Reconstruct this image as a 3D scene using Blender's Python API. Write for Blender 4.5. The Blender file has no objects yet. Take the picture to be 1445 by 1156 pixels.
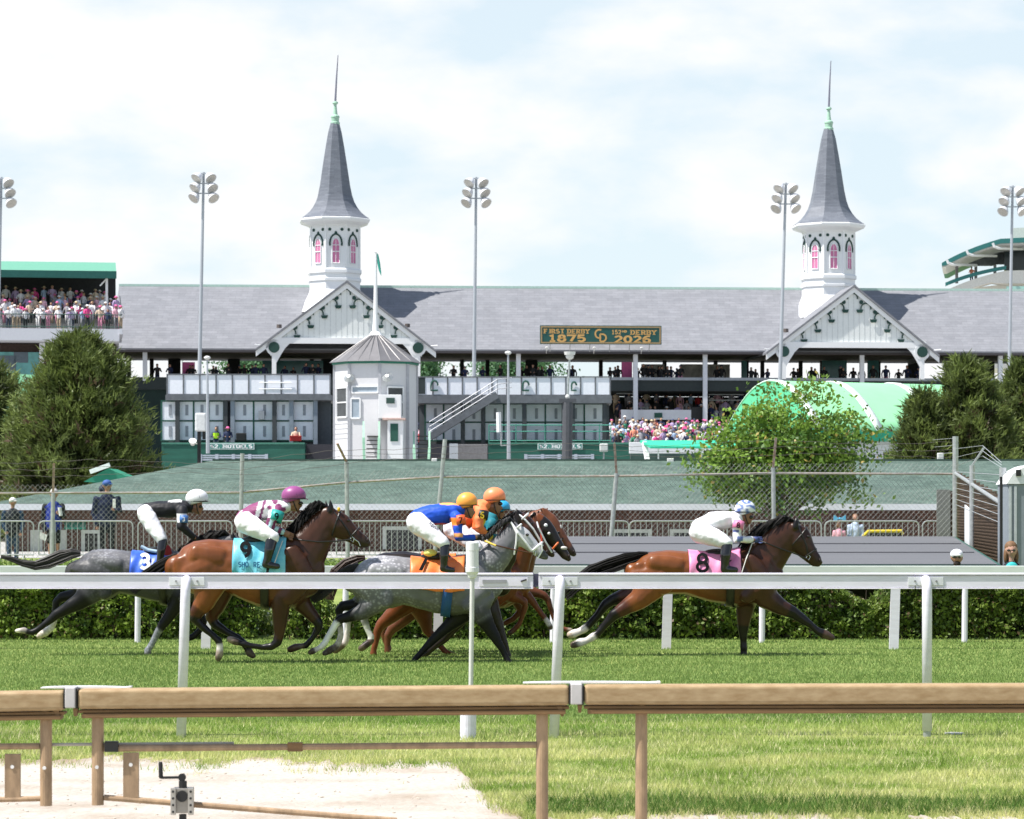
import bpy, bmesh, math, random
import numpy as np
from mathutils import Vector, Matrix, noise as MN
S = bpy.context.scene
COL = S.collection
R = math.radians
# ---------------------------------------------------------------- camera
F, CX, HY, H = 4014.0, 722.5, 724.0, 1.85     # focal length and principal column in photo pixels, horizon row, eye height in metres
cam_d = bpy.data.cameras.new('camera'); cam = bpy.data.objects.new('camera', cam_d); COL.objects.link(cam)
cam.location = (0, 0, H); cam.rotation_euler = (R(90), 0, 0)
cam_d.sensor_width = 36.0; cam_d.lens = F / 1445.0 * 36.0
cam_d.shift_y = (HY - 578.0) / 1445.0
cam_d.clip_start = 0.5; cam_d.clip_end = 6000
cam_d.dof.use_dof = True; cam_d.dof.focus_distance = 34.0; cam_d.dof.aperture_fstop = 9.0
S.camera = cam
# ---------------------------------------------------------------- light
SUN = Vector((-0.47, -0.15, 0.87)).normalized()           # towards the sun: high, from the left and slightly from the camera's side
sun_d = bpy.data.lights.new('sun', 'SUN'); sun_d.energy = 5.0; sun_d.angle = R(0.5); sun_d.color = (1.0, 0.955, 0.89)
sun = bpy.data.objects.new('sun', sun_d); COL.objects.link(sun)
sun.rotation_euler = SUN.to_track_quat('Z', 'Y').to_euler(); sun.location = (-60, 20, 80)
W = bpy.data.worlds.new('World'); S.world = W; W.use_nodes = True
nt = W.node_tree; N = nt.nodes; L = nt.links
bg = N['Background']; bg.inputs['Strength'].default_value = 0.1
sky = N.new('ShaderNodeTexSky'); sky.sky_type = 'NISHITA'; sky.sun_disc = False
sky.sun_elevation = math.asin(SUN.z); sky.sun_rotation = math.atan2(SUN.x, SUN.y)
sky.air_density = 1.0; sky.dust_density = 0.6; sky.ozone_density = 1.5
tc = N.new('ShaderNodeTexCoord'); mp = N.new('ShaderNodeMapping'); mp.inputs['Scale'].default_value = (11.0, 11.0, 24.0); mp.inputs['Location'].default_value = (3.3, 1.7, .9)
L.new(tc.outputs['Generated'], mp.inputs['Vector'])
n1 = N.new('ShaderNodeTexNoise'); n1.inputs['Scale'].default_value = 1.0; n1.inputs['Detail'].default_value = 9; n1.inputs['Roughness'].default_value = 0.52; n1.inputs['Distortion'].default_value = 0.15
L.new(mp.outputs['Vector'], n1.inputs['Vector'])
rp = N.new('ShaderNodeValToRGB'); rp.color_ramp.elements[0].position = 0.40; rp.color_ramp.elements[1].position = 0.58
L.new(n1.outputs['Fac'], rp.inputs['Fac'])
mx = N.new('ShaderNodeMix'); mx.data_type = 'RGBA'; mx.inputs[7].default_value = (6.3, 6.35, 6.4, 1)
scl = N.new('ShaderNodeMix'); scl.data_type = 'RGBA'; scl.inputs[0].default_value = 0.8; scl.inputs[7].default_value = (5.15, 5.85, 6.2, 1)   # thin high veil over the blue
L.new(sky.outputs[0], scl.inputs[6]); L.new(scl.outputs[2], mx.inputs[6]); 
sx = N.new('ShaderNodeSeparateXYZ'); L.new(tc.outputs['Generated'], sx.inputs[0]); fz = N.new('ShaderNodeMapRange'); fz.inputs[1].default_value = .19; fz.inputs[2].default_value = .34; fz.inputs[3].default_value = 1; fz.inputs[4].default_value = .12
L.new(sx.outputs[2], fz.inputs[0]); ml = N.new('ShaderNodeMath'); ml.operation = 'MULTIPLY'; L.new(rp.outputs['Color'], ml.inputs[0]); L.new(fz.outputs[0], ml.inputs[1]); L.new(ml.outputs[0], mx.inputs[0])   # fair-weather cloud lies low, blue overhead
m3 = N.new('ShaderNodeMath'); m3.operation = 'MULTIPLY'; m3.inputs[1].default_value = .8; L.new(fz.outputs[0], m3.inputs[0]); L.new(m3.outputs[0], scl.inputs[0])
L.new(mx.outputs[2], bg.inputs['Color'])
S.view_settings.view_transform = 'Standard'; S.view_settings.look = 'None'; S.view_settings.gamma = 1.0
S.view_settings.exposure = 0.7
S.cycles.use_denoising = True; S.cycles.max_bounces = 8; S.cycles.diffuse_bounces = 3; S.cycles.transparent_max_bounces = 12
# ---------------------------------------------------------------- helpers
rng = np.random.default_rng(7); rnd = random.Random(5)
def P(px, py, Y): return Vector(((px - CX) * Y / F, Y, H + (HY - py) * Y / F))     # the point a photo pixel shows at distance Y
def XX(px, Y): return (px - CX) * Y / F
def ZZ(py, Y): return H + (HY - py) * Y / F
def lin(c):
    if isinstance(c, str):
        c = [int(c[i:i + 2], 16) / 255 for i in (0, 2, 4)]
        return tuple(v / 12.92 if v <= .04045 else ((v + .055) / 1.055) ** 2.4 for v in c)
    return tuple(c[:3])
_m = {}
def M(name, col, rough=.6, metal=0., var=.12, scale=6., bump=0., spec=.4, stretch=(1, 1, 1), col2=None, trans=0., coat=0.):
    if name in _m: return _m[name]
    m = bpy.data.materials.new(name); m.use_nodes = True; t = m.node_tree; b = t.nodes['Principled BSDF']
    c = lin(col); d = lin(col2) if col2 else tuple(v * (1 - var) for v in c)
    e = c if col2 else tuple(min(1, v * (1 + var)) for v in c)
    co = t.nodes.new('ShaderNodeTexCoord'); mp = t.nodes.new('ShaderNodeMapping'); mp.inputs['Scale'].default_value = stretch
    nz = t.nodes.new('ShaderNodeTexNoise'); nz.inputs['Scale'].default_value = scale; nz.inputs['Detail'].default_value = 6; nz.inputs['Roughness'].default_value = .65
    t.links.new(co.outputs['Object'], mp.inputs[0]); t.links.new(mp.outputs[0], nz.inputs['Vector'])
    rr = t.nodes.new('ShaderNodeMapRange'); rr.inputs[1].default_value = .3; rr.inputs[2].default_value = .7
    t.links.new(nz.outputs['Fac'], rr.inputs[0])
    k = t.nodes.new('ShaderNodeMix'); k.data_type = 'RGBA'; k.inputs[6].default_value = (*d, 1); k.inputs[7].default_value = (*e, 1)
    t.links.new(rr.outputs[0], k.inputs[0]); t.links.new(k.outputs[2], b.inputs['Base Color'])
    b.inputs['Roughness'].default_value = rough; b.inputs['Metallic'].default_value = metal; b.inputs['Specular IOR Level'].default_value = spec
    b.inputs['Coat Weight'].default_value = coat
    if bump:
        bp = t.nodes.new('ShaderNodeBump'); bp.inputs['Strength'].default_value = bump; bp.inputs['Distance'].default_value = .02
        t.links.new(nz.outputs['Fac'], bp.inputs['Height']); t.links.new(bp.outputs[0], b.inputs['Normal'])
    if trans:
        b.inputs['Transmission Weight'].default_value = trans
    _m[name] = m; return m
def VC(name, rough=.6, var=.1, scale=8., spec=.4, dapple=None, bump=0., transl=0., sheen=0., stretch=(1, 1, 1)):
    """material that reads the mesh's own colour attribute"""
    if name in _m: return _m[name]
    m = bpy.data.materials.new(name); m.use_nodes = True; t = m.node_tree; b = t.nodes['Principled BSDF']
    at = t.nodes.new('ShaderNodeAttribute'); at.attribute_name = 'Col'
    co = t.nodes.new('ShaderNodeTexCoord'); mp = t.nodes.new('ShaderNodeMapping'); mp.inputs['Scale'].default_value = stretch
    nz = t.nodes.new('ShaderNodeTexNoise'); nz.inputs['Scale'].default_value = scale; nz.inputs['Detail'].default_value = 5
    t.links.new(co.outputs['Object'], mp.inputs[0]); t.links.new(mp.outputs[0], nz.inputs['Vector'])
    rr = t.nodes.new('ShaderNodeMapRange'); rr.inputs[1].default_value = .25; rr.inputs[2].default_value = .75; rr.inputs[3].default_value = 1 - var; rr.inputs[4].default_value = 1 + var
    t.links.new(nz.outputs['Fac'], rr.inputs[0])
    k = t.nodes.new('ShaderNodeMix'); k.data_type = 'RGBA'; k.blend_type = 'MULTIPLY'; k.inputs[0].default_value = 1
    t.links.new(at.outputs['Color'], k.inputs[6]); t.links.new(rr.outputs[0], k.inputs[7]); out = k.outputs[2]
    if dapple:
        vo = t.nodes.new('ShaderNodeTexVoronoi'); vo.inputs['Scale'].default_value = 26; t.links.new(co.outputs['Object'], vo.inputs['Vector'])
        n2 = t.nodes.new('ShaderNodeTexNoise'); n2.inputs['Scale'].default_value = 3; t.links.new(co.outputs['Object'], n2.inputs['Vector'])
        r1 = t.nodes.new('ShaderNodeMapRange'); r1.inputs[1].default_value = .15; r1.inputs[2].default_value = .55; r1.inputs[3].default_value = 1; r1.inputs[4].default_value = 0
        r2 = t.nodes.new('ShaderNodeMapRange'); r2.inputs[1].default_value = .42; r2.inputs[2].default_value = .62
        t.links.new(vo.outputs['Distance'], r1.inputs[0]); t.links.new(n2.outputs['Fac'], r2.inputs[0])
        mu = t.nodes.new('ShaderNodeMath'); mu.operation = 'MULTIPLY'; t.links.new(r1.outputs[0], mu.inputs[0]); t.links.new(r2.outputs[0], mu.inputs[1])
        bw = t.nodes.new('ShaderNodeRGBToBW'); t.links.new(at.outputs['Color'], bw.inputs[0]); mk = t.nodes.new('ShaderNodeMapRange'); mk.inputs[1].default_value = .03; mk.inputs[2].default_value = .2; t.links.new(bw.outputs[0], mk.inputs[0])
        m0 = t.nodes.new('ShaderNodeMath'); m0.operation = 'MULTIPLY'; t.links.new(mu.outputs[0], m0.inputs[0]); t.links.new(mk.outputs[0], m0.inputs[1])
        m2 = t.nodes.new('ShaderNodeMath'); m2.operation = 'MULTIPLY'; m2.inputs[1].default_value = dapple; t.links.new(m0.outputs[0], m2.inputs[0])
        a = t.nodes.new('ShaderNodeMix'); a.data_type = 'RGBA'; a.blend_type = 'ADD'; t.links.new(m2.outputs[0], a.inputs[0]); t.links.new(out, a.inputs[6]); a.inputs[7].default_value = (.5, .5, .52, 1); out = a.outputs[2]
    t.links.new(out, b.inputs['Base Color'])
    b.inputs['Roughness'].default_value = rough; b.inputs['Specular IOR Level'].default_value = spec; b.inputs['Sheen Weight'].default_value = sheen
    if bump:
        bp = t.nodes.new('ShaderNodeBump'); bp.inputs['Strength'].default_value = bump; bp.inputs['Distance'].default_value = .01
        t.links.new(nz.outputs['Fac'], bp.inputs['Height']); t.links.new(bp.outputs[0], b.inputs['Normal'])
    if transl:
        tr = t.nodes.new('ShaderNodeBsdfTranslucent'); ms = t.nodes.new('ShaderNodeMixShader'); ms.inputs[0].default_value = transl
        t.links.new(out, tr.inputs['Color']); t.links.new(b.outputs[0], ms.inputs[1]); t.links.new(tr.outputs[0], ms.inputs[2])
        t.links.new(ms.outputs[0], t.nodes['Material Output'].inputs['Surface'])
    _m[name] = m; return m
def brickmat(name, c1, c2, mort, bw, bh, ms=.012, axes='XZ', rough=.85, bump=.3, noise=.35):
    if name in _m: return _m[name]
    m = bpy.data.materials.new(name); m.use_nodes = True; t = m.node_tree; b = t.nodes['Principled BSDF']
    co = t.nodes.new('ShaderNodeTexCoord'); sp = t.nodes.new('ShaderNodeSeparateXYZ'); cb = t.nodes.new('ShaderNodeCombineXYZ')
    t.links.new(co.outputs['Object'], sp.inputs[0]); t.links.new(sp.outputs[axes[0]], cb.inputs[0]); t.links.new(sp.outputs[axes[1]], cb.inputs[1])
    br = t.nodes.new('ShaderNodeTexBrick'); br.inputs['Scale'].default_value = 1; br.inputs['Brick Width'].default_value = bw; br.inputs['Row Height'].default_value = bh; br.inputs['Mortar Size'].default_value = ms
    br.inputs['Color1'].default_value = (*lin(c1), 1); br.inputs['Color2'].default_value = (*lin(c2), 1); br.inputs['Mortar'].default_value = (*lin(mort), 1); br.inputs['Bias'].default_value = 0
    t.links.new(cb.outputs[0], br.inputs['Vector'])
    nz = t.nodes.new('ShaderNodeTexNoise'); nz.inputs['Scale'].default_value = 1.3; nz.inputs['Detail'].default_value = 8; nz.inputs['Roughness'].default_value = .75; t.links.new(co.outputs['Object'], nz.inputs['Vector'])
    rr = t.nodes.new('ShaderNodeMapRange'); rr.inputs[1].default_value = .3; rr.inputs[2].default_value = .7; rr.inputs[3].default_value = 1 - noise; rr.inputs[4].default_value = 1 + noise; t.links.new(nz.outputs['Fac'], rr.inputs[0])
    k = t.nodes.new('ShaderNodeMix'); k.data_type = 'RGBA'; k.blend_type = 'MULTIPLY'; k.inputs[0].default_value = 1
    t.links.new(br.outputs['Color'], k.inputs[6]); t.links.new(rr.outputs[0], k.inputs[7]); t.links.new(k.outputs[2], b.inputs['Base Color'])
    b.inputs['Roughness'].default_value = rough; b.inputs['Specular IOR Level'].default_value = .25
    bp = t.nodes.new('ShaderNodeBump'); bp.inputs['Strength'].default_value = bump; bp.inputs['Distance'].default_value = .02; t.links.new(br.outputs['Fac'], bp.inputs['Height']); bp.invert = True
    t.links.new(bp.outputs[0], b.inputs['Normal']); _m[name] = m; return m
def tag(o, label=None, cat=None, group=None, kind=None):
    if label: o['label'] = label
    if cat: o['category'] = cat
    if group: o['group'] = group
    if kind: o['kind'] = kind
    return o
def thing(name, label, cat, loc=(0, 0, 0), group=None):
    o = bpy.data.objects.new(name, None); COL.objects.link(o); o.location = loc; o.empty_display_size = .2
    return tag(o, label, cat, group)
def rootloc(o):
    v = Vector((0, 0, 0))
    while o is not None: v += o.location; o = o.parent
    return v
def link(name, me, mats, parent=None, origin=None, smooth=False):
    off = rootloc(parent) if parent is not None else (Vector(origin) if origin is not None else None)
    if off is not None: me.transform(Matrix.Translation(-off))
    for m in (mats if isinstance(mats, (list, tuple)) else [mats]): me.materials.append(m)
    if smooth:
        me.polygons.foreach_set('use_smooth', np.ones(len(me.polygons), bool))
    o = bpy.data.objects.new(name, me); COL.objects.link(o)
    if parent is not None: o.parent = parent
    elif off is not None: o.location = off
    return o
class MB:
    def __init__(s): s.V = []; s.F = []; s.I = []
    def add(s, vs, fs, m=0):
        o = len(s.V); s.V += [tuple(v) for v in vs]; s.F += [[i + o for i in f] for f in fs]; s.I += [m] * len(fs); return s
    def box(s, x0, x1, y0, y1, z0, z1, m=0):
        v = [(x, y, z) for x in (x0, x1) for y in (y0, y1) for z in (z0, z1)]
        return s.add(v, [(0, 1, 3, 2), (4, 6, 7, 5), (0, 4, 5, 1), (2, 3, 7, 6), (0, 2, 6, 4), (1, 5, 7, 3)], m)
    def obox(s, c, ax, ay, az, m=0):
        c = Vector(c); v = [c + ax * i + ay * j + az * k for i in (-1, 1) for j in (-1, 1) for k in (-1, 1)]
        return s.add(v, [(0, 1, 3, 2), (4, 6, 7, 5), (0, 4, 5, 1), (2, 3, 7, 6), (0, 2, 6, 4), (1, 5, 7, 3)], m)
    def bar(s, a, b, w, h=None, m=0, up=(0, 0, 1)):
        a = Vector(a); b = Vector(b); h = h or w; d = b - a; l = d.length; d.normalize(); u = Vector(up)
        if abs(d.dot(u)) > .98: u = Vector((0, 1, 0))
        sx = d.cross(u).normalized(); u = sx.cross(d).normalized()
        return s.obox((a + b) / 2, d * (l / 2), sx * (w / 2), u * (h / 2), m)
    def tube(s, pts, r, n=8, m=0, cap=True, lat=None):
        pts = [Vector(p) for p in pts]; k = len(pts); rs = r if isinstance(r, (list, tuple)) else [r] * k
        o = len(s.V); ref = None
        for i, p in enumerate(pts):
            t = (pts[min(i + 1, k - 1)] - pts[max(i - 1, 0)]).normalized()
            if ref is None: ref = Vector((0, 0, 1)) if abs(t.z) < .9 else Vector((0, 1, 0))
            a = t.cross(ref).normalized(); b = a.cross(t).normalized(); ref = b
            for j in range(n):
                q = 2 * math.pi * j / n; s.V.append(tuple(p + a * (math.cos(q) * rs[i]) + b * (math.sin(q) * rs[i])))
        for i in range(k - 1):
            for j in range(n):
                s.F.append([o + i * n + j, o + i * n + (j + 1) % n, o + (i + 1) * n + (j + 1) % n, o + (i + 1) * n + j]); s.I.append(m)
        if cap:
            s.F.append([o + j for j in range(n)][::-1]); s.F.append([o + (k - 1) * n + j for j in range(n)]); s.I += [m, m]
        return s
    def lathe(s, cx, cy, prof, n=16, m=0, rot=0., cap=True):
        o = len(s.V)
        for r, z in prof:
            for j in range(n):
                q = 2 * math.pi * j / n + rot; s.V.append((cx + r * math.cos(q), cy + r * math.sin(q), z))
        for i in range(len(prof) - 1):
            for j in range(n):
                s.F.append([o + i * n + j, o + i * n + (j + 1) % n, o + (i + 1) * n + (j + 1) % n, o + (i + 1) * n + j]); s.I.append(m)
        if cap:
            k = len(prof) - 1; s.F.append([o + j for j in range(n)][::-1]); s.F.append([o + k * n + j for j in range(n)]); s.I += [m, m]
        return s
    def prism(s, poly, ext, m=0):
        poly = [Vector(p) for p in poly]; e = Vector(ext); n = len(poly)
        return s.add(poly + [p + e for p in poly], [list(range(n))[::-1], list(range(n, 2 * n))] + [[i, (i + 1) % n, n + (i + 1) % n, n + i] for i in range(n)], m)
    def ball(s, c, rx, ry=None, rz=None, n=10, k=6, m=0):
        ry = ry or rx; rz = rz or rx; c = Vector(c)
        pr = [(math.sin(math.pi * i / k), -math.cos(math.pi * i / k)) for i in range(k + 1)]
        o = len(s.V)
        for a, b in pr:
            for j in range(n):
                q = 2 * math.pi * j / n; s.V.append((c.x + rx * max(a, .02) * math.cos(q), c.y + ry * max(a, .02) * math.sin(q), c.z + rz * b))
        for i in range(k):
            for j in range(n):
                s.F.append([o + i * n + j, o + i * n + (j + 1) % n, o + (i + 1) * n + (j + 1) % n, o + (i + 1) * n + j]); s.I.append(m)
        return s
    def disc(s, c, nrm, r, th, n=14, m=0):
        c = Vector(c); nn = Vector(nrm).normalized(); return s.tube([c - nn * th / 2, c + nn * th / 2], r, n, m)
    def build(s, name, mats, parent=None, origin=None, smooth=False, bevel=0., kind=None, seg=2):
        me = bpy.data.meshes.new(name); me.from_pydata(s.V, [], s.F)
        if len(set(s.I)) > 1: me.polygons.foreach_set('material_index', np.array(s.I, np.int32))
        bm = bmesh.new(); bm.from_mesh(me); bmesh.ops.recalc_face_normals(bm, faces=bm.faces); bm.to_mesh(me); bm.free()
        o = link(name, me, mats, parent, origin, smooth)
        if bevel:
            b = o.modifiers.new('bevel', 'BEVEL'); b.width = bevel; b.segments = seg; b.limit_method = 'ANGLE'
        if kind: o['kind'] = kind
        return o
def raw_mesh(name, V, Fc, cols=None, per=1):
    """V (n,3), Fc (m,k) arrays; cols (n,3) linear colour per vertex"""
    me = bpy.data.meshes.new(name); n = len(V); m, k = Fc.shape
    me.vertices.add(n); me.vertices.foreach_set('co', np.ascontiguousarray(V, np.float32).ravel())
    me.loops.add(m * k); me.loops.foreach_set('vertex_index', np.ascontiguousarray(Fc, np.int32).ravel())
    me.polygons.add(m); me.polygons.foreach_set('loop_start', np.arange(0, m * k, k, dtype=np.int32))
    me.update(calc_edges=True)
    if cols is not None: setcol(me, cols)
    return me
def setcol(me, cols):
    a = me.color_attributes.new('Col', 'FLOAT_COLOR', 'POINT'); c = np.ones((len(me.vertices), 4), np.float32); c[:, :3] = cols
    a.data.foreach_set('color', c.ravel())
def vnoise(x, y, seed=0):
    """smooth 2-D value noise 0..1"""
    def h(i, j): 
        v = np.sin(i * 127.1 + j * 311.7 + seed * 74.7) * 43758.5453; return v - np.floor(v)
    i = np.floor(x); j = np.floor(y); f = x - i; g = y - j; f = f * f * (3 - 2 * f); g = g * g * (3 - 2 * g)
    return (h(i, j) * (1 - f) + h(i + 1, j) * f) * (1 - g) + (h(i, j + 1) * (1 - f) + h(i + 1, j + 1) * f) * g
def fbm(x, y, seed=0, o=4):
    r = 0; a = .5; t = 0
    for k in range(o): r = r + a * vnoise(x * 2 ** k, y * 2 ** k, seed + k); t += a; a *= .5
    return r / t
def copytree(o, parent=None):
    c = o.copy(); COL.objects.link(c); c.parent = parent
    for ch in o.children: copytree(ch, c)
    return c
# ---- bodies: overlapping tapered limbs merged by a voxel remesh into one continuous skin, coloured from the limb each point lies on
def limbpts(lb, Y):
    dy = lb.get('y', 0.); n = len(lb['p']); dys = dy if isinstance(dy, (list, tuple)) else [dy] * n
    tf = lb.get('t') or (lambda a, b: (a, b)); sc = lb.get('s', 1.)
    out = []
    for (q, d) in zip(lb['p'], dys):
        px, py = tf(q[0], q[1]); r = q[2] / sc * (Y + d) / F; ry = q[3] if len(q) > 3 else r
        out.append((P(px, py, Y + d), r, ry))
    return out
def limbmesh(mb, pts, n=14):
    k = len(pts); rings = []
    lat0 = Vector((0, 1, 0))
    def frame(i):
        t = (pts[min(i + 1, k - 1)][0] - pts[max(i - 1, 0)][0]).normalized()
        e = lat0 - t * lat0.dot(t)
        if e.length < .35: e = Vector((0, 0, 1)) - t * t.z
        e.normalize(); return t, e, t.cross(e).normalized()
    t, e, u = frame(0); c, r, ry = pts[0]; mn = min(r, ry)
    for a, f in ((.95, .3), (.75, .65), (.4, .9)): rings.append((c - t * mn * a, u * r * f, e * ry * f))
    for i in range(k):
        t, e, u = frame(i); c, r, ry = pts[i]; rings.append((c, u * r, e * ry))
    mn = min(r, ry)
    for a, f in ((.4, .9), (.75, .65), (.95, .3)): rings.append((c + t * mn * a, u * r * f, e * ry * f))
    o = len(mb.V)
    for c, u, e in rings:
        for j in range(n):
            q = 2 * math.pi * j / n; mb.V.append(tuple(c + u * math.cos(q) + e * math.sin(q)))
    for i in range(len(rings) - 1):
        for j in range(n):
            mb.F.append([o + i * n + j, o + i * n + (j + 1) % n, o + (i + 1) * n + (j + 1) % n, o + (i + 1) * n + j]); mb.I.append(0)
    mb.F.append([o + j for j in range(n)][::-1]); mb.F.append([o + (len(rings) - 1) * n + j for j in range(n)]); mb.I += [0, 0]
def remesh(V, Fc, voxel, sm=3, fac=.5):
    me = bpy.data.meshes.new('tmp'); me.from_pydata(V, [], Fc)
    bm = bmesh.new(); bm.from_mesh(me); bmesh.ops.recalc_face_normals(bm, faces=bm.faces); bm.to_mesh(me); bm.free()
    ob = bpy.data.objects.new('tmp', me); COL.objects.link(ob)
    a = ob.modifiers.new('r', 'REMESH'); a.mode = 'VOXEL'; a.voxel_size = voxel
    if sm: b = ob.modifiers.new('s', 'SMOOTH'); b.factor = fac; b.iterations = sm
    dg = bpy.context.evaluated_depsgraph_get(); m2 = bpy.data.meshes.new_from_object(ob.evaluated_get(dg))
    bpy.data.objects.remove(ob); bpy.data.meshes.remove(me); return m2
def verts_np(me):
    a = np.empty(len(me.vertices) * 3, np.float32); me.vertices.foreach_get('co', a); return a.reshape(-1, 3)
def limbcolor(V, limbs, Y):
    best = np.full(len(V), 1e9); col = np.zeros((len(V), 3))
    for lb in limbs:
        pts = limbpts(lb, Y); c = lb.get('c', (.5, .5, .5)); cs = c if isinstance(c, list) else [c] * len(pts); cs = [np.array(lin(x)) for x in cs]
        pr = lb.get('pri', 1.)
        for i in range(len(pts) - 1):
            a = np.array(pts[i][0]); b = np.array(pts[i + 1][0]); d = b - a; l2 = max(d @ d, 1e-9)
            t = np.clip(((V - a) @ d) / l2, 0, 1); q = a + t[:, None] * d
            rad = (pts[i][1] + pts[i][2]) / 2 * (1 - t) + (pts[i + 1][1] + pts[i + 1][2]) / 2 * t
            dist = np.linalg.norm(V - q, axis=1) / rad * pr
            w = dist < best; best[w] = dist[w]; ts = np.clip((t - .28) / .44, 0, 1)[:, None]; ts = ts * ts * (3 - 2 * ts); col[w] = (cs[i] * (1 - ts) + cs[i + 1] * ts)[w]
    return col
def blob(name, limbs, Y, mat, parent, voxel=.02, sm=3, paint=None, crumple=None):
    mb = MB()
    for lb in limbs: limbmesh(mb, limbpts(lb, Y))
    me = remesh(mb.V, mb.F, voxel, sm); V = verts_np(me); c = limbcolor(V, limbs, Y)
    if paint is not None:
        px = CX + V[:, 0] * F / V[:, 1]; py = HY - (V[:, 2] - H) * F / V[:, 1]; c = paint(px, py, V[:, 1] - Y, c)
    if crumple:
        ns = np.empty(len(V) * 3, np.float32); me.vertices.foreach_get('normal', ns); ns = ns.reshape(-1, 3); a_, f_, st = crumple; h_ = np.array([MN.noise(Vector((x * f_ * st[0], y * f_ * st[1], z * f_ * st[2]))) + .5 * MN.noise(Vector((x * f_ * 2.3, y * f_ * 2.3, z * f_ * 2.3))) for x, y, z in V.astype(float)]); V = V + ns * (a_ * h_)[:, None]; me.vertices.foreach_set('co', V.astype(np.float32).ravel())
    setcol(me, c); return link(name, me, mat, parent, smooth=True)
# ---- stroke lettering (slab serifs on demand)
def arc(cx, cy, rx, ry, a0, a1, n=9): return [(cx + rx * math.cos(R(a0 + (a1 - a0) * i / n)), cy + ry * math.sin(R(a0 + (a1 - a0) * i / n))) for i in range(n + 1)]
G = {
 '0': [arc(.32, .5, .27, .46, 90, 450, 18)], '1': [[(.12, .78), (.34, .96), (.34, .04)], [(.12, .04), (.56, .04)]],
 '2': [arc(.32, .69, .25, .27, 165, -25, 10) + [(.07, .04), (.6, .04)]], '3': [arc(.3, .72, .23, .24, 150, -80, 9) + arc(.3, .27, .26, .24, 80, -150, 9)],
 '5': [[(.56, .96), (.14, .96), (.11, .56)] + arc(.31, .33, .26, .29, 120, -150, 11)], '6': [arc(.5, .52, .42, .46, 75, 180, 7) + arc(.32, .3, .25, .27, 180, 540, 14)],
 '7': [[(.06, .82), (.06, .95), (.6, .95), (.28, .04)]], '8': [arc(.32, .73, .21, .23, -90, 270, 14), arc(.32, .27, .26, .25, 90, 450, 14)],
 '9': [arc(.32, .69, .25, .27, 0, 360, 14) + arc(.15, .47, .42, .44, 15, -75, 7)],
 'A': [[(.04, .04), (.32, .96), (.6, .04)], [(.16, .34), (.48, .34)]], 'B': [[(.1, .04), (.1, .96), (.34, .96)] + arc(.34, .74, .2, .22, 90, -90, 7) + [(.1, .52), (.36, .52)] + arc(.36, .28, .23, .24, 90, -90, 7) + [(.1, .04)]],
 'C': [arc(.38, .5, .32, .46, 50, 310, 14)], 'D': [[(.1, .04), (.1, .96), (.26, .96)] + arc(.26, .5, .34, .46, 90, -90, 12) + [(.1, .04)]],
 'E': [[(.58, .96), (.1, .96), (.1, .04), (.58, .04)], [(.1, .52), (.46, .52)]], 'F': [[(.58, .96), (.1, .96), (.1, .04)], [(.1, .52), (.46, .52)]],
 'H': [[(.08, .04), (.08, .96)], [(.56, .04), (.56, .96)], [(.08, .5), (.56, .5)]], 'I': [[(.3, .04), (.3, .96)]], 'L': [[(.1, .96), (.1, .04), (.58, .04)]],
 'M': [[(.06, .04), (.06, .96), (.36, .3), (.66, .96), (.66, .04)]], 'N': [[(.08, .04), (.08, .96), (.56, .04), (.56, .96)]], 'O': [arc(.34, .5, .3, .46, 90, 450, 18)],
 'R': [[(.1, .04), (.1, .96), (.34, .96)] + arc(.34, .72, .22, .24, 90, -90, 8) + [(.1, .48)], [(.32, .48), (.6, .04)]],
 'S': [arc(.32, .72, .24, .23, 40, 262, 10) + arc(.32, .28, .25, .24, 82, -145, 10)], 'T': [[(.02, .96), (.62, .96)], [(.32, .96), (.32, .04)]],
 'U': [[(.08, .96), (.08, .32)] + arc(.33, .32, .25, .28, 180, 360, 9) + [(.58, .96)]], 'Y': [[(.04, .96), (.32, .5), (.6, .96)], [(.32, .5), (.32, .04)]],
 '.': [[(.1, .03), (.2, .03)]], '$': [arc(.32, .7, .22, .2, 40, 262, 8) + arc(.32, .31, .23, .2, 82, -145, 8), [(.32, -.02), (.32, 1.02)]],
 'p': [[(.1, -.25), (.1, .6)], arc(.3, .32, .2, .28, 0, 360, 12)], 'i': [[(.12, .04), (.12, .6)], [(.12, .78), (.12, .86)]], 'n': [[(.08, .04), (.08, .6)], arc(.28, .36, .2, .24, 180, 0, 7) + [(.48, .04)]],
 'a': [arc(.28, .32, .2, .28, 0, 360, 12), [(.48, .6), (.48, .04)]], 'l': [[(.12, .04), (.12, .96)]], 's': [arc(.24, .46, .16, .14, 40, 262, 7) + arc(.24, .18, .17, .14, 82, -145, 7)],
}
SER = {'F': [(.1, 0), (.1, 1)], 'I': [(.3, 0), (.3, 1)], 'R': [(.1, 0), (.1, 1), (.6, 0)], 'T': [(.32, 0)], 'D': [(.1, 0), (.1, 1)], 'E': [(.1, 0), (.1, 1)], 'B': [(.1, 0), (.1, 1)], 'Y': [(.04, 1), (.6, 1), (.32, 0)],
       'M': [(.06, 0), (.06, 1), (.66, 0), (.66, 1)], 'U': [(.08, 1), (.58, 1)], 'L': [(.1, 1), (.1, 0)], 'N': [(.08, 0), (.08, 1), (.56, 1)], 'H': [(.08, 0), (.08, 1), (.56, 0), (.56, 1)]}
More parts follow.
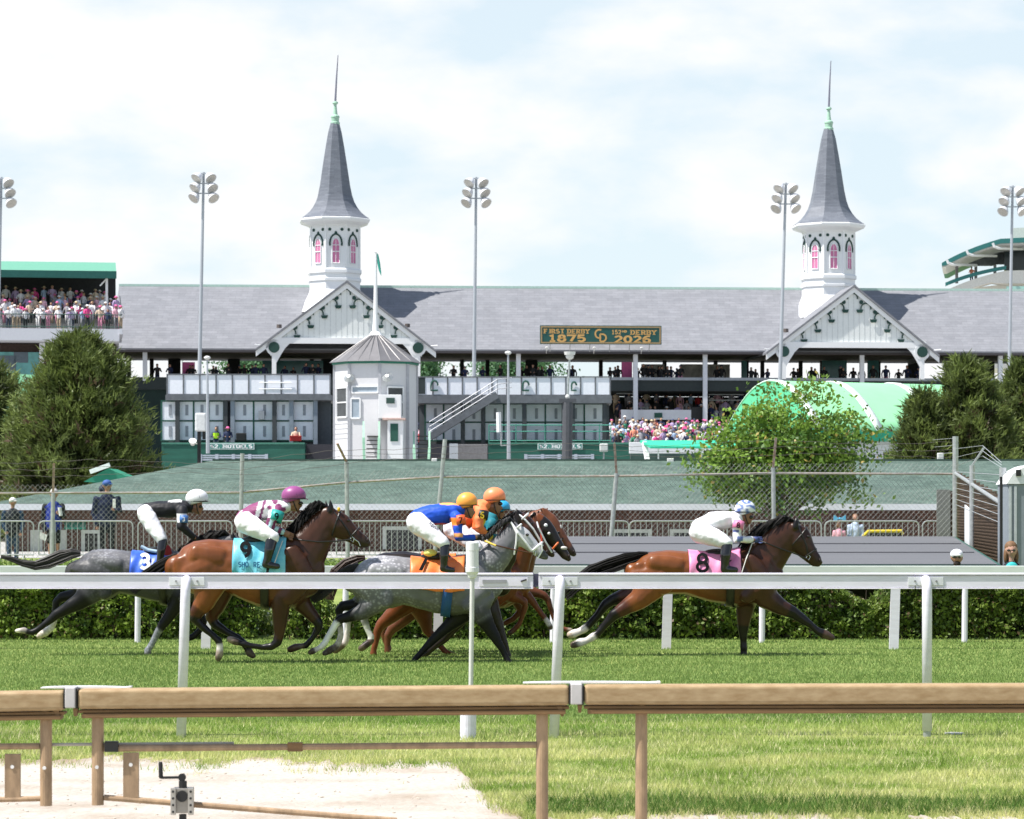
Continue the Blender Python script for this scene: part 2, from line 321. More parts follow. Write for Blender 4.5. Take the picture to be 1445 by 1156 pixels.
def text_quads(txt, x0, y0, h, wscale, stroke, serif=False, gap=.2, center=False):
    """list of quads [(x,y)*4] in a flat frame"""
    adv = []
    for ch in txt:
        adv.append((.35 if ch == ' ' else max(p[0] for st in G[ch] for p in st) + .06) * wscale * h + gap * h * (.6 if ch != '.' else .4))
    tot = sum(adv) - gap * h * .6; x = x0 - (tot / 2 if center else 0); out = []
    for ch, a in zip(txt, adv):
        if ch != ' ':
            for st in G[ch]:
                q = [(x + p[0] * wscale * h, y0 + p[1] * h) for p in st]; n = len(q); closed = math.dist(q[0], q[-1]) < 1e-4
                L_, R_ = [], []
                for i in range(n):
                    a0 = q[(i - 1) % (n - 1)] if closed and i in (0, n - 1) and i == 0 else q[max(i - 1, 0)]; b0 = q[1] if closed and i == n - 1 else q[min(i + 1, n - 1)]
                    if closed and i == 0: a0 = q[n - 2]
                    d1 = Vector((q[i][0] - a0[0], q[i][1] - a0[1])); d2 = Vector((b0[0] - q[i][0], b0[1] - q[i][1]))
                    if d1.length < 1e-6: d1 = d2
                    if d2.length < 1e-6: d2 = d1
                    d1.normalize(); d2.normalize(); nn = Vector((-(d1 + d2).y, (d1 + d2).x))
                    if nn.length < 1e-3: nn = Vector((-d1.y, d1.x))
                    nn.normalize(); k = min(1.6, 1 / max(.35, nn.dot(Vector((-d1.y, d1.x)))))
                    ex = Vector((0, 0))
                    L_.append((q[i][0] + nn.x * stroke / 2 * k, q[i][1] + nn.y * stroke / 2 * k)); R_.append((q[i][0] - nn.x * stroke / 2 * k, q[i][1] - nn.y * stroke / 2 * k))
                out += [[L_[i], R_[i], R_[i + 1], L_[i + 1]] for i in range(n - 1)]
            if serif:
                for sx, sy in SER.get(ch, []):
                    cx = x + sx * wscale * h; cy = y0 + (.96 if sy else .04) * h; w = stroke * 1.05; t = stroke * .34
                    out.append([(cx - w, cy - t), (cx + w, cy - t), (cx + w, cy + t), (cx - w, cy + t)])
        x += a
    return out, tot
def text_on(mb, quads, fn, m=0, sub=1, th=None):
    """fn maps (x,y) -> world point"""
    for q in quads:
        mb.add([fn(*p) for p in q], [[0, 1, 2, 3]], m)
# ================================================================ SETTING: ground, dirt, turf
def gz(x, y):
    """height of the ground"""
    x = np.asarray(x, float); y = np.asarray(y, float)
    t = np.clip((y - 46) / 20, 0, 1); z = .55 * t * t * (3 - 2 * t)
    d = np.clip(1 - np.abs(x - 7.6) / 2.6, 0, 1) * np.clip(1 - np.abs(y - 46.2) / 2.2, 0, 1); d = np.clip(d * 3, 0, 1)
    return z - .5 * d
def g0(x, y): return float(gz(x, y))
xs = np.unique(np.concatenate([np.arange(-45, 45.1, 1.0), np.arange(2, 13, .4), [-2500, -900, -300, -120, 120, 300, 900, 2500]]))
ys = np.unique(np.concatenate([np.arange(4, 90, 1.0), np.arange(42, 50, .4), [-60, -10, 100, 120, 150, 200, 300, 450, 700, 1200, 2500, 5000]]))
gx, gy = np.meshgrid(xs, ys); gv = np.stack([gx.ravel(), gy.ravel(), gz(gx, gy).ravel()], 1)
nx, ny = len(xs), len(ys); idx = np.arange(nx * ny).reshape(ny, nx)
gf = np.stack([idx[:-1, :-1].ravel(), idx[:-1, 1:].ravel(), idx[1:, 1:].ravel(), idx[1:, :-1].ravel()], 1)
GM = M('turf_soil', (.14, .20, .05), .95, scale=1.2, col2=(.25, .29, .09), spec=.1)
o = link('ground', raw_mesh('ground', gv, gf), GM, smooth=True); o['kind'] = 'structure'
def mixc(a, b, t): return np.array(a)[None] * (1 - t[:, None]) + np.array(b)[None] * t[:, None]
# dirt path in front of the rails: an irregular sheet 4 mm above the ground
def dirt_edge(x):
    """far edge (distance) of the dirt for a given x"""
    x = np.asarray(x, float)
    e = np.where(x < -.42, 21.6 - .25 * (x + 3.6), 17.25)
    s = np.clip((x + .50) / .55, 0, 1); s = s * s * (3 - 2 * s)
    e = (21.45 - .1 * (x + 3.6)) * (1 - s) + 17.3 * s
    return e + .9 * (fbm(x * 1.7, x * 0 + 3, 4) - .5) + .8 * (fbm(x * 8, x * 0 + 9, 5) - .5) + .5 * (fbm(x * 26, x * 0 + 2, 6) - .5)
dx = np.arange(-6, 6.01, .025); de = dirt_edge(dx); rows = 90
dv = np.concatenate([np.stack([dx, 12 + (de - 12) * k / rows, np.full_like(dx, .004)], 1) for k in range(rows + 1)]); n = len(dx)
idx = np.arange(n * (rows + 1)).reshape(rows + 1, n)
df = np.stack([idx[:-1, :-1].ravel(), idx[:-1, 1:].ravel(), idx[1:, 1:].ravel(), idx[1:, :-1].ravel()], 1)
e_ = np.clip((de[None] - dv[:, 1].reshape(rows + 1, n)) / .55, 0, 1).ravel(); w_ = fbm(dv[:, 0] * 1.4, dv[:, 1] * 2.6, 51); w2 = fbm(dv[:, 0] * 9, dv[:, 1] * 11, 52); k_ = np.clip(.12 + .75 * (1 - e_) * (.4 + w2) + 1.9 * (w_ - .56) + .5 * (w2 - .5), 0, 1)
dcol = mixc((.44, .405, .36), (.27, .205, .145), k_)
DM = VC('pale_dirt', .95, .16, 22, .1, bump=.9)
o = link('dirt_path', raw_mesh('dirt_path', dv, df, dcol), DM); o['kind'] = 'structure'
pv = MB()
for i in range(420):
    y = rnd.uniform(16.5, 21.6); x = rnd.uniform(-3.9, .3)
    if y > float(dirt_edge(x)) - .1: continue
    r = rnd.uniform(.003, .009) * (1 if rnd.random() < .95 else 1.7); pv.ball((x, y, .004 + r * .3), r * 1.3, r, r * .7, 6, 4)
o = pv.build('gravel', M('pebble', (.50, .44, .37), .9, var=.3)); tag(o, 'small loose stones scattered over the pale dirt path', 'gravel', kind='stuff')
# yard paving between brick building and stands, added to neutralise green bounce light
ap = [(-160, 82), (160, 82), (160, 320), (-160, 320)]
o = link('bounce_pavement', raw_mesh('bounce_pavement', np.array([(x, y, .556) for x, y in ap], float), np.array([[0, 1, 2, 3]])), M('yard_concrete', (.36, .35, .33), .9, scale=.4, var=.12)); o['kind'] = 'structure'
# grass: single blades, thick and short on the turf course, longer, drier and tufted on the near strip
def blades(n, y0, y1, hw, hh, ww, colfn, tuft=0., skip=None, seed=1):
    r = np.random.default_rng(seed)
    u = r.random(n); y = 1 / (1 / y0 + u * (1 / y1 - 1 / y0)) if y1 / y0 > 1.35 else y0 + u * (y1 - y0)
    x = (r.random(n) * 2 - 1) * (y * .188 + hw)
    if skip is not None:
        k = ~skip(x, y); x = x[k]; y = y[k]; n = len(x)
    tf = fbm(x * 2.2, y * 2.2, 21, 3); h = hh * (.55 + .9 * r.random(n)) * (1 + tuft * (tf - .5) * 2); w = ww * (.7 + .6 * r.random(n))
    a = r.random(n) * 6.283; ln = h * (.25 + .75 * r.random(n)); la = r.random(n) * 6.283
    z = gz(x, y); V = np.empty((n, 3, 3)); ca, sa = np.cos(a) * w / 2, np.sin(a) * w / 2
    V[:, 0] = np.stack([x - ca, y - sa, z - .004], 1); V[:, 1] = np.stack([x + ca, y + sa, z - .004], 1)
    V[:, 2] = np.stack([x + np.cos(la) * ln, y + np.sin(la) * ln, z + np.maximum(h, .008)], 1)
    c = colfn(x, y, r, n); return V.reshape(-1, 3), np.repeat(c, 3, 0)
def col_turf(x, y, r, n):
    t = np.clip(.5 + .8 * (fbm(x * .5, y * .9, 3) - .5) + .5 * (r.random(n) - .5), 0, 1); return mixc((.14, .23, .055), (.265, .36, .115), t)
def col_near(x, y, r, n):
    t = np.clip(.5 + 2.8 * (fbm(x * 1.3, y * 2.2, 13) - .5) + .6 * (r.random(n) - .5), 0, 1)
    c = mixc((.20, .31, .05), (.60, .60, .245), t); far = np.clip((y - 22.6) / 2.6, 0, 1); c = c * (1 - far[:, None]) + mixc((.16, .28, .045), (.33, .43, .10), t) * far[:, None]
    dry = r.random(n) < (.10 + .22 * np.clip((fbm(x * 1.7, y * 2.6, 31) - .5) * 4, 0, 1)); c[dry] = np.array((.68, .63, .38)) * (.7 + .5 * r.random((dry.sum(), 1))); return c
on_dirt = lambda x, y: y < dirt_edge(x) - 1.15 * (np.random.default_rng(3).random(len(x)) ** 2.0) * np.clip(fbm(x * 3.2, y * 3.2, 17) * 2.6 - .75, 0, 1.4)
Va, Ca = blades(360000, 16.8, 25.6, 2.2, .037, .0065, col_near, .75, on_dirt, 1)
Vb, Cb = blades(360000, 25.0, 42.2, 2.6, .030, .012, col_turf, .3, None, 2)
r_ = np.random.default_rng(8); 
def edge_tufts(x, y): return ~((np.abs(y - 17.75) < .38) & (x > .1)) 
Vc, Cc = blades(46000, 17.2, 18.3, 2.2, .062, .007, lambda x, y, r, n: mixc((.05, .12, .02), (.15, .26, .05), r.random(n)), .6, edge_tufts, 5)
V_ = np.concatenate([Va, Vb, Vc]); C_ = np.concatenate([Ca, Cb, Cc])
o = link('grass', raw_mesh('grass', V_, np.arange(len(V_)).reshape(-1, 3), C_), VC('grass_blade', .75, .1, 3, spec=.2, transl=.3))
tag(o, 'mown grass of the turf course and the lighter rough strip', 'grass', kind='stuff')
# ================================================================ materials shared
WHT = M('white_paint', (.78, .79, .80), .45, var=.03, scale=9); WHD = M('white_board', (.72, .73, .75), .6, var=.06, scale=4)
RAILW = M('white_rail_plastic', (.77, .75, .86), .42, scale=7, col2=(.66, .63, .72), stretch=(.6, 3, 3))
TAN = M('dusty_tan_rail', (.285, .185, .088), .62, scale=9, col2=(.43, .315, .18), stretch=(1.1, 3, 3), bump=.05); TAND = M('dusty_tan_lip', (.20, .115, .05), .7, var=.25, scale=9, stretch=(.6, 4, 4))
TANT = M('dusty_tan_post', (.33, .225, .135), .6, var=.3, scale=6, stretch=(3, 3, 1))
STEEL = M('galvanised_steel', (.42, .44, .44), .45, .55, var=.2, scale=12); STEELD = M('weathered_steel', (.46, .45, .43), .6, .3, scale=9, col2=(.32, .25, .19))
BLK = M('black_metal', (.015, .015, .016), .45); BOLT = M('bolt_grey', (.3, .3, .31), .4, .7)
DGREEN = M('dark_green_paint', (.018, .085, .062), .6, var=.2, scale=3); GREENT = M('green_trim', (.03, .26, .17), .5, var=.1)
GREYST = M('dark_grey_beam', (.13, .14, .155), .6, var=.2, scale=3)
# ================================================================ NEAR TAN RAIL (three lengths), crank
YT = 16.0
def rail_len(name, label, xa, xb, ya, yb, posts, extra=None):
    t = thing(name, label, 'rail', (XX((xa + xb) / 2, YT), YT, 0), 'tan front rail lengths')
    a0, a1 = XX(xa, YT), XX(xb, YT); z0, z1 = ZZ(ya, YT), ZZ(yb, YT)
    def seg(mb, dz0, dz1, y0, y1, m=0, ins=0.):
        v = [(a0 + ins, y0, z0 + dz0), (a0 + ins, y0, z0 + dz1), (a0 + ins, y1, z0 + dz1), (a0 + ins, y1, z0 + dz0)]; w = [(a1 - ins, q[1], q[2] - z0 + z1) for q in v]
        mb.add(v + w, [(0, 1, 2, 3), (7, 6, 5, 4), (0, 4, 5, 1), (1, 5, 6, 2), (2, 6, 7, 3), (3, 7, 4, 0)], m)
    b = MB(); seg(b, -.112, 0, YT - .07, YT + .07); b.build('rail_beam', TAN, t, bevel=.022, seg=4)
    b = MB(); seg(b, -.135, -.118, YT - .045, YT + .05); seg(b, -.162, -.137, YT - .06, YT + .055, ins=.02); b.build('lower_lip', TAND, t, bevel=.004)
    for px, top, bot, r in posts:
        q = MB(); zt = ZZ(top, YT); zb = ZZ(bot, YT); x = XX(px, YT)
        q.tube([(x, YT, zb), (x, YT, zt)], r, 16); q.build('post', TANT, t, smooth=False, bevel=0)
    return t
tA = rail_len('rail_length', 'dusty tan rail length at the far left, ending at the grey joint', -260, 93, 980, 974, [(65, 1001, 1137, .034), (-175, 1003, 1260, .034)])
tB = rail_len('rail_length', 'middle tan rail length with lower bars, between the grey and pale joints', 112, 803, 972, 966.5, [(138, 1001, 1136, .034), (765, 991, 1260, .034)])
tC = rail_len('rail_length', 'long tan rail length right of the pale joint, carried on one thin post', 824, 2400, 966, 962, [(905, 992, 1260, .034), (1625, 992, 1260, .034), (2300, 992, 1260, .034)])
q = MB()
for a, b, c in (((-260, 1056), (56, 1053), .018), ((-260, 1135), (57, 1127), .016)): q.tube([P(*a, YT), P(*b, YT)], c, 10)
q.build('lower_bar', TANT, tA)
q = MB(); q.box(XX(7, YT), XX(29, YT), YT - .012, YT + .012, ZZ(1126, YT), ZZ(1064, YT)); q.build('gusset_plate', TANT, tA, bevel=.002)
q = MB()
for a, b, c in (((147, 1056.5), (757, 1051), .019), ((147, 1125.5), (560, 1158), .017)): q.tube([P(*a, YT), P(*b, YT)], c, 10)
q.build('lower_bar', TANT, tB)
q = MB(); q.box(XX(174, YT), XX(196, YT), YT - .012, YT + .012, ZZ(1126, YT), ZZ(1062, YT)); q.build('gusset_plate', TANT, tB, bevel=.002)
q = MB(); q.bar(P(148, 1053.5, YT - .02), P(167, 1053.5, YT - .02), .03, .06); q.build('coupling_sleeve', BLK, tB); q = MB(); q.bar(P(406, 1054, YT), P(427, 1054, YT), .045, .05); q.build('coupling_sleeve', TAND, tB)
q = MB(); q.tube([P(60, 1051, YT + .03), P(330, 1049.0, YT + .03)], .009, 8); o = q.build('lit_pipe_top', M('sunlit_pipe_tone', (.42, .39, .34), .6, .2)); tag(o, 'thin pipe along the lower tan bar, coloured pale for its sunlit top', 'pipe')  # pale colour stands for the sunlit top of the pipe
for t, px, py in ((tA, 18, 1082), (tA, 64, 1083), (tB, 138, 1082), (tB, 185, 1079)):
    q = MB(); q.disc((XX(px, YT), YT - (.036 if px in (64, 138) else .014), ZZ(py, YT)), (0, 1, 0), .0105, .006, 12); q.build('hole_light_disc', M('hole_light_pale', (.75, .74, .72), .4), t)  # pale discs painted for the light showing through the holes
for nm, lb, x0, x1, yt in (('joint_collar', 'grey metal collar joining the left and middle tan rail lengths', 94.5, 109, 968), ('joint_collar', 'pale collar joining the middle and right tan rail lengths', 805, 821, 963)):
    t = thing(nm, lb, 'rail joint', (XX((x0 + x1) / 2, YT), YT, ZZ(yt, YT)))
    q = MB(); q.box(XX(x0, YT), XX(x1, YT), YT - .078, YT + .078, ZZ(yt + 30, YT), ZZ(yt + 1, YT)); q.build('collar_band', M('joint_grey', (.52, .50, .50), .5, .2, var=.15), t, bevel=.006)
    q = MB(); q.box(XX(x0 - 2.5, YT), XX(x0 - .4, YT), YT - .066, YT + .066, ZZ(yt + 31, YT), ZZ(yt + 3, YT)); q.box(XX(x1 + .4, YT), XX(x1 + 2.5, YT), YT - .066, YT + .066, ZZ(yt + 31, YT), ZZ(yt + 3, YT)); q.build('rubber_gasket', BLK, t)
    q = MB(); q.prism([P(x1 - 6, yt + 32, YT - .05), P(x1 + 1, yt + 32, YT - .05), P(x1 - 1, yt + 43, YT - .05), P(x1 - 5, yt + 43, YT - .05)], (0, .05, 0)); q.prism([P(x0 - 20, yt + 34, YT - .05), P(x0 - 12, yt + 34, YT - .05), P(x0 - 9, yt + 48, YT - .05), P(x0 - 13, yt + 48, YT - .05)], (0, .05, 0)); q.build('hook_tab', TAND, t)
def slip(px0, px1, py, label, h):
    q = MB(); n = 12
    top = [P(px0 + (px1 - px0) * i / n, py - h * math.sin(math.pi * min(1, i / n * 1.05)) ** .7 - (1.5 if i == n else 0), YT + .03) for i in range(n + 1)]; bot = [Vector((p.x, YT + .03, min(p.z - .005, ZZ(py + 1.5, YT)))) for p in top]
    q.prism(top + bot[::-1], (0, .09, 0)); o = q.build('cover_strip', M('white_sheet', (.8, .8, .82), .35, var=.03)); tag(o, label, 'cover strip')
slip(57, 184, 970.5, 'curled white cover strip lying across the grey rail joint', 1.7); slip(738, 932, 963.5, 'flat white cover strip lying across the pale rail joint', 1.3)
t = thing('crank_jack', 'black crank handle on a grey screw clamp fixed to the lower tan bar', 'crank', (XX(258, 15.9), 15.9, 0))
Yk = 15.93; q = MB(); q.box(XX(244, Yk), XX(272, Yk), Yk - .03, Yk + .075, ZZ(1147, Yk), ZZ(1112, Yk)); q.build('clamp_plate', M('clamp_grey', (.33, .31, .28), .45, .6, var=.2), t, bevel=.004)
for x0, x1 in ((242, 249.5), (266.5, 274.5)):
    q = MB(); q.box(XX(x0, Yk), XX(x1, Yk), Yk - .05, Yk - .03, ZZ(1149, Yk), ZZ(1111, Yk)); j = q.build('side_jaw', M('jaw_grey', (.45, .43, .40), .4, .7, var=.2), t, bevel=.003)
    q = MB()
    for k in range(4): q.disc((XX((x0 + x1) / 2, Yk), Yk - .052, ZZ(1116 + k * 9.5, Yk)), (0, 1, 0), .007, .006, 8)
    q.build('bolt', BLK, j)
q = MB(); q.disc((XX(258, Yk), Yk - .034, ZZ(1123, Yk)), (0, 1, 0), .032, .01, 20); q.build('gear_dial', BLK, t)
q = MB(); q.tube([P(258, 1200, Yk), P(258, 1149, Yk)], .021, 12); q.tube([P(258, 1112, Yk), P(258, 1102, Yk)], .023, 12); q.build('jack_stem', BLK, t)
q = MB(); q.tube([P(258, 1104, Yk), P(258, 1097, Yk)], .012, 10); q.bar(P(259, 1097, Yk), P(227, 1097.5, Yk), .016, .014); q.disc(P(257, 1097, Yk - .004), (0, 1, 0), .022, .02); q.build('crank_arm', BLK, t, bevel=.002)
q = MB(); q.tube([P(227, 1098.5, Yk), P(227, 1096, Yk), P(226.5, 1077, Yk), P(226.5, 1075, Yk)], [.008, .0125, .0115, .009], 10); q.build('crank_grip', M('black_rubber', (.02, .02, .02), .7), t, smooth=True)
# ================================================================ NEAR WHITE RAIL
YW = 23.5
t = thing('running_rail', 'white rail of the turf course on bent posts, in front of the horses', 'running rail', (0, YW, 0))
def wrail(x0, x1, m=RAILW):
    q = MB(); q.box(XX(x0, YW), XX(x1, YW), YW - .045, YW + .045, ZZ(829.3, YW), ZZ(812.5, YW)); q.box(XX(x0, YW), XX(x1, YW), YW - .055, YW + .05, ZZ(811.6, YW), ZZ(808.6, YW))
    q.box(XX(x0, YW) + .001, XX(x1, YW) - .001, YW - .03, YW + .03, ZZ(813, YW), ZZ(811, YW)); q.box(XX(x0, YW), XX(x1, YW), YW - .052, YW + .05, ZZ(831, YW), ZZ(829.6, YW)); q.build('rail_beam', m, t, bevel=.004)
wrail(-620, 752.5); wrail(760, 1290); wrail(1291, 2060)
q = MB(); q.box(XX(752.5, YW), XX(760, YW), YW - .04, YW + .04, ZZ(828, YW), ZZ(810, YW)); q.build('joint_gap', M('joint_dark', (.05, .045, .09), .6), t)
q = MB(); q.box(XX(676, YW), XX(745, YW), YW - .052, YW - .046, ZZ(827, YW), ZZ(814, YW)); o = q.build('splice_plate', RAILW, t, bevel=.002)
q = MB(); q.box(XX(681, YW), XX(715, YW), YW - .0565, YW - .053, ZZ(823, YW), ZZ(818, YW)); q.build('slot', M('slot_grey', (.28, .28, .31), .6), o)
q = MB(); q.bar(P(735, 820.5, YW - .057), P(743, 818, YW - .057), .012, .012); q.build('latch', BLK, o)
for xt, yb, xb in ((-258, 1046, -268), (264.5, 1043, 258), (790, 1041, 781), (1305, 1026, 1305), (1828, 1020, 1822)):
    q = MB(); dxm = (xt - xb) * YW / F; x0 = XX(xb, YW); zb = ZZ(yb, YW) - .02; zt = ZZ(818, YW)
    pts = [(x0 + dxm, YW - .03, zt), (x0 + dxm, YW - .075, zt - .005), (x0 + dxm, YW - .11, zt - .035), (x0 + dxm * .97, YW - .125, zt - .09), (x0 + dxm * .9, YW - .128, zt - .18), (x0, YW - .128, zb)]
    q.tube(pts, .041, 14); q.build('post', RAILW, t, smooth=True)
    q = MB(); q.tube([(x0, YW - .128, zb + .1), (x0, YW - .128, zb - .05)], .032, 12); q.build('ground_socket', STEEL, t)
    for sx in (-1, 1):
        q = MB(); c = xt + sx * 15; q.box(XX(c - 10, YW), XX(c + 10, YW), YW - .054, YW - .046, ZZ(826, YW), ZZ(814, YW)); b = q.build('bracket', M('bracket_white', (.66, .67, .70), .45), t, bevel=.002)
        q = MB(); q.disc((XX(c, YW), YW - .056, ZZ(820, YW)), (0, 1, 0), .009, .006, 8); q.build('bolt', BOLT, b)
t = thing('marker_pole', 'white marker pole with thick cap and wide foot, before the dappled grey horse', 'marker pole', (XX(664, 23.2), 23.2, 0)); Yp = 23.2
q = MB(); xp = XX(666.5, Yp); q.lathe(xp, Yp, [(.0, ZZ(764.5, Yp)), (.045, ZZ(765, Yp)), (.052, ZZ(766.5, Yp)), (.053, ZZ(777, Yp)), (.0515, ZZ(777.5, Yp)), (.0515, ZZ(800, Yp)), (.055, ZZ(801, Yp)), (.055, ZZ(807, Yp)), (.04, ZZ(811, Yp)), (.034, ZZ(815, Yp)), (.02, ZZ(816, Yp))], 24); q.build('cap', M('grey_white_pvc', (.66, .67, .68), .5, var=.06), t, smooth=False)
q = MB(); q.tube([(xp, Yp, ZZ(816, Yp)), (XX(664, Yp), Yp, ZZ(1005, Yp))], .019, 12); q.build('shaft', M('pale_grey_pipe', (.58, .58, .56), .5, var=.12), t)
q = MB(); q.tube([(XX(661, Yp), Yp, ZZ(985, Yp)), (XX(660.5, Yp), Yp, -.03)], .066, 20); q.build('foot', RAILW, t, bevel=.006)
q = MB(); q.lathe(XX(1347, 23.8), 23.8, [(.0, .012), (.08, .012), (.085, .008), (.085, -.01)], 18); o = q.build('drain_cover', M('pale_cover', (.42, .42, .43), .6, .2)); tag(o, 'small pale round drain cover lying in the rough grass', 'drain cover')
# ================================================================ FAR RAILS behind the horses
def far_rail(label, Y, pxs, base, top, pw, hb, slab):
    t = thing('running_rail', label, 'running rail', (0, Y, 0)); q = MB(); z1 = ZZ(top, Y); q.box(-11, 12.5, Y - .05, Y + .05, z1 - hb, z1); q.build('rail_beam', M('pale_rail', (.62, .66, .64), .5, var=.08, stretch=(.5, 3, 3)), t, bevel=.006)
    for px in pxs:
        q = MB(); x = XX(px, Y); l = .05
        if slab: q.bar((x - .0, Y, ZZ(base, Y) - .02), (x + .03, Y, z1 - hb - .001), pw, .05, up=(0, 1, 0))
        else: q.tube([(x, Y, ZZ(base, Y) - .02), (x + .01, Y, z1 - hb - .001)], pw / 2, 10)
        q.build('post', RAILW, t)
far_rail('white rail on flat posts just behind the horses', 38.6, [-32, 290, 617, 940, 1261, 1582], 918, 798.6, .125, .14, True)
far_rail('white rail on thin posts close against the hedge', 40.6, [-96, 194, 487, 780, 1075, 1361, 1650], 909, 800, .085, .12, False)
# ================================================================ HEDGE and shrubs
def leafcloud(n, center_fn, size, colfn, seed, up=.3, elong=1.6):
    r = np.random.default_rng(seed); C = center_fn(r, n); n = len(C)
    d = r.normal(size=(n, 3)); d[:, 2] += up; d /= np.linalg.norm(d, axis=1)[:, None]; e = np.cross(d, r.normal(size=(n, 3))); e /= np.linalg.norm(e, axis=1)[:, None] + 1e-9
    s = size * (.6 + .8 * r.random(n))[:, None]; V = np.empty((n, 4, 3)); V[:, 0] = C - d * s * elong / 2; V[:, 1] = C + e * s / 2; V[:, 2] = C + d * s * elong / 2; V[:, 3] = C - e * s / 2
    return V.reshape(-1, 3), np.repeat(colfn(C, r), 4, 0)
LEAF = VC('leaf', .5, .12, 6, spec=.35, transl=.3)
def hedge(label, x0, x1, z1, y0=41.5, y1=43.4, n=9000, tone=1.0, seed=1):
    t = thing('hedge', label, 'hedge', ((x0 + x1) / 2, (y0 + y1) / 2, 0), 'hedge shrubs behind the rails')
    per = x1 - x0
    def cf(r, k):
        x = x0 + per * r.random(k); y = np.where(r.random(k) < .62, y0 + .35 * r.random(k) ** 1.5, y0 + (y1 - y0) * r.random(k)); top = z1 * (.80 + .30 * fbm(x * 2.6, y * 2, seed + 3)) * np.clip(1 - (np.abs(x - (x0 + x1) / 2) / (per / 2)) ** 6 * .5, .3, 1)
        z = np.where(r.random(k) < .3, top * (1 - .18 * r.random(k)), top * r.random(k) ** .75)
        bul = .28 * (fbm(x * 3.1, z * 4.2, seed) - .5) + .14 * (fbm(x * 8, z * 8, seed + 8) - .5); y = y + np.where(y < y0 + .4, bul, 0)
        g = fbm(x * 5 + 7, z * 6, seed + 5, 3); keep = (g > .37) | (r.random(k) < .3); return np.stack([x, y, z], 1)[keep]
    def co(C, r):
        k = np.clip(.5 + 1.6 * (fbm(C[:, 0] * 4, C[:, 2] * 5, seed + 11) - .5) + .5 * (r.random(len(C)) - .5), 0, 1); c = mixc((.05, .10, .018), (.24, .33, .055), k) * tone
        dry = r.random(len(C)) < .05; c[dry] = (.16, .11, .06); return c
    V, c = leafcloud(int(n * per), cf, .042, co, seed, .5, 1.5); link('foliage', raw_mesh('foliage', V, np.arange(len(V)).reshape(-1, 4), c), LEAF, t)
    q = MB(); rr = random.Random(seed)
    for i in range(int(per * 22)):
        x = rr.uniform(x0 + .1, x1 - .1); y = rr.uniform(y0 + .25, y1 - .2); zt = z1 * rr.uniform(.55, .85); q.tube([(x, y, -.02), (x + rr.uniform(-.1, .1), y + rr.uniform(-.1, .1), zt * .5), (x + rr.uniform(-.25, .25), y + rr.uniform(-.2, .2), zt)], [.012, .009, .004], 4, cap=False)
    q.build('stems', M('hedge_twig', (.06, .045, .03), .9), t)
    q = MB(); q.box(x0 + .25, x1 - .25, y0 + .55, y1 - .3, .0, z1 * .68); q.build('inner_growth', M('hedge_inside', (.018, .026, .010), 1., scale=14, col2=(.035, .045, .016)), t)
hedge('wide clipped hedge at the left, behind the black and white rider', XX(-110, 42), XX(247, 42), .98, seed=1, tone=1.15)
hedge('rounded hedge shrub behind the second horse\'s hind legs', XX(252, 42), XX(366, 42), .95, seed=2, n=8000)
hedge('small hedge shrub behind the second horse\'s raised foreleg', XX(392, 42), XX(466, 42), .86, seed=3, n=8000)
hedge('long clipped hedge running right from the dappled grey horse', XX(476, 42), XX(1228, 42), 1.0, seed=4)
hedge('dark clipped hedge at the right end, behind the thin post', XX(1232, 42), XX(1590, 42), .98, seed=5, tone=.9)
# weeds with pale flowers in the gap of the hedge
def cf(r, k):
    x = r.uniform(XX(355, 44), XX(405, 44), k); y = r.uniform(43, 49, k); return np.stack([x, y, gz(x, y) + r.random(k) * .35], 1)
V, c = leafcloud(9000, cf, .04, lambda C, r: np.where((r.random(len(C)) < .16)[:, None], np.array([[.65, .66, .5]]), mixc((.10, .17, .035), (.27, .33, .09), r.random(len(C)))), 9, .8)
o = link('weeds', raw_mesh('weeds', V, np.arange(len(V)).reshape(-1, 4), c), LEAF); tag(o, 'sunlit weeds with pale flowers in the gap of the hedge', 'weeds', kind='stuff')
V, c = leafcloud(16000, lambda r, k: (lambda x, y: np.stack([x, y, gz(x, y) + r.random(k) * .07], 1))(r.uniform(-16, 2, k), r.uniform(60, 76, k)), .05, lambda C, r: mixc((.09, .16, .03), (.2, .28, .06), r.random(len(C))), 10, 1.)
o = link('rough_grass', raw_mesh('rough_grass', V, np.arange(len(V)).reshape(-1, 4), c), LEAF); tag(o, 'strip of grass growing at the foot of the crowd barriers', 'grass', kind='stuff')
# ================================================================ LOW GREY TUNNEL ROOF
t = thing('tunnel_roof', 'low flat grey roof over the tunnel mouth, right of the horses', 'roof', (4, 58, 1.0))
fl, fr, br, bl = P(672, 796, 46), P(1407, 796, 46), P(1345, 757, 72), P(738, 757, 72)
q = MB(); q.add([fl, fr, br, bl] + [p - Vector((0, 0, .16)) for p in (fl, fr, br, bl)], [(0, 1, 2, 3), (7, 6, 5, 4), (0, 4, 5, 1), (1, 5, 6, 2), (2, 6, 7, 3), (3, 7, 4, 0)])
RM = M('grey_roofing', (.105, .108, .118), .8, scale=1.5, col2=(.14, .143, .152), stretch=(.12, 2.5, 1), spec=.2); q.build('roof_sheet', RM, t)
q = MB()
for k in (.30, .62): a = fl.lerp(bl, k) + Vector((.1, 0, .012)); b = fr.lerp(br, k) + Vector((-.1, 0, .012)); q.bar(a, b, .03, .02)
q.build('seam', M('roof_seam', (.10, .10, .11), .8), t)
q = MB(); q.bar(fl + Vector((0, -.04, -.08)), fr + Vector((0, -.04, -.08)), .06, .14); q.bar(fr + Vector((.03, 0, -.08)), br + Vector((.03, 0, -.08)), .06, .14); q.build('edge_trim', DGREEN, t)
q = MB()
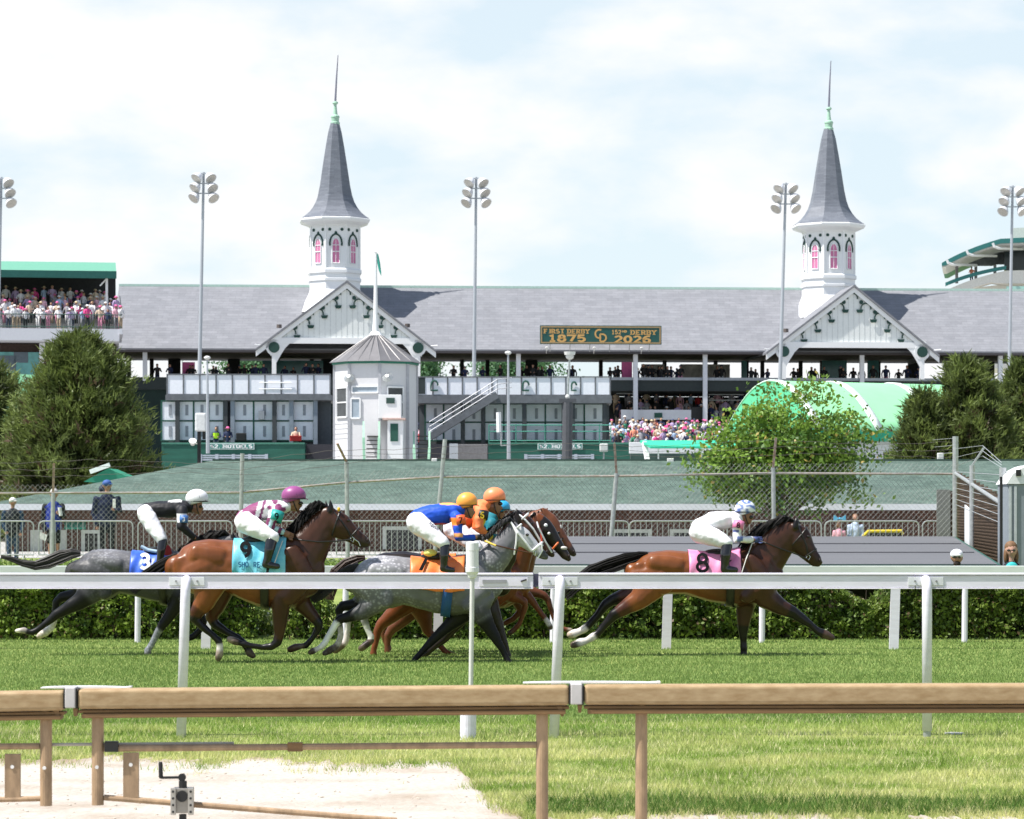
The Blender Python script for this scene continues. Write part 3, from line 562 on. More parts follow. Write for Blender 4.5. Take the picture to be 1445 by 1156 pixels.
for k in (.03, .35, .65, .97):
    for a, b in ((fl, fr), (bl, br)):
        p = a.lerp(b, k); z0 = g0(p.x, p.y + .3); q.box(p.x - .06, p.x + .06, p.y + .2, p.y + .32, z0 - .1, p.z - .16)
q.build('support_post', GREYST, t)
# ================================================================ CHAIN LINK FENCE
YF = 73.0
t = thing('chain_link_fence', 'tall chain link fence with barbed wire arms in front of the green roofed building', 'fence', (0, YF, .55))
RL = [(-140, 697), (75, 696), (340, 695), (490, 681), (621, 673), (865, 672), (1092, 668), (1348, 669)]
def rail_py(px):
    for (a, b), (c, d) in zip(RL, RL[1:]):
        if a <= px <= c: return b + (d - b) * (px - a) / (c - a)
    return RL[0][1] if px < RL[0][0] else RL[-1][1]
for (a, b), (c, d) in zip(RL, RL[1:]):
    q = MB(); q.tube([P(a, b, YF), P(c, d, YF)], .030, 8); q.build('top_rail', STEELD, t)
for px, top, lean, arm in ((-62, 650, 0, 1), (74, 696, 1, 2), (340, 640, 2, 0), (490, 652, -1, 3), (619, 620, 9, 0), (864, 668, 6, 2), (1092, 660, -1, 2)):
    q = MB(); x0 = XX(px - lean * .8, YF); q.tube([(x0, YF, .45), (XX(px + lean, YF), YF, ZZ(top, YF))], .055 if px != 864 else .06, 10); p = q.build('fence_post', STEEL, t)
    if arm: 
        q = MB(); e = {1: (px, top - 26), 2: (px + (2 if px == 74 else 3), top - 42), 3: (px - 14, top - 26)}[arm]; q.bar(P(px + lean, top, YF), P(*e, YF - (.1 if arm == 2 else .3)), .06, .03); q.build('barbed_arm', M('rust_pale', (.50, .42, .36), .7, scale=9, col2=(.22, .10, .06)), p)
q = MB()
for i in range(3): 
    pts = [P(x, rail_py(x) - 26 - i * 9 + 2.5 * math.sin(x * .02 + i) + 1.2 * math.sin(x * .11 + 2 * i), YF - .1) for x in range(-140, 1349, 24)]; q.tube(pts, .0055, 3, cap=False)
q.build('barbed_wire', M('dark_wire', (.10, .09, .085), .6, .3), t)
def chainmesh(O, U, w, zlo, ztop, sp=.13, r=.0034):
    """woven wire as straight diagonal strands in the vertical plane through O along U"""
    q = MB(); U = Vector(U).normalized(); n = int(w / sp) + 40
    for sgn in (1, -1):
        for i in range(-40, n + 40):
            s0 = i * sp; pts = []
            steps = 40; last = None
            zz = zlo
            while zz < 4.2:
                s = s0 + sgn * (zz - zlo) * .92
                if 0 <= s <= w and zz <= ztop(s): 
                    if last is None: pts.append((s, zz))
                    last = (s, zz)
                elif last is not None: break
                zz += .06
            if last is not None and pts and last != pts[0]:
                a = O + U * pts[0][0]; b = O + U * last[0]; q.tube([(a.x, a.y, pts[0][1]), (b.x, b.y, last[1])], r, 3, cap=False)
    return q
WIRE = M('chain_wire', (.36, .37, .36), .5, .5, var=.15)
xl = XX(-140, YF); wF = XX(1348, YF) - xl
chainmesh(Vector((xl, YF + .035, 0)), (1, 0, 0), wF, .6, lambda s: ZZ(rail_py(CX + (xl + s) * F / YF) - 15, YF)).build('wire_mesh', WIRE, t)
# side fence with gate running towards the camera
t = thing('gate_fence', 'rusty gate fence angled towards the camera beside the portable toilet', 'fence', (XX(1380, 64), 64, .5))
A = P(1348, 669, 73); A.z = 0; Bq = P(1415, 669, 56); Bq.z = 0; Ud = (Bq - A); Lg = Ud.length; Un = Ud.normalized()
def sd(f, z): p = A + Ud * f; return Vector((p.x, p.y, z))
for f, zt, zb, rr in ((0.004, ZZ(616, 73), .45, .075), (.42, 2.95, .4, .065), (1, ZZ(660, 56), .3, .07)):
    q = MB(); q.tube([sd(f, zb), sd(f, zt)], rr, 12); p = q.build('fence_post', STEEL, t)
    if f == .42: q = MB(); q.bar(sd(f, zt), sd(f, zt) + Vector((.28, 0, .42)), .06, .04); q.build('barbed_arm', STEEL, p)
q = MB(); q.tube([sd(0, ZZ(668, 73)), sd(1, ZZ(712, 56))], .045, 8); q.build('top_rail', STEEL, t)
chainmesh(A + Vector((.04, 0, 0)), Un, Lg, .5, lambda s: 2.95 - .75 * s / Lg, .13, .006).build('wire_mesh', M('rust_wire', (.22, .16, .12), .7, .3), t)
q = MB()
for k in range(7): q.tube([sd(.02, 2.9 - k * .14), sd(.99, 2.6 - k * .16)], .008, 3)
for k in range(3): q.tube([sd(.02, 3.05 + k * .22), sd(.42, 3.05 + k * .12) + Vector((.24, 0, .12)), sd(.98, 2.75 + k * .05)], .007, 3); q.tube([P(1316 + 3 * k, 621 + 10 * k, 73), P(1347, 618.5 + 10 * k, 73)], .007, 3)
q.build('barbed_wire', STEEL, t)
q = MB(); q.prism([sd(.24, .6), sd(.40, .6), sd(.40, 1.9), sd(.24, 2.05)], (.03, .01, 0)); q.build('white_sign_panel', WHD, t)
q = MB(); q.prism([sd(.1, .5) + Vector((.5, 0, 0)), sd(.97, .5) + Vector((.18, 0, 0)), sd(.97, 1.75) + Vector((.18, 0, 0)), sd(.1, 2.0) + Vector((.5, 0, 0))], (.05, .02, 0)); q.build('windscreen', M('brown_screen', (.045, .035, .028), .9, var=.4, scale=3), t)
t = thing('storage_bin', 'tall grey steel panel with a rusty inner side, behind the corner fence post', 'panel', (XX(1334, 74.3), 74.3, .55))
q = MB(); q.box(XX(1322, 74.2), XX(1341, 74.2), 74.2, 74.26, .5, ZZ(691, 74.2)); q.build('front_sheet', M('grey_sheet', (.20, .20, .20), .6, .3, var=.25, scale=2), t)
q = MB(); q.box(XX(1337, 74.3), XX(1352, 74.3), 74.3, 75.3, .5, ZZ(693, 74.3)); q.build('rusty_side', M('rust_dark', (.07, .04, .03), .9, var=.5, scale=3), t)
t = thing('portable_toilet', 'grey portable toilet with a white domed roof at the right edge', 'portable toilet', (XX(1460, 55), 55, .4)); Yq = 55.0; xa, xb = XX(1422, Yq), XX(1422, Yq) + 1.15
q = MB(); q.box(xa, xb, Yq, Yq + 1.15, .3, ZZ(683, Yq)); q.build('cabin', M('grey_plastic', (.22, .25, .28), .5, var=.08), t, bevel=.02)
q = MB(); n = 10; q.prism([(xa - .03 + (xb - xa + .06) * i / n, Yq - .04, ZZ(683, Yq) + .38 * math.sin(math.pi * i / n) ** .6) for i in range(n + 1)], (0, 1.22, 0)); q.build('domed_roof', M('white_plastic', (.74, .75, .76), .5), t)
q = MB(); q.box(XX(1433, Yq), XX(1440, Yq), Yq - .07, Yq - .03, ZZ(672, Yq), ZZ(663, Yq)); q.build('vent', BLK, t)
q = MB(); [q.box(x, x + .05, Yq - .03, Yq, .35, ZZ(686, Yq)) for x in (xa + .02, xa + .12, xb - .15)]; q.build('door_frame', M('pale_frame', (.45, .48, .5), .5), t)
q = MB(); q.tube([(xa - .16, Yq - .2, .3), (xa - .16, Yq - .2, ZZ(673, Yq))], .03, 8); q.build('corner_pipe', BLK, t)
# ================================================================ CROWD BARRIERS
YB = 75.7
def make_barrier():
    t = thing('crowd_barrier', 'x', 'crowd barrier', (0, YB, .55), 'steel crowd barriers in front of the brick building')
    w, z0, z1, c = 1.25, .74, ZZ(735.5, YB), .13
    pts = [(-w, 0, z0)] + [(-w, 0, z1 - c)] + [(-w + c * (1 - math.cos(a)), 0, z1 - c + c * math.sin(a)) for a in (.4, .8, 1.2)] + [(-w + c, 0, z1)]
    pts = pts + [(-x, y, z) for x, y, z in pts[::-1]] + [(-w, 0, z0)]
    q = MB(); q.tube([(x, y + YB, z) for x, y, z in pts], .019, 8); q.build('tube_frame', STEEL, t)
    q = MB(); [q.tube([(-w + (2 * w) * k / 17, YB, z0), (-w + (2 * w) * k / 17, YB, z1)], .0085, 6, cap=False) for k in range(1, 17)]; q.build('bars', STEEL, t)
    for s in (-1, 1): q = MB(); q.tube([(s * (w - .25), YB - .28, .55), (s * (w - .25), YB, z0), (s * (w - .25), YB + .28, .55)], .016, 6); q.build('foot', STEEL, t)
    return t
b0 = make_barrier()
BL = ['at the left edge, in front of the man in the white cap', 'in front of the men in blue and navy jackets', 'behind the rider in black and white', 'behind the rider in purple and white', 'behind the bay horse\'s head', 'behind the rider in blue', 'behind the cluster of horse heads', 'left of the leading rider, beside the slanting fence post', 'behind the leading rider\'s back', 'behind the leading horse\'s head', 'in front of the child with the blue bow', 'half hidden by the grey steel panel at the right']
for i, l in enumerate(BL[:1] + BL[1:10] + BL[10:]):
    t = b0 if i == 0 else copytree(b0); t.location = (XX(-19 + (140 * i if i < 11 else 1540) if i < 3 else (-19 + 140 * i - (4 if i > 6 else 0) - (i - 6) * 2.2 * (i > 6)), YB), YB, .55); t['label'] = 'steel crowd barrier ' + l
# ================================================================ BRICK BUILDING with green shingle roof
YG = 95.0
t = thing('brick_building', 'long low brick building with a green shingle roof behind the crowd barriers', 'building', (0, YG, .5))
xe, zr, ze = XX(-18, YG), ZZ(650, 101), ZZ(711, YG) ; xr = XX(300, 101); xR = 30.0
SH = brickmat('green_shingle', (.068, .105, .088), (.102, .148, .125), (.055, .085, .07), .34, .14, .008, 'XY', .9, .4, .28)
q = MB(); a, b, c, d = (xe, YG, ze), (xR, YG, ze), (xR, 101, zr), (xr, 101, zr); e, f = (xe, 107, ze), (xR, 107, ze)
q.add([a, b, c, d, e, f], [(0, 1, 2, 3), (0, 3, 4), (3, 2, 5, 4)]); q.build('roof', SH, t)
q = MB(); q.bar((xr, 101, zr + .02), (xR, 101, zr + .02), .12, .06); q.build('ridge_cap', M('ridge_dark', (.045, .08, .065), .9), t)
q = MB(); q.box(xe, xR, YG - .02, YG + .06, ze - .21, ze - .004); q.box(xe - .02, xe + .06, YG + .061, 107, ze - .21, ze - .004); q.build('fascia', M('white_fascia', (.62, .65, .68), .6, var=.06), t)
q = MB(); q.box(xe + .06, xR, YG + .061, 106.9, ze - .1, ze - .06); q.build('soffit', M('soffit_grey', (.2, .2, .2), .8), t)
BRK = brickmat('red_brick', (.078, .034, .026), (.122, .052, .038), (.11, .09, .08), .215, .075, .010, 'XZ', .9, .4, .3)
q = MB(); q.box(xe + .5, xR - .3, YG + .6, 106.4, .2, ze - .1); q.build('brick_wall', BRK, t)
yb = YG + .6
def opening(nm, px0, px1, py0, py1, mat, frame):
    q = MB(); q.box(XX(px0, yb), XX(px1, yb), yb - .03, yb + .0, max(.5, ZZ(py1, yb)), ZZ(py0, yb)); f = q.build(nm, mat, t)
    if frame:
        q = MB(); x0, x1, z0, z1 = XX(px0, yb), XX(px1, yb), max(.5, ZZ(py1, yb)), ZZ(py0, yb)
        q.box(x0 - .12, x0, yb - .06, yb, z0, z1 + .12); q.box(x1, x1 + .12, yb - .06, yb, z0, z1 + .12); q.box(x0, x1, yb - .06, yb, z1, z1 + .12); q.build('frame', M('pale_door_frame', (.52, .55, .50), .7), f)
opening('doorway', 120, 138, 753, 800, BLK, True); opening('door', 43, 60, 748, 800, M('pale_panel', (.48, .5, .44), .7), False); opening('door', 84, 93, 748, 800, M('pale_panel', (.48, .5, .44), .7), False)
for a_ in ((868, 914), (950, 985), (545, 590)): opening('low_window', a_[0], a_[1], 748 if a_[0] < 600 else 752, 775, M('dark_pane', (.03, .03, .035), .2), True)
q = MB(); q.prism([P(91, 737, yb), P(121, 737, yb), P(121, 745, yb - .5), P(91, 745, yb - .5)], (0, 0, -.05)); q.build('small_awning', GREENT, t)
# ---- little lamps and boxes rising behind the roof ridge / on the fence
def lampbox(label, px, py, Y, w, h, base):
    t = thing('security_light', label, 'light', (XX(px, Y), Y, base)); q = MB(); x = XX(px, Y); z = ZZ(py, Y); q.box(x - w / 2, x + w / 2, Y - w / 2, Y + w / 2, z - h / 2, z + h / 2); q.build('housing', M('lamp_white', (.66, .66, .64), .4), t, bevel=.03)
    q = MB(); q.tube([(x, Y, base), (x, Y, z - h / 2)], .03, 6); q.build('stem', STEEL, t)
lampbox('white security light beside the leaning fence post, above the green roof', 613, 652, 101, .2, .26, 3.6); lampbox('white box light on a short stem near the green booth wall', 852, 632, 104, .3, .3, 1.5); lampbox('white lamp head left of the small leafy tree', 946, 652, 101, .24, .26, 3.6); lampbox('small white box above the roof near the corner fence post', 1327, 644, 102, .22, .24, 3.0); lampbox('round white lamp on the roof beyond the gate fence', 1381, 657, 101, .28, .18, 3.3)
# ================================================================ GRANDSTAND (facade turned 4 degrees, right end farther)
TH = R(4.0); CT, ST = math.cos(TH), math.sin(TH); Y0 = 222.0
def GW(u, d, z): return Vector((u * CT - d * ST, Y0 + u * ST + d * CT, z))
def gu(px, d=0.): k = (px - CX) / F; return (k * (Y0 + d * CT) + d * ST) / (CT - k * ST)
def gzp(px, py, d=0.): return ZZ(py, Y0 + gu(px, d) * ST + d * CT)
ROT = Matrix.Rotation(TH, 3, 'Z'); GU = Vector((CT, ST, 0)); GD = Vector((-ST, CT, 0)); UP = Vector((0, 0, 1))
class GB(MB):
    def gbox(s, u0, u1, d0, d1, z0, z1, m=0):
        v = [GW(u, d, z) for u in (u0, u1) for d in (d0, d1) for z in (z0, z1)]
        return s.add(v, [(0, 1, 3, 2), (4, 6, 7, 5), (0, 4, 5, 1), (2, 3, 7, 6), (0, 2, 6, 4), (1, 5, 7, 3)], m)
GS = thing('grandstand', 'long white grandstand with a grey shingle roof and two gabled dormers', 'grandstand', (0, Y0, 0))
zE, zRg = 14.55, 20.05; uL, uR = gu(168, 8), gu(1445) + 26
SLATE = brickmat('grey_roof_shingle', (.188, .195, .214), (.222, .228, .248), (.155, .16, .178), .9, .22, .01, 'XZ', .9, .2, .12)
q = GB(); q.add([GW(uL, -.9, zE), GW(uR, -.9, zE), GW(uR, 8, zRg), GW(uL, 8, zRg), GW(uL, 17, zE), GW(uR, 17, zE), GW(uL, -.9, zE - .12), GW(uR, -.9, zE - .12)], [(0, 1, 2, 3), (3, 2, 5, 4), (6, 7, 1, 0)]); q.build('main_roof', SLATE, GS)
q = GB(); q.gbox(uL, uR, 7.9, 8.1, zRg - .05, zRg + .14); q.build('ridge_strip', M('pale_green_metal', (.45, .62, .54), .5), GS)
q = GB(); q.gbox(uL - 20, uR, -.96, -.86, zE - .3, zE - .13); q.build('eave_gutter', M('gutter_dark', (.05, .045, .05), .6), GS)
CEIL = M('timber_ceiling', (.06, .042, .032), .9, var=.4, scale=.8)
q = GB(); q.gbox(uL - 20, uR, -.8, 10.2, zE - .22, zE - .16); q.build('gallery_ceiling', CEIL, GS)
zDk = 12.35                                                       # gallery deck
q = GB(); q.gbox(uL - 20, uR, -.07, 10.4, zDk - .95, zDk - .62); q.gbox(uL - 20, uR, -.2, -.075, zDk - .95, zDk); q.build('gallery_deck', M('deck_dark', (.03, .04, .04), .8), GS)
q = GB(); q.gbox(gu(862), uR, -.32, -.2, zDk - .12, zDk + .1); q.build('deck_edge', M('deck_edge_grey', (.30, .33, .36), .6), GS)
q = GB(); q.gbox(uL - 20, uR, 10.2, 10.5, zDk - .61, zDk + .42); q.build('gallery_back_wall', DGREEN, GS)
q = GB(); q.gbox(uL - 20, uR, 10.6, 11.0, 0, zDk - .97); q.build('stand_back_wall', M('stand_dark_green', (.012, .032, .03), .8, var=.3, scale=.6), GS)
wpost = M('white_column', (.66, .68, .72), .5, var=.05)
for px in (896, 994, 471 + 260, 1215, 1410, 1500, 205): 
    u = gu(px); q = GB(); q.gbox(u - .17, u + .17, -.5, -.16, 6.2 if px in (896, 994) else zDk - .3, zE - .3); q.build('column', wpost, GS)
dpost = M('dark_column', (.03, .03, .032), .7)
for px in (182, 214, 246, 330, 392, 440, 462, 652, 688, 750, 848, 938, 1010, 1054, 1076, 1130, 1160, 1240, 1290, 1340, 1395, 1430): 
    u = gu(px, 10); q = GB(); w = .16 if px % 3 else .5; q.gbox(u - w, u + w, 10.0, 10.19, zDk - .61, zE - .2); q.build('gallery_post', dpost, GS)
pinkm = M('pink_cloth', (.72, .16, .40), .8, var=.08)
for px0, px1 in ((257, 275), (877, 892)):
    q = GB(); q.gbox(gu(px0, 2), gu(px1, 2), 2.0, 2.05, zDk, gzp(px0, 511, 2)); q.build('pink_banner', pinkm, GS)
GLS = M('gallery_glass', (.30, .55, .60), .08, var=.1, spec=.6); 
for px0, px1 in ((370, 456), (1046, 1054), (1160, 1195), (1224, 1240)):
    q = GB(); q.gbox(gu(px0, 9), gu(px1, 9), 9.0, 9.05, zDk + .3, gzp(px0, 509, 9)); q.build('teal_window', M('teal_glass', (.10, .30, .30), .15, var=.3, scale=.7), GS)
for px0, px1 in ((905, 938), (960, 1030)):
    q = GB(); q.gbox(gu(px0, 9.5), gu(px1, 9.5), 9.5, 9.55, zDk + .3, gzp(px0, 514, 9.5)); q.build('lit_screen', M('pale_screen', (.55, .52, .48), .5, var=.5, scale=1.5), GS)
# lower seating to the right of the booths: an upper dark terrace under the deck and an open front terrace
CONC = M('stand_concrete', (.16, .16, .155), .85, var=.15)
a, b = gu(855), gu(1500)
q = GB()
for k in range(8): q.gbox(a, b, 1.2 + k * 1.05, 10.5, 8.6 + k * .3 - .3, 8.6 + k * .3)
q.gbox(a, b, .6, 10.5, 7.9, 8.3); q.build('upper_terrace', M('terrace_dark', (.05, .055, .055), .85), GS)
q = GB(); q.gbox(gu(877), gu(976), .3, .5, ZZ(592, 222.5), ZZ(578, 222.5)); q.build('white_parapet', WHD, GS)
q = GB(); q.gbox(gu(924), gu(935), .2, .28, ZZ(589, 222), ZZ(582, 222)); q.build('notice_board', DGREEN, GS)
q = GB(); q.gbox(gu(976), gu(992), .3, .5, ZZ(592, 222.5), ZZ(574, 222.5)); q.build('dark_gate', BLK, GS)
q = GB()
for k in range(6): q.gbox(gu(835), gu(1130), -21.5 + k * 3.4, -18.1 + k * 3.4, 0, 5.9 + k * .34)
q.gbox(gu(835), b, -1.1, 1.3, 0, 8.0); q.build('front_terrace', CONC, GS)
for k, (py, x0, x1) in enumerate(((556, 1000, 1050), (564, 1000, 1050), (575, 890, 916), (555, 870, 900))):
    q = GB(); q.gbox(gu(x0, 3), gu(x1, 3), 3, 3.06, ZZ(py + 1.5, 226), ZZ(py, 226)); q.build('guard_rail', M('pale_railing', (.30, .33, .34), .5, .4), GS)
q = GB(); q.gbox(gu(-220), gu(236), .5, .8, 0, zDk - .36); q.build('left_green_wall', M('stand_dark_green', ''), GS)
# gabled dormers
ORN = M('ornament_green', (.012, .05, .04), .6)
def dormer(xa, ya, xl, yl, xr, yr, name):
    d0 = -2.6; za, zl, zr_ = gzp(xa, ya, d0), gzp(xl, yl, d0), gzp(xr, yr, d0); ua, ul, ur = gu(xa, d0), gu(xl, d0), gu(xr, d0)
    ms = 1 / ((Y0 + ua * ST) / F)                                   # px per metre here
    q = GB(); q.add([GW(ua, d0 - .25, za), GW(ua, 8.0, za), GW(ul, 8.0, zl), GW(ul, d0 - .25, zl), GW(ua, d0 - .25, za - .18), GW(ua, 8, za - .18), GW(ul, 8.0, zl - .18), GW(ul, d0 - .25, zl - .18)], [(0, 1, 2, 3), (4, 5, 6, 7), (0, 3, 7, 4), (2, 3, 7, 6)])
    q.add([GW(ua, d0 - .25, za), GW(ua, 8.0, za), GW(ur, 8.0, zr_), GW(ur, d0 - .25, zr_), GW(ua, d0 - .25, za - .18), GW(ua, 8, za - .18), GW(ur, 8.0, zr_ - .18), GW(ur, d0 - .25, zr_ - .18)], [(0, 1, 2, 3), (4, 5, 6, 7), (0, 3, 7, 4), (2, 3, 7, 6)]); q.build('dormer_roof', SLATE, GS)
    q = GB(); t = .42
    for (u_, z_) in ((ul, zl), (ur, zr_)):
        q.add([GW(ua, d0 - .12, za - .19), GW(u_, d0 - .12, z_ - .19), GW(u_, d0 - .12, z_ - .19 - t), GW(ua, d0 - .12, za - .19 - t), GW(ua, d0, za - .19), GW(u_, d0, z_ - .19), GW(u_, d0, z_ - .19 - t), GW(ua, d0, za - .19 - t)], [(0, 1, 2, 3), (4, 7, 6, 5), (0, 4, 5, 1), (2, 6, 7, 3), (1, 5, 6, 2), (0, 3, 7, 4)])
    q.build('bargeboard', WHT, GS)
    fz = gzp(xa, ya + 81, d0); q = GB(); fl_ = (za - fz) / (za - zl)
    q.add([GW(ua, d0 + .06, za - .25), GW(ua + (ul - ua) * fl_, d0 + .06, fz), GW(ua + (ur - ua) * fl_, d0 + .06, fz)], [(0, 1, 2)]); g = q.build('gable_face', M('gable_white', (.72, .75, .74), .6, var=.04), GS)
    q = GB(); zc = fz
    for k in range(-12, 13):
        uu = ua + k * .42; f = abs(uu - ua) / (abs(ul - ua) if uu < ua else abs(ur - ua)); top = za - .4 - f * (za - zl)
        if top > zc + .1: q.gbox(uu - .012, uu + .012, d0 + .045, d0 + .06, zc, top)
    q.build('board_joints', M('board_joint_grey', (.5, .53, .53), .7), g)  # grey strips drawn as joints between the gable boards
    q = GB(); q.gbox(ua + (ul - ua) * fl_, ua + (ur - ua) * fl_, d0 - .1, d0 + .12, fz - .45, fz); q.build('tie_beam', WHT, GS)
    pt = lambda px, py, dd=.0: GW(gu(px, d0 - .02 + dd), d0 - .02 + dd, gzp(px, py, d0 - .02 + dd))
    base = [(488, 413)]; L_ = [(469, 429.5), (450, 443), (430, 456.5), (410.5, 470.3)]
    cx0 = xa - 2.0
    def orn(dx, dy, kind, sgn):
        px, py = cx0 + dx, ya + 52.5 + dy - 36.5
        if kind == 'arc':
            q = GB(); pts = [pt(px + 7.2 * math.cos(R(a)), py - 7.5 * math.sin(R(a)) + 3) for a in range(-10, 191, 25)]; q.tube(pts, .055, 5); q.build('arch_trim', ORN, g)
        elif kind == 'dot': q = GB(); q.disc(pt(px, py), GD, .155, .05, 14); q.build('round_boss', ORN, g)
        else: q = GB(); q.prism([pt(px - 5, py - 2), pt(px + 5, py - 2), pt(px + 3.4, py + 2.4), pt(px - 3.4, py + 2.4)], -GD * .06); q.build('corbel', ORN, g)
    orn(0, 0, 'arc', 1)
    for s in (-1, 1):
        for k in range(4): orn(s * (19 + 19.4 * k), 14.5 + 13.6 * k, 'arc', s)
        for k in range(4): orn(s * (12.3 + 19.4 * k), 8.5 + 13.9 * k, 'dot', s)
        for k in range(4): orn(s * (10.2 + 19.4 * k), 21 + 14 * k, 'corbel', s)
    for s, xe in ((-1, ul), (1, ur)):
        up = ua + (xe - ua) * .80; q = GB(); q.gbox(up - .17, up + .17, d0 - .1, d0 + .22, zDk - .1, fz - .1); p = q.build('gable_post', WHT, GS)
        uc = up - s * .1; q = GB(); cz = fz - .75; n = 16; q.tube([GW(up, d0 - .12, cz), GW(up, d0 + .06, cz)], .62, 18); 
        ins = -s; q.prism([GW(up, d0 - .08, fz - .4), GW(up + ins * 1.25, d0 - .08, fz - .4), GW(up + ins * .85, d0 - .08, fz - .8), GW(up + ins * .5, d0 - .08, fz - 1.35), GW(up + ins * .2, d0 - .08, fz - 1.9), GW(up, d0 - .08, fz - 1.9)], GD * .14); q.build('bracket', WHT, p)
        q = GB(); q.disc(GW(up, d0 - .16, cz), GD, .42, .06, 18); q.build('bracket_boss', ORN, p)
        q = GB(); q.tube([GW(up + s * .2, d0, fz - 1.4), GW(up + s * .5, d0, fz - .9), GW(up + s * 1.0, d0, fz - .6), GW(up + s * 1.5, d0, fz - .55)], .05, 5); q.build('curved_stay', WHT, p)
dormer(489.5, 396, 361, 492, 615, 494, 'a'); dormer(1205, 402, 1081, 497, 1325, 501, 'b')
for px, py in ((394, 458), (575, 457), (1109, 464)):
    q = GB(); q.tube([GW(gu(px, -1), -1, gzp(px, py + 5, -1)), GW(gu(px, -1), -1, gzp(px, py, -1))], .2, 8); q.build('roof_lamp', M('lamp_dark', (.12, .10, .09), .6), GS)
# ---------------------------------------------------------------- twin spires: octagonal towers standing on the ridge
SPM = brickmat('spire_slate', (.135, .148, .175), (.175, .19, .22), (.10, .11, .135), .5, .13, .006, 'XZ', .45, .15, .06)
def spire(label, pxc, py_ap, pxn):
    d = 5.2; u = gu(pxc, d); c = GW(u, d, 0); Ys = c.y; s = F / Ys
    zz = lambda dy: ZZ(py_ap + dy, Ys)                              # dy: photo pixels below the apron edge
    t = thing('spire', label, 'spire', (c.x, c.y, zz(105))); ap = math.cos(math.pi / 8); rot = TH + R(22.5) + R(2); lean = (pxn - pxc) / s / (240 / s)
    def octa(name, prof, m, parent=t, **k):
        q = MB(); q.lathe(c.x, c.y, [(r / s / ap if r > 0 else 0, zz(dy)) for r, dy in prof], 8, 0, rot); return q.build(name, m, parent, **k)
    octa('base_drum', [(47, 130), (41, 112), (37, 104), (35, 98), (35, 76)], WHT)
    octa('sill_band', [(36, 76), (37, 75), (37, 71), (35.2, 69)], WHT); octa('plinth_band', [(36, 87), (36.6, 86), (36.6, 83), (35.2, 82)], WHT)
    body = octa('lantern', [(34, 69), (34, 7)], WHT)
    octa('cornice', [(34.5, 10), (36, 8), (46.5, 4), (48.5, 1), (48.6, -1), (47, -2)], WHT)
    q = MB(); q.lathe(c.x, c.y, [(r / s / ap, zz(dy)) for r, dy in ((47.4, -2.2), (42, -6), (36.5, -11), (31.5, -17.5), (27, -26), (24, -35), (21, -50), (17.4, -75), (13.6, -100), (9.6, -124), (6, -138))], 8, 0, rot); q.build('slate_roof', SPM, t)
    GRN = M('copper_green', (.33, .52, .40), .55, var=.12)
    q = MB(); q.lathe(c.x + .03, c.y, [(r / s, zz(dy)) for r, dy in ((6.6, -136), (6.6, -139), (5.2, -140), (5.6, -145), (6.2, -146), (6, -148), (3.4, -150), (2.4, -158), (2, -164), (4.2, -166), (3.6, -168), (1, -169))], 14); q.build('finial', GRN, t)
    q = MB(); q.tube([(c.x + .03, c.y, zz(-166)), (c.x + (pxn - pxc) / s * .5, c.y, zz(-200)), (c.x + (pxn - pxc) / s, c.y, zz(-234))], [.09, .065, .03], 6); q.build('needle', M('needle_grey', (.20, .20, .26), .5, .3), t)
    ra = 34 / s
    for k in range(8):
        an = TH + R(2) + k * math.pi / 4 - math.pi / 2; nn = Vector((math.cos(an), math.sin(an), 0)); tt = Vector((-math.sin(an), math.cos(an), 0))
        if nn.y > .45: continue
        fp = lambda a, dy, o=.0: Vector((c.x, c.y, zz(dy))) + nn * (ra + o) + tt * (a / s)
        aw = 5.4; pane = [(-aw, 62), (aw, 62), (aw, 38)] + [(aw * math.cos(R(x)), 38 - 11 * math.sin(R(x))) for x in range(20, 180, 20)] + [(-aw, 38)]
        q = MB(); q.prism([fp(a, dy, .005) for a, dy in pane], nn * .03); w = q.build('arched_window', M('pink_pane', (.58, .18, .34), .35, var=.2, scale=.7), t)
        q = MB(); fr = [fp(a, dy, .05) for a, dy in pane]; q.tube(fr + [fr[0]], .045, 5); q.tube([fp(-aw, 46, .05), fp(aw, 46, .05)], .04, 4); q.tube([fp(-aw, 37, .05), fp(aw, 37, .05)], .03, 4); q.tube([fp(0, 28, .05), fp(0, 62, .05)], .02, 4); q.build('window_frame', WHT, w)
        q = MB(); q.tube([fp(8.6 * math.cos(R(x)), 35 - 13.5 * math.sin(R(x)), .03) for x in range(-12, 193, 17)], .075, 5); q.build('arch_trim', ORN, t)
        q = MB(); q.disc(fp(0, 19.5, .02), nn, .11, .05, 10); q.prism([fp(-3, 22, .0), fp(3, 22, .0), fp(0, 17, .0)], nn * .05); q.build('keystone', ORN, t)
        for a in (-8.6, 8.6): q = MB(); q.disc(fp(a, 15, .02), nn, .125, .05, 12); q.build('round_boss', ORN, t)
        q = MB(); e = (34 / s) * math.tan(math.pi / 8); q.tube([fp(e * s, 8, 0), fp(e * s, 69, 0)], .09, 6); q.build('corner_strip', WHT, t)
spire('left of the twin slate spires, with green finial and needle, above the octagonal kiosk', 472.5, 312, 477); spire('right of the twin slate spires, above the gable behind the green canopy', 1169, 320, 1172.5)
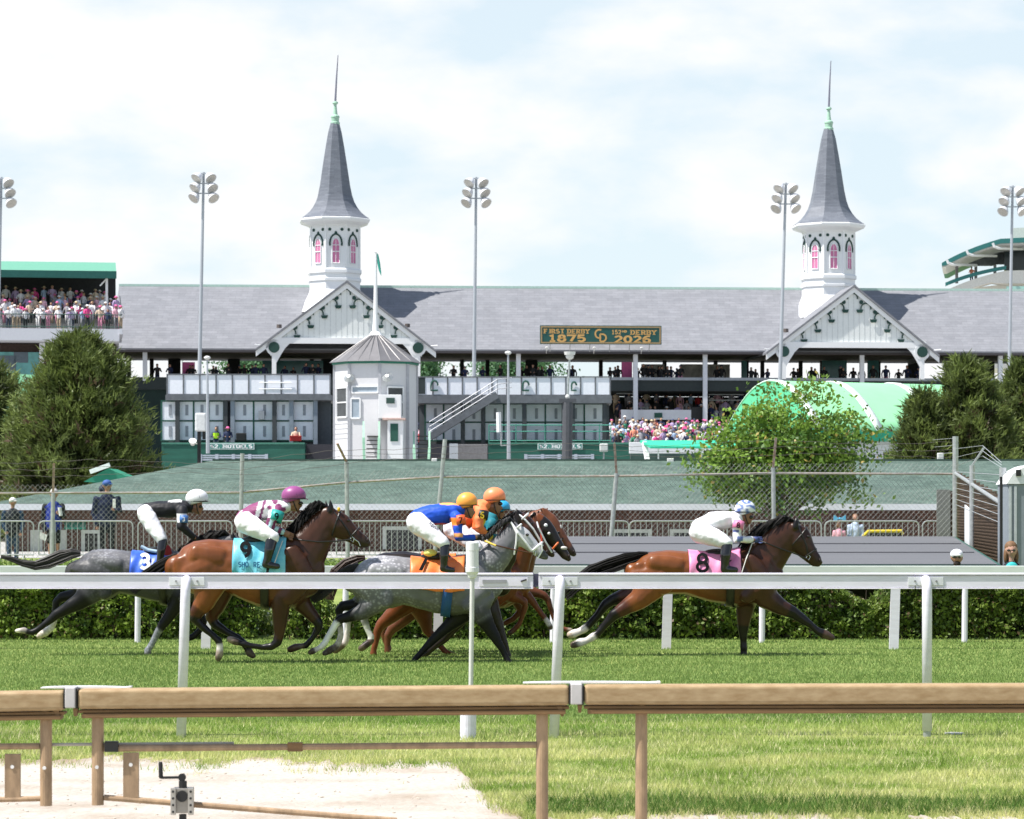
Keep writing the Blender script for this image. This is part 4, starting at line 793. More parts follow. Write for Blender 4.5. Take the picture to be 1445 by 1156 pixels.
# ---------------------------------------------------------------- anniversary sign on the roof eave
d = -1.35; t = thing('anniversary_sign', 'long green and gold sign reading FIRST DERBY 1875 on the roof edge', 'sign', GW(gu(848, d), d, zE))
u0, u1 = gu(762, d), gu(933.5, d); z1, z0 = gzp(848, 459.5, d), gzp(848, 486, d); GOLD = M('gold_paint', (.60, .36, .12), .5, var=.08); SGN = M('sign_green', (.015, .085, .075), .5, var=.08)
q = GB(); q.gbox(u0, u1, d, d + .12, z0, z1); q.build('panel', SGN, t)
q = GB(); w = .11; i_ = .06
for (a, b, c, e) in ((u0 + i_, u1 - i_, z0 + i_, z0 + i_ + w), (u0 + i_, u1 - i_, z1 - i_ - w, z1 - i_), (u0 + i_, u0 + i_ + w, z0 + i_ + w, z1 - i_ - w), (u1 - i_ - w, u1 - i_, z0 + i_ + w, z1 - i_ - w)): q.gbox(a, b, d - .03, d, c, e)
q.build('gold_border', M('dull_gold', (.34, .24, .12), .6), t)
sc_ = (u1 - u0) / 1230.; fn = lambda x, y: GW(u0 + (x - 92) * sc_, d - .03, z1 - (y - 66) * sc_); fny = lambda x, y: fn(x, -y)
def sign_text(txt, x0, x1, ytop, ybot, stroke, ser):
    h = ybot - ytop; qs, tot = text_quads(txt, 0, -ybot, h, 1.0, stroke, ser, .26); k = (x1 - x0) / tot
    return [[(x0 + p[0] * k, p[1]) for p in a] for a in qs]
for a in (('FIRST', 132, 338, 104, 146, 9), ('DERBY', 368, 590, 104, 147, 9), ('1875', 176, 548, 162, 228, 16), ('DERBY', 1008, 1268, 112, 156, 9), ('2026', 846, 1212, 170, 236, 16), ('152', 816, 912, 112, 152, 9)): q = GB(); text_on(q, sign_text(a[0], a[1], a[2], a[3], a[4], a[5], True), fny); q.build('sign_lettering', GOLD, t)
q = GB(); text_on(q, sign_text('ND', 922, 968, 114, 134, 6, False), fny)
q.build('sign_lettering', GOLD, t)
q = GB(); mono = [arc(690, -150, 40, 42, 60, 300, 14), [(700, -150), (700, -226), (724, -226)] + arc(724, -190, 36, 37, -90, 90, 8) + [(700, -153)]]
for st in mono:
    for a, b in zip(st, st[1:]): 
        dx, dy = b[0] - a[0], b[1] - a[1]; l = math.hypot(dx, dy) or 1; ox, oy = -dy / l * 8, dx / l * 8
        q.add([fny(a[0] + ox, a[1] + oy), fny(a[0] - ox, a[1] - oy), fny(b[0] - ox, b[1] - oy), fny(b[0] + ox, b[1] + oy)], [(0, 1, 2, 3)])
q.build('monogram', GOLD, t)
for k in range(6): q = GB(); u = u0 + .8 + k * 1.55; q.bar(GW(u, d + .06, z0 + .02), GW(u, d + .35, zE - .15), .06); q.build('leg', STEEL, t)
for k in range(3): q = GB(); u = u0 + .5 + k * 3.7; q.disc(GW(u, d - .3, z0 - .35), (0, 1, .4), .13, .14); q.bar(GW(u, d - .3, z0 - .4), GW(u, d + .1, zE - .3), .04); q.build('spot_lamp', M('lamp_white', ''), t)
# ================================================================ UPPER DECK STAND at the left with crowd steps
t = thing('upper_deck', 'open upper spectator deck with dark green roof at the left edge', 'stand', (XX(166, 205), 205, 0)); Yd = 205.0; DECK = t; xD0, xD1 = XX(-160, Yd), XX(166, Yd)
q = MB(); q.box(xD0, XX(168.5, Yd), Yd, Yd + 10, ZZ(481.5, Yd), ZZ(464.5, Yd)); q.box(XX(168.5, Yd), XX(173, Yd), Yd - .2, Yd + 10, ZZ(472, Yd), ZZ(464, Yd)); q.build('deck_slab', M('deck_white', (.60, .61, .66), .6, var=.04), t)
zf = ZZ(464, Yd); q = MB()
for k in range(5): q.box(xD0, XX(164, Yd), Yd + 1.6 + k * 1.25, Yd + 9.9, zf + (0 if k == 0 else .004), zf + .45 * (k + 1))
q.build('crowd_steps', CONC, t)
zr1 = ZZ(391, Yd + 3); q = MB(); x1 = XX(164.5, Yd); q.add([(xD0, Yd + 3, zr1), (x1, Yd + 3, zr1), (x1, Yd + 10.5, zr1 + 1.25), (xD0, Yd + 10.5, zr1 + 1.25), (xD0, Yd + 3, zr1 + .42), (x1, Yd + 3, zr1 + .42), (x1, Yd + 10.5, zr1 + 1.7), (xD0, Yd + 10.5, zr1 + 1.7)], [(0, 3, 2, 1), (4, 5, 6, 7), (1, 2, 6, 5), (3, 7, 6, 2), (0, 4, 7, 3)]); q.build('roof_slab', M('roof_teal', (.12, .33, .23), .6), t)
q = MB(); q.box(xD0, x1 + .02, Yd + 2.9, Yd + 2.998, zr1 - .12, zr1 + .4); q.build('roof_fascia', M('fascia_dark_green', (.012, .10, .085), .6), t)
q = MB(); q.box(xD0, x1, Yd + 9.6, Yd + 9.9, zf, zr1 + 1.2); q.build('back_wall', M('deck_back', (.035, .035, .04), .9), t)
for px in (151, -20): q = MB(); q.box(XX(px, Yd) - .09, XX(px, Yd) + .09, Yd + 3.4, Yd + 3.6, zf, zr1 + .05); q.build('roof_post', WHT, t)
q = MB(); q.bar(P(151, 404, Yd + 3.5), P(162, 392, Yd + 3.5), .1); q.build('roof_strut', WHT, t)
q = MB(); zt = ZZ(444.5, Yd)
for z in (zt, zf + .12): q.tube([(xD0, Yd + .1, z), (XX(172, Yd), Yd + .1, z)], .035, 5)
for k in range(110): x = xD0 + k * .155; 
for k in range(int((XX(172, Yd) - xD0) / .14)): q.bar((xD0 + k * .14, Yd + .1, zf), (xD0 + k * .14, Yd + .1, zt), .022)
q.build('front_railing', M('dark_green_rail', (.02, .06, .05), .5), t)
q = MB(); z2 = zf + 2.05
for z in (z2, z2 - .35): q.tube([(xD0, Yd + 3.9, z), (XX(160, Yd), Yd + 3.9, z)], .03, 5)
q.tube([(XX(172, Yd), Yd + .1, zt), (XX(170, Yd), Yd + 6, zt + 1.8)], .03, 5); q.build('middle_railing', M('dark_green_rail', ''), t)
q = MB(); q.box(xD0, XX(164, Yd), Yd + 3, Yd + 9.9, ZZ(527, Yd), ZZ(482, Yd) - .02); q.build('lower_wall', M('brown_wall', (.035, .022, .018), .9, var=.3), t)
q = MB(); q.box(XX(-60, Yd), XX(58, Yd), Yd + 2.9, Yd + 2.99, ZZ(528, Yd), ZZ(495, Yd)); w = q.build('window_band', M('teal_glass', ''), t)
q = MB(); q.box(XX(20, Yd), XX(40, Yd), Yd + 2.86, Yd + 2.9, ZZ(510, Yd), ZZ(495, Yd)); q.box(XX(-50, Yd), XX(23, Yd), Yd + 2.86, Yd + 2.9, ZZ(522, Yd), ZZ(500, Yd)); q.build('blind', M('grey_blind', (.08, .11, .14), .5), w)
for px in (136, 60): q = MB(); q.box(XX(px, Yd) - .2, XX(px, Yd) + .2, Yd + 2.4, Yd + 2.8, 0, ZZ(482, Yd) - .01); q.build('support_column', wpost, t)
DECK.rotation_euler = (0, 0, R(8.3)); bpy.context.view_layer.update()
# ================================================================ MODERN STAND far right
Yv = 300.0; t = thing('modern_stand', 'curved modern stand with a green roof edge far behind the roof at the right', 'stand', (XX(1420, Yv), Yv, 0))
def curve(px0, py0, px1, py1, px2, py2, n=14):
    return [((1 - k) ** 2 * px0 + 2 * k * (1 - k) * px1 + k * k * px2, (1 - k) ** 2 * py0 + 2 * k * (1 - k) * py1 + k * k * py2) for k in [i / n for i in range(n + 1)]]
def band(mb, top, bot, Ya, Yb):
    for (a, b), (c, e) in zip(zip(top, bot), zip(top[1:], bot[1:])):
        mb.prism([P(*a, Ya), P(*c, Ya), P(*e, Ya), P(*b, Ya)], Vector((.172, 1, 0)) * (Yb - Ya))
rt = curve(1329, 371, 1365, 350, 1412, 337) + [(1520, 332)]; rb = [(x, y + (4 if i == 0 else 6.5)) for i, (x, y) in enumerate(rt)]
q = MB(); band(q, rt, rb, Yv - 6, Yv + 10); q.build('roof_edge', M('teal_fascia', (.03, .17, .16), .5), t)
q = MB(); band(q, [(x + 1, y) for x, y in rb], [(x + 1, 375 if x < 1400 else 373) for x, y in rb], Yv + 3.9, Yv + 4.4); q.build('truss_wall', M('truss_grey', (.16, .17, .18), .7, var=.6, scale=.7), t)
q = MB(); band(q, [(x + 1, y) for x, y in rb], [(x, y + 2) for x, y in rb], Yv - 5.6, Yv + 3); q.build('roof_underside', M('underside_white', (.6, .6, .6), .7), t)
for px, py in ((1336, 366), (1364, 353), (1401, 343)): q = MB(); q.tube([P(px, py, Yv - 6.4), P(px + 2, py + 5, Yv - 6.4), P(px + 8, py + 7.5, Yv - 6), P(px + 42, py + 8.5, Yv - 2)], .14, 6); q.build('roof_strut', WHT, t)
ft = curve(1331, 412, 1370, 392, 1420, 382) + [(1520, 380)]; q = MB(); band(q, ft, [(x, 400 if x > 1405 else y + 12) for x, y in ft], Yv - 5, Yv - 3); band(q, [(1331, 411), (1420, 401), (1520, 400)], [(1331, 424), (1420, 424), (1520, 424)], Yv - 3.5, Yv + 8); q.build('balcony_wall', M('cream_wall', (.70, .68, .62), .6), t)
q = MB(); band(q, [(x, y - 6) for x, y in curve(1334, 405, 1370, 389, 1420, 381)], [(x, y - 1) for x, y in curve(1334, 405, 1370, 389, 1420, 381)], Yv - 5.2, Yv - 4.9); q.build('balcony_rail', M('teal_fascia', ''), t)
q = MB(); band(q, [(1331, 412), (1520, 412)], [(1331, 520), (1520, 520)], Yv - 2, Yv + 8); q.build('lower_block', M('cream_wall', ''), t)
for px in (1350, 1377, 1404): q = MB(); q.tube([P(px, 374, Yv), P(px, 400, Yv)], .16, 6); q.build('roof_post', M('grey_post', (.2, .2, .21), .6), t)
q = MB(); band(q, [(1417, 345), (1520, 340)], [(1417, 382), (1520, 380)], Yv + 2, Yv + 3); q.build('lounge_glass', M('dark_glass', (.03, .045, .05), .15), t)
q = MB(); band(q, [(1428, 322), (1520, 318)], [(1428, 336), (1520, 332)], Yv + 2, Yv + 8); q.build('plant_room', M('cream_wall', ''), t)
q = MB(); band(q, [(1420, 404), (1520, 404)], [(1420, 420), (1520, 420)], Yv - 5.3, Yv - 5.1); q.build('green_sign_band', M('pale_teal', (.35, .58, .52), .6), t)
# ================================================================ FLOODLIGHT POLES
def pole(label, pb, pt_, yt, Y, yb=700):
    t = thing('floodlight_pole', label, 'floodlight pole', (XX(pb, Y), Y, .5), 'tall floodlight poles along the grandstand'); a = P(pb + (pb - pt_) * .25, 800, Y); b = P(pt_, yt, Y); q = MB(); q.tube([a, a.lerp(b, .5), b], [.19, .14, .085], 10); q.build('mast', M('mast_grey', (.40, .43, .47), .5, .3, var=.06), t)
    for r, (dy, w) in enumerate(((3, 8.5), (17, 11), (31, 12.5))):
        q = MB(); q.bar(P(pt_ - w, yt + dy - 1, Y - .1), P(pt_ + w, yt + dy - 1, Y - .1), .08); q.build('cross_arm', M('mast_grey', ''), t)
        for s in (-1, 1):
            c = P(pt_ + s * w, yt + dy + 4, Y - .25); q = MB(); ax = Vector((s * .45, -.45, -.6)).normalized(); e = ax.cross(Vector((0, 1, 0))).normalized(); g = ax.cross(e)
            o = len(q.V); pr = [(.08, -.36), (.17, -.30), (.3, -.12), (.40, .08), (.43, .2), (.40, .2), (.1, .12)]; n = 14
            for rr_, hh in pr: q.V += [tuple(c + ax * hh + (e * math.cos(6.2832 * j / n) + g * math.sin(6.2832 * j / n)) * rr_) for j in range(n)]
            for i in range(len(pr) - 1):
                for j in range(n): q.F.append([o + i * n + j, o + i * n + (j + 1) % n, o + (i + 1) * n + (j + 1) % n, o + (i + 1) * n + j]); q.I.append(0)
            q.F.append([o + j for j in range(n)]); q.F.append([o + (len(pr) - 1) * n + j for j in range(n)]); q.I += [0, 0]
            lm = q.build('lamp', M('lamp_shell', (.60, .61, .64), .5, .1), t)
            q = MB(); q.disc(c + ax * .19, ax, .36, .02, 14); q.build('lens', M('lamp_lens', (.50, .48, .45), .2), lm)
pole('floodlight pole cut by the left edge, only its lamps in view', -8, 2, 250, 200); pole('floodlight pole between the crowded deck and the left spire', 278, 287.5, 243, 200); pole('floodlight pole between the left spire and the roof sign', 667, 672, 250, 203)
pole('floodlight pole just left of the right spire', 1096, 1109, 258, 205); pole('floodlight pole near the right edge, before the curved stand', 1421, 1429, 262, 207)
# ================================================================ BETTING BOOTHS: two-storey panel platforms on a green base
Yb_ = 178.0
def panels(t, px0, px1, py0, py1, Y, n, mat, fm, rows=1, fw=.07):
    for r in range(rows):
        for k in range(n):
            a = px0 + (px1 - px0) * k / n; b = px0 + (px1 - px0) * (k + 1) / n; c = py0 + (py1 - py0) * r / rows; e = py0 + (py1 - py0) * (r + 1) / rows
            q = MB(); q.box(XX(a, Y) + fw, XX(b, Y) - fw, Y - .02, Y + .02, ZZ(e, Y) + fw, ZZ(c, Y) - fw); p = q.build('panel', mat, t)
    q = MB()
    for k in range(n + 1): x = XX(px0 + (px1 - px0) * k / n, Y); q.box(x - fw, x + fw, Y - .06, Y + .06, ZZ(py1, Y), ZZ(py0, Y))
    for r in range(rows + 1): z = ZZ(py0 + (py1 - py0) * r / rows, Y); q.box(XX(px0, Y) - fw, XX(px1, Y) + fw, Y - .075, Y + .05, z - fw * .8, z + fw * .8)
    return q
PANW = M('panel_white', (.80, .82, .88), .6, var=.05); PANS = M('panel_white_low', (.78, .80, .86), .6, var=.05)
def booth(label, x0, x1, ytop, ymid, ylow, ybase, Y, n_up, low, sg, deep):
    t = thing('betting_booth', label, 'booth', (XX((x0 + x1) / 2, Y), Y, .5))
    panels(t, x0, x1, ytop, ymid, Y, n_up, PANW, None, 1, .045).build('upper_frame', GREYST, t)
    q = MB(); q.box(XX(x0, Y) - .1, XX(x1, Y) + .1, Y - .12, Y + 5, ZZ(ylow, Y), ZZ(ymid + .6, Y)); q.build('platform_beam', GREYST, t)
    for a, b, n in low:
        f = panels(t, a, b, ylow + 1, ybase, Y + deep, n, PANS, None, 2, .05); f.build('lower_frame', DGREEN, t)
        for k in range(n):
            x = XX(a + (b - a) * (k + .55) / n, Y + deep)
            for py in (ylow + 14, ylow + 44): q = MB(); q.box(x - .09, x + .09, Y + deep - .05, Y + deep - .021, ZZ(py + 7, Y), ZZ(py - 8, Y)); q.build('handle_slot', M('slot_grey2', (.28, .30, .34), .6), t)
    q = MB(); q.box(XX(x0, Y), XX(x1, Y), Y + deep + .3, Y + deep + .5, .5, ZZ(ylow, Y) - .02); q.build('back_wall', M('booth_back', (.09, .10, .11), .8), t)
    return t
t1 = booth('left two-storey betting booth with white panels, beside the cedar', 236, 466, 528.5, 557, 565, 622, Yb_, 10, [(228, 250, 1), (252, 316, 3), (330, 386, 2), (388, 410, 1), (413, 443, 1)], 0, .4)
t2 = booth('right two-storey betting booth with white panels and an outside stair', 590, 861, 532, 558, 569, 622, Yb_, 13, [(600, 652, 2), (655, 680, 1), (684, 738, 2), (742, 852, 4)], 0, 1.6)
for t, pxs in ((t1, (250, 318, 328, 387, 411, 445)), (t2, (653, 682, 740, 802, 853))):
    for px in pxs: q = MB(); w = .13 if px != 802 else .42; q.box(XX(px, Yb_) - w, XX(px, Yb_) + w, Yb_ + .05, Yb_ + .3, .5, ZZ(565, Yb_)); q.build('column', M('column_dark', (.05, .055, .06), .6) if px not in (328, 445, 411) else M('grey_blue_column', (.22, .26, .31), .6), t)
q = MB()
for y in (540, 549): q.tube([P(366, y, Yb_ - .1), P(412, y, Yb_ - .1)], .03, 5)
q.build('ladder_rails', WHT, t1)
q = MB(); q.box(XX(365, Yb_), XX(373, Yb_), Yb_ - .1, Yb_ + .3, ZZ(592, Yb_), ZZ(580, Yb_)); q.build('meter_box', M('meter_grey', (.25, .27, .3), .6), t1)
# stair
q = MB(); a0, a1 = P(606, 617, Yb_ - .9), P(702, 557, Yb_ - .9)
for dy in (0, 1.0): q.bar(a0 + Vector((0, dy, 0)), a1 + Vector((0, dy, 0)), .08, .42)
q.build('stair_stringer', GREYST, t2); q = MB()
for k in range(15): p = a0.lerp(a1, (k + .5) / 15) + Vector((0, .5, .05)); q.box(p.x - .15, p.x + .15, p.y - .45, p.y + .45, p.z - .03, p.z + .03)
q.build('stair_treads', M('tread', (.12, .12, .13), .7), t2); q = MB()
for h in (.35, .65, .95): q.tube([a0 + Vector((.0, -.02, h)), a1 + Vector((0, -.02, h)), a1 + Vector((.9, -.02, h + .1))], .028, 5)
for k in range(9): p = a0.lerp(a1, k / 8); q.tube([p, p + Vector((0, -.02, .97))], .025, 5)
q.build('stair_railing', M('rail_grey', (.30, .31, .34), .5, .3), t2)
q = MB(); q.box(XX(577, Yb_) + .3, XX(600, Yb_), Yb_ - .05, Yb_, ZZ(556, Yb_), ZZ(533, Yb_)); q.build('dark_gate', M('gate_dark', (.03, .04, .04), .6), t2)
for px, w in ((613, 10), (742, 9), (810, 7)):
    q = MB(); q.tube([P(px + w / 2 * math.cos(R(x)), 544 - w * .7 * math.sin(R(x)), Yb_ - .12) for x in range(0, 181, 30)] + [P(px - w / 2, 551, Yb_ - .12), P(px + w / 2, 551, Yb_ - .12)], .06, 5); q.build('hung_frame', DGREEN, t2)
q = MB()
for z in (600, 609, 622): q.tube([P(690, z, Yb_ - 2), P(862, z, Yb_ - 2)], .035, 5)
for px in (690, 728, 769, 806, 846, 862): q.tube([P(px, 599, Yb_ - 2), P(px, 626, Yb_ - 2)], .035, 5)
q.build('green_railing', M('rail_green', (.06, .26, .20), .5), t2)
def counter(label, x0, x1, xt, txt_x0, txt_x1, bx0, bx1):
    Y = Yb_ - 3.5; t = thing('betting_counter', label, 'counter', (XX((x0 + x1) / 2, Y), Y, .5)); q = MB(); q.box(XX(x0, Y), XX(x1, Y), Y, Y + 3.2, .4, ZZ(625, Y)); q.build('green_wall', M('counter_green', (.018, .105, .075), .6, var=.25, scale=1.5, stretch=(.4, 1, 2)), t)
    q = MB(); q.box(XX(x0, Y), XX(x1, Y), Y - .05, Y + .1, ZZ(627, Y), ZZ(625, Y) + .02); q.build('top_rail', M('rail_green2', (.06, .2, .15), .6), t)
    q = MB(); q.box(XX(txt_x0, Y), XX(txt_x1, Y), Y - .06, Y - .002, ZZ(634.5, Y), ZZ(625.5, Y)); s = q.build('name_sign', M('sign_pale', (.55, .65, .63), .5), t)
    q = MB(); q.box(XX(txt_x0, Y) + .06, XX(txt_x1, Y) - .06, Y - .075, Y - .06, ZZ(634.5, Y) + .05, ZZ(625.5, Y) - .05); q.build('sign_field', M('sign_teal', (.06, .22, .19), .5), s)
    q = MB(); h = .21; qs, tot = text_quads('$2. MUTUELS', 0, 0, h, 1.0, .05, True, .22); k = (XX(txt_x1 - 3, Y) - XX(txt_x0 + 3, Y)) / tot; X0 = XX(txt_x0 + 3, Y); zb = ZZ(632.4, Y); text_on(q, [[(X0 + p[0] * k, zb + p[1]) for p in a] for a in qs], lambda x, y: Vector((x, Y - .078, y))); q.build('sign_lettering', WHT, s)
    n = 4; q = MB()
    for k in range(n + 1): x = XX(bx0 + (bx1 - bx0) * k / n, Y); q.box(x - .1, x + .1, Y - .16, Y - .04, .5, ZZ(641, Y))
    for py in (643, 646, 649): q.box(XX(bx0, Y), XX(bx1, Y), Y - .14, Y - .06, ZZ(py + 1, Y), ZZ(py - 1, Y))
    q.build('bench', M('bench_grey', (.40, .45, .52), .6), t); return t
c1 = counter('green betting counter with a mutuels sign, left of the kiosk', 228, 430, 325, 294, 359, 283, 376); c2 = counter('green betting counter with a mutuels sign, right of the outside stair', 689, 889, 790, 758.5, 822, 742, 836)
c3 = GB(); Yc = Yb_ - 2.6; c3.box(XX(432, Yc), XX(512, Yc), Yc, Yc + 2, .4, ZZ(627, Yc)); c3.box(XX(536, Yc), XX(548, Yc), Yc, Yc + 2, .4, ZZ(627, Yc)); c3.box(XX(566, Yc), XX(584, Yc), Yc, Yc + 2, .4, ZZ(627, Yc)); c3.box(XX(606, Yc), XX(640, Yc), Yc, Yc + 2, .4, ZZ(627, Yc))
# ================================================================ OCTAGONAL KIOSK
Yk_ = 166.0; t = thing('octagonal_kiosk', 'white octagonal kiosk with a conical grey metal roof and flagpole', 'kiosk', (XX(530, Yk_ + 2.4), Yk_ + 2.4, .5)); kc = Vector((XX(530, Yk_ + 2.4), Yk_ + 2.4, 0)); sk = F / Yk_; rk = 59 / sk
zk = lambda py: ZZ(py, Yk_)
q = MB()
for k in range(8):
    an = R(22.5) - R(14) + k * math.pi / 4; q.bar((kc.x + rk * math.cos(an), kc.y + rk * math.sin(an), .6), (kc.x + rk * math.cos(an), kc.y + rk * math.sin(an), zk(512.6)), .17)
q.build('facet_edge_strips', M('facet_edge_grey', (.40, .41, .44), .6), t)  # grey strips added to mark the facet edges where the light is even
c3.build('dark_base_wall', M('base_charcoal', (.035, .035, .045), .7), t)
q = MB(); ro = R(22.5) - R(14); apk = math.cos(math.pi / 8); q.lathe(kc.x, kc.y, [(rk, .4), (rk, zk(511))], 8, 0, ro); q.build('wall', M('kiosk_white', (.60, .60, .62), .5, var=.03), t)
q = MB(); q.lathe(kc.x, kc.y, [(rk * 1.06, zk(512.5)), (rk * 1.06, zk(508.8))], 8, 0, ro); q.build('eave_trim', M('eave_green', (.02, .17, .12), .5), t)
q = MB(); q.lathe(kc.x, kc.y, [(rk * 1.13, zk(509.6)), (rk * .55, zk(487)), (rk * .1, zk(468.5))], 8, 0, ro); r_ = q.build('roof', M('metal_roof', (.155, .152, .16), .6, .15, var=.12, scale=2), t)
q = MB()
for k in range(24):
    an = ro + k * math.pi / 12; f = 1 if k % 3 == 0 else apk / math.cos((k % 3) * math.pi / 12 - math.pi / 8); pts = [(kc.x + rk * g * f * math.cos(an), kc.y + rk * g * f * math.sin(an), zk(y) + .03) for g, y in ((1.08, 509), (.55, 487), (.1, 468.5))]; q.tube(pts, .035, 4)
q.build('roof_seams', M('seam_grey', (.22, .215, .22), .5, .2), r_)
q = MB(); q.lathe(kc.x, kc.y, [(.42, zk(470)), (.3, zk(466)), (.2, zk(464)), (.13, zk(440)), (.07, zk(351)), (.11, zk(350.5)), (.02, zk(348))], 10); fpz = q.build('flagpole', WHT, t)
q = MB(); n = 10; fx = kc.x + .08; pts = [(0, 352), (2, 354), (4.5, 366), (6, 378), (6.3, 385), (3, 378), (1.5, 372), (.2, 366)]
q.prism([(fx + (a) / sk, kc.y - .03 + .05 * math.sin(i), zk(b)) for i, (a, b) in enumerate(pts)], (0, .07, 0)); q.build('flag', M('flag_green', (.05, .36, .28), .8), fpz)
def kface(an, a, z, o=0.): n_ = Vector((math.cos(an), math.sin(an), 0)); return Vector((kc.x, kc.y, z)) + n_ * (rk * apk + o) + Vector((-math.sin(an), math.cos(an), 0)) * a
FA = [-math.pi / 2 - R(14) + k * math.pi / 4 for k in range(-1, 3)]
def kwin(an, a0, a1, y0, y1, mat, nm='window', mun=True):
    q = MB(); n_ = Vector((math.cos(an), math.sin(an), 0)); q.prism([kface(an, a0, zk(y1), .01), kface(an, a1, zk(y1), .01), kface(an, a1, zk(y0), .01), kface(an, a0, zk(y0), .01)], n_ * .04); w = q.build(nm, mat, t)
    q = MB(); c = [kface(an, a0, zk(y1), .06), kface(an, a1, zk(y1), .06), kface(an, a1, zk(y0), .06), kface(an, a0, zk(y0), .06)]
    for i in range(4): q.bar(c[i], c[(i + 1) % 4], .09)
    if mun: q.bar(kface(an, a0, zk((y0 + y1) / 2), .06), kface(an, a1, zk((y0 + y1) / 2), .06), .07)
    q.build('frame', WHT, w)
KG = M('kiosk_glass', (.05, .055, .06), .12, var=.4, scale=1.5)
kwin(FA[0], -.55, .75, 546, 588, KG); kwin(FA[1], -.75, .85, 545, 554, M('pale_blue_glass', (.30, .36, .42), .2), 'window', False); kwin(FA[1], -.8, -.25, 562, 590, M('pale_blue_glass', ''), 'door_window', False); kwin(FA[2], -.45, .6, 546, 588, KG)
for an, a in ((FA[1], -.9), (FA[1], 1.45)):
    q = MB(); q.tube([kface(an, a, zk(533), .1), kface(an, a, zk(530.5), .25)], [.34, .1], 8); q.build('lamp_hood', STEEL, t)
q = MB()
for z in (597, 604, 611, 618): q.bar(kface(FA[0], -.9, zk(z), .01), kface(FA[0], .9, zk(z), .01), .02, .03)
q.build('board_lines', M('line_grey', (.45, .46, .48), .6), t)
Ye = Yk_ - 1.2; t = thing('kiosk_annex', 'small white two-part cabinet with a green door pane, in front of the kiosk', 'cabinet', (XX(553, Ye), Ye, .5)); ze_ = lambda py: ZZ(py, Ye)
q = MB(); q.box(XX(534, Ye), XX(566, Ye), Ye, Ye + 1.4, ze_(590), ze_(557)); q.build('upper_box', WHT, t, bevel=.02)
q = MB(); q.box(XX(547, Ye), XX(569, Ye), Ye - .15, Ye + 1.2, .4, ze_(593)); q.build('lower_box', WHT, t, bevel=.02)
q = MB(); q.box(XX(540, Ye), XX(572, Ye), Ye - .3, Ye + 1.3, ze_(592.5), ze_(590.2)); q.build('ledge', M('pinkish_board', (.62, .45, .40), .7), t)
q = MB(); q.box(XX(551, Ye), XX(562, Ye), Ye - .19, Ye - .152, ze_(623), ze_(598)); q.build('door_pane', DGREEN, t)
q = MB(); q.box(XX(545, Ye), XX(557, Ye), Ye - .04, Ye - .002, ze_(569.5), ze_(561.5)); w = q.build('window', M('window_dark_green', (.03, .07, .06), .2), t)
for lb, px0, px1, pt0 in (('green railed steps at the kiosk door', 512, 536, 596), ('green railed steps right of the white cabinet', 583, 607, 610)):
    Y = Yk_ - 1.6; t = thing('steps', lb, 'steps', (XX((px0 + px1) / 2, Y), Y, .5)); q = MB(); n = 7
    for k in range(n): py = 650 - (650 - 614) * k / (n - 1); q.box(XX(px0 + 4, Y), XX(px1 - 4, Y), Y + k * .25, Y + k * .25 + .3, ZZ(py, Y) - .06, ZZ(py, Y))
    q.build('treads', M('tread_dark', (.05, .05, .05), .8), t); q = MB()
    for px in (px0 + 1, px1 - 1): q.bar(P(px, pt0 + 30, Y - .1), P(px, pt0, Y + 1.2), .1, .14); q.bar(P(px + (1 if px == px0 + 1 else -1), 652, Y - .3), P(px, pt0 + 22, Y), .14, .16)
    q.build('handrail', M('rail_pale_green', (.28, .50, .36), .6), t)
# ---- things on and round the counters
def simple_box(name, label, cat, px0, px1, py0, py1, Y, mat, dep=.4, bev=.02):
    t = thing(name, label, cat, (XX((px0 + px1) / 2, Y), Y, ZZ(py1, Y))); q = MB(); q.box(XX(px0, Y), XX(px1, Y), Y, Y + dep, ZZ(py1, Y), ZZ(py0, Y)); q.build('case', mat, t, bevel=bev); return t
t = simple_box('cooler', 'red cooler standing on the left betting counter', 'cooler', 409, 425, 616, 622.5, Yb_ - 1.2, M('cooler_red', (.55, .02, .02), .5)); q = MB(); q.box(XX(408.5, 176.8), XX(425.5, 176.8), 176.75, 177.25, ZZ(616, 176.8), ZZ(615, 176.8)); q.build('lid', M('cooler_lid', (.6, .03, .03), .45), t)
Y = 170.; t = thing('equipment_box', 'white equipment box on a black post beside the left counter', 'box', (XX(284, Y), Y, .5)); q = MB(); q.box(XX(276, Y), XX(291.5, Y), Y - .3, Y + .3, ZZ(609, Y), ZZ(583, Y)); q.build('cabinet', M('box_white', (.66, .68, .68), .5), t, bevel=.08); q = MB(); q.box(XX(281, Y) - .1, XX(281, Y) + .1, Y - .1, Y + .1, .5, ZZ(609, Y)); q.box(XX(286, Y), XX(290, Y), Y - .1, Y + .1, ZZ(620, Y), ZZ(609, Y)); q.build('post', BLK, t); q = MB(); q.tube([P(272, 622, Y - .3), P(272, 627, Y - .1)], [.24, .14], 10); q.bar(P(273, 626, Y), P(281, 626, Y), .08); q.build('floodlight', M('lamp_white', ''), t)
Y = 165.; t = thing('camera_pole', 'pole with a white camera housing in front of the right booth', 'camera', (XX(804, Y), Y, .5)); q = MB(); q.tube([P(801, 560, Y), P(804, 499, Y)], .06, 8); q.build('mast', STEEL, t); q = MB(); q.ball(P(804, 503, Y), .24, .24, .2); q.tube([P(804, 501, Y), P(804, 496.5, Y)], [.3, .34], 12); q.ball(P(801, 560, Y), .14); q.build('housing', M('lamp_white', ''), t); q = MB(); q.box(XX(801, Y) - .5, XX(801, Y) + .5, Y - .2, Y + .2, ZZ(568, Y), ZZ(563, Y)); q.tube([P(801, 568, Y), P(800, 660, Y)], .3, 10); q.build('base_column', M('pole_base', (.07, .075, .085), .7), t)
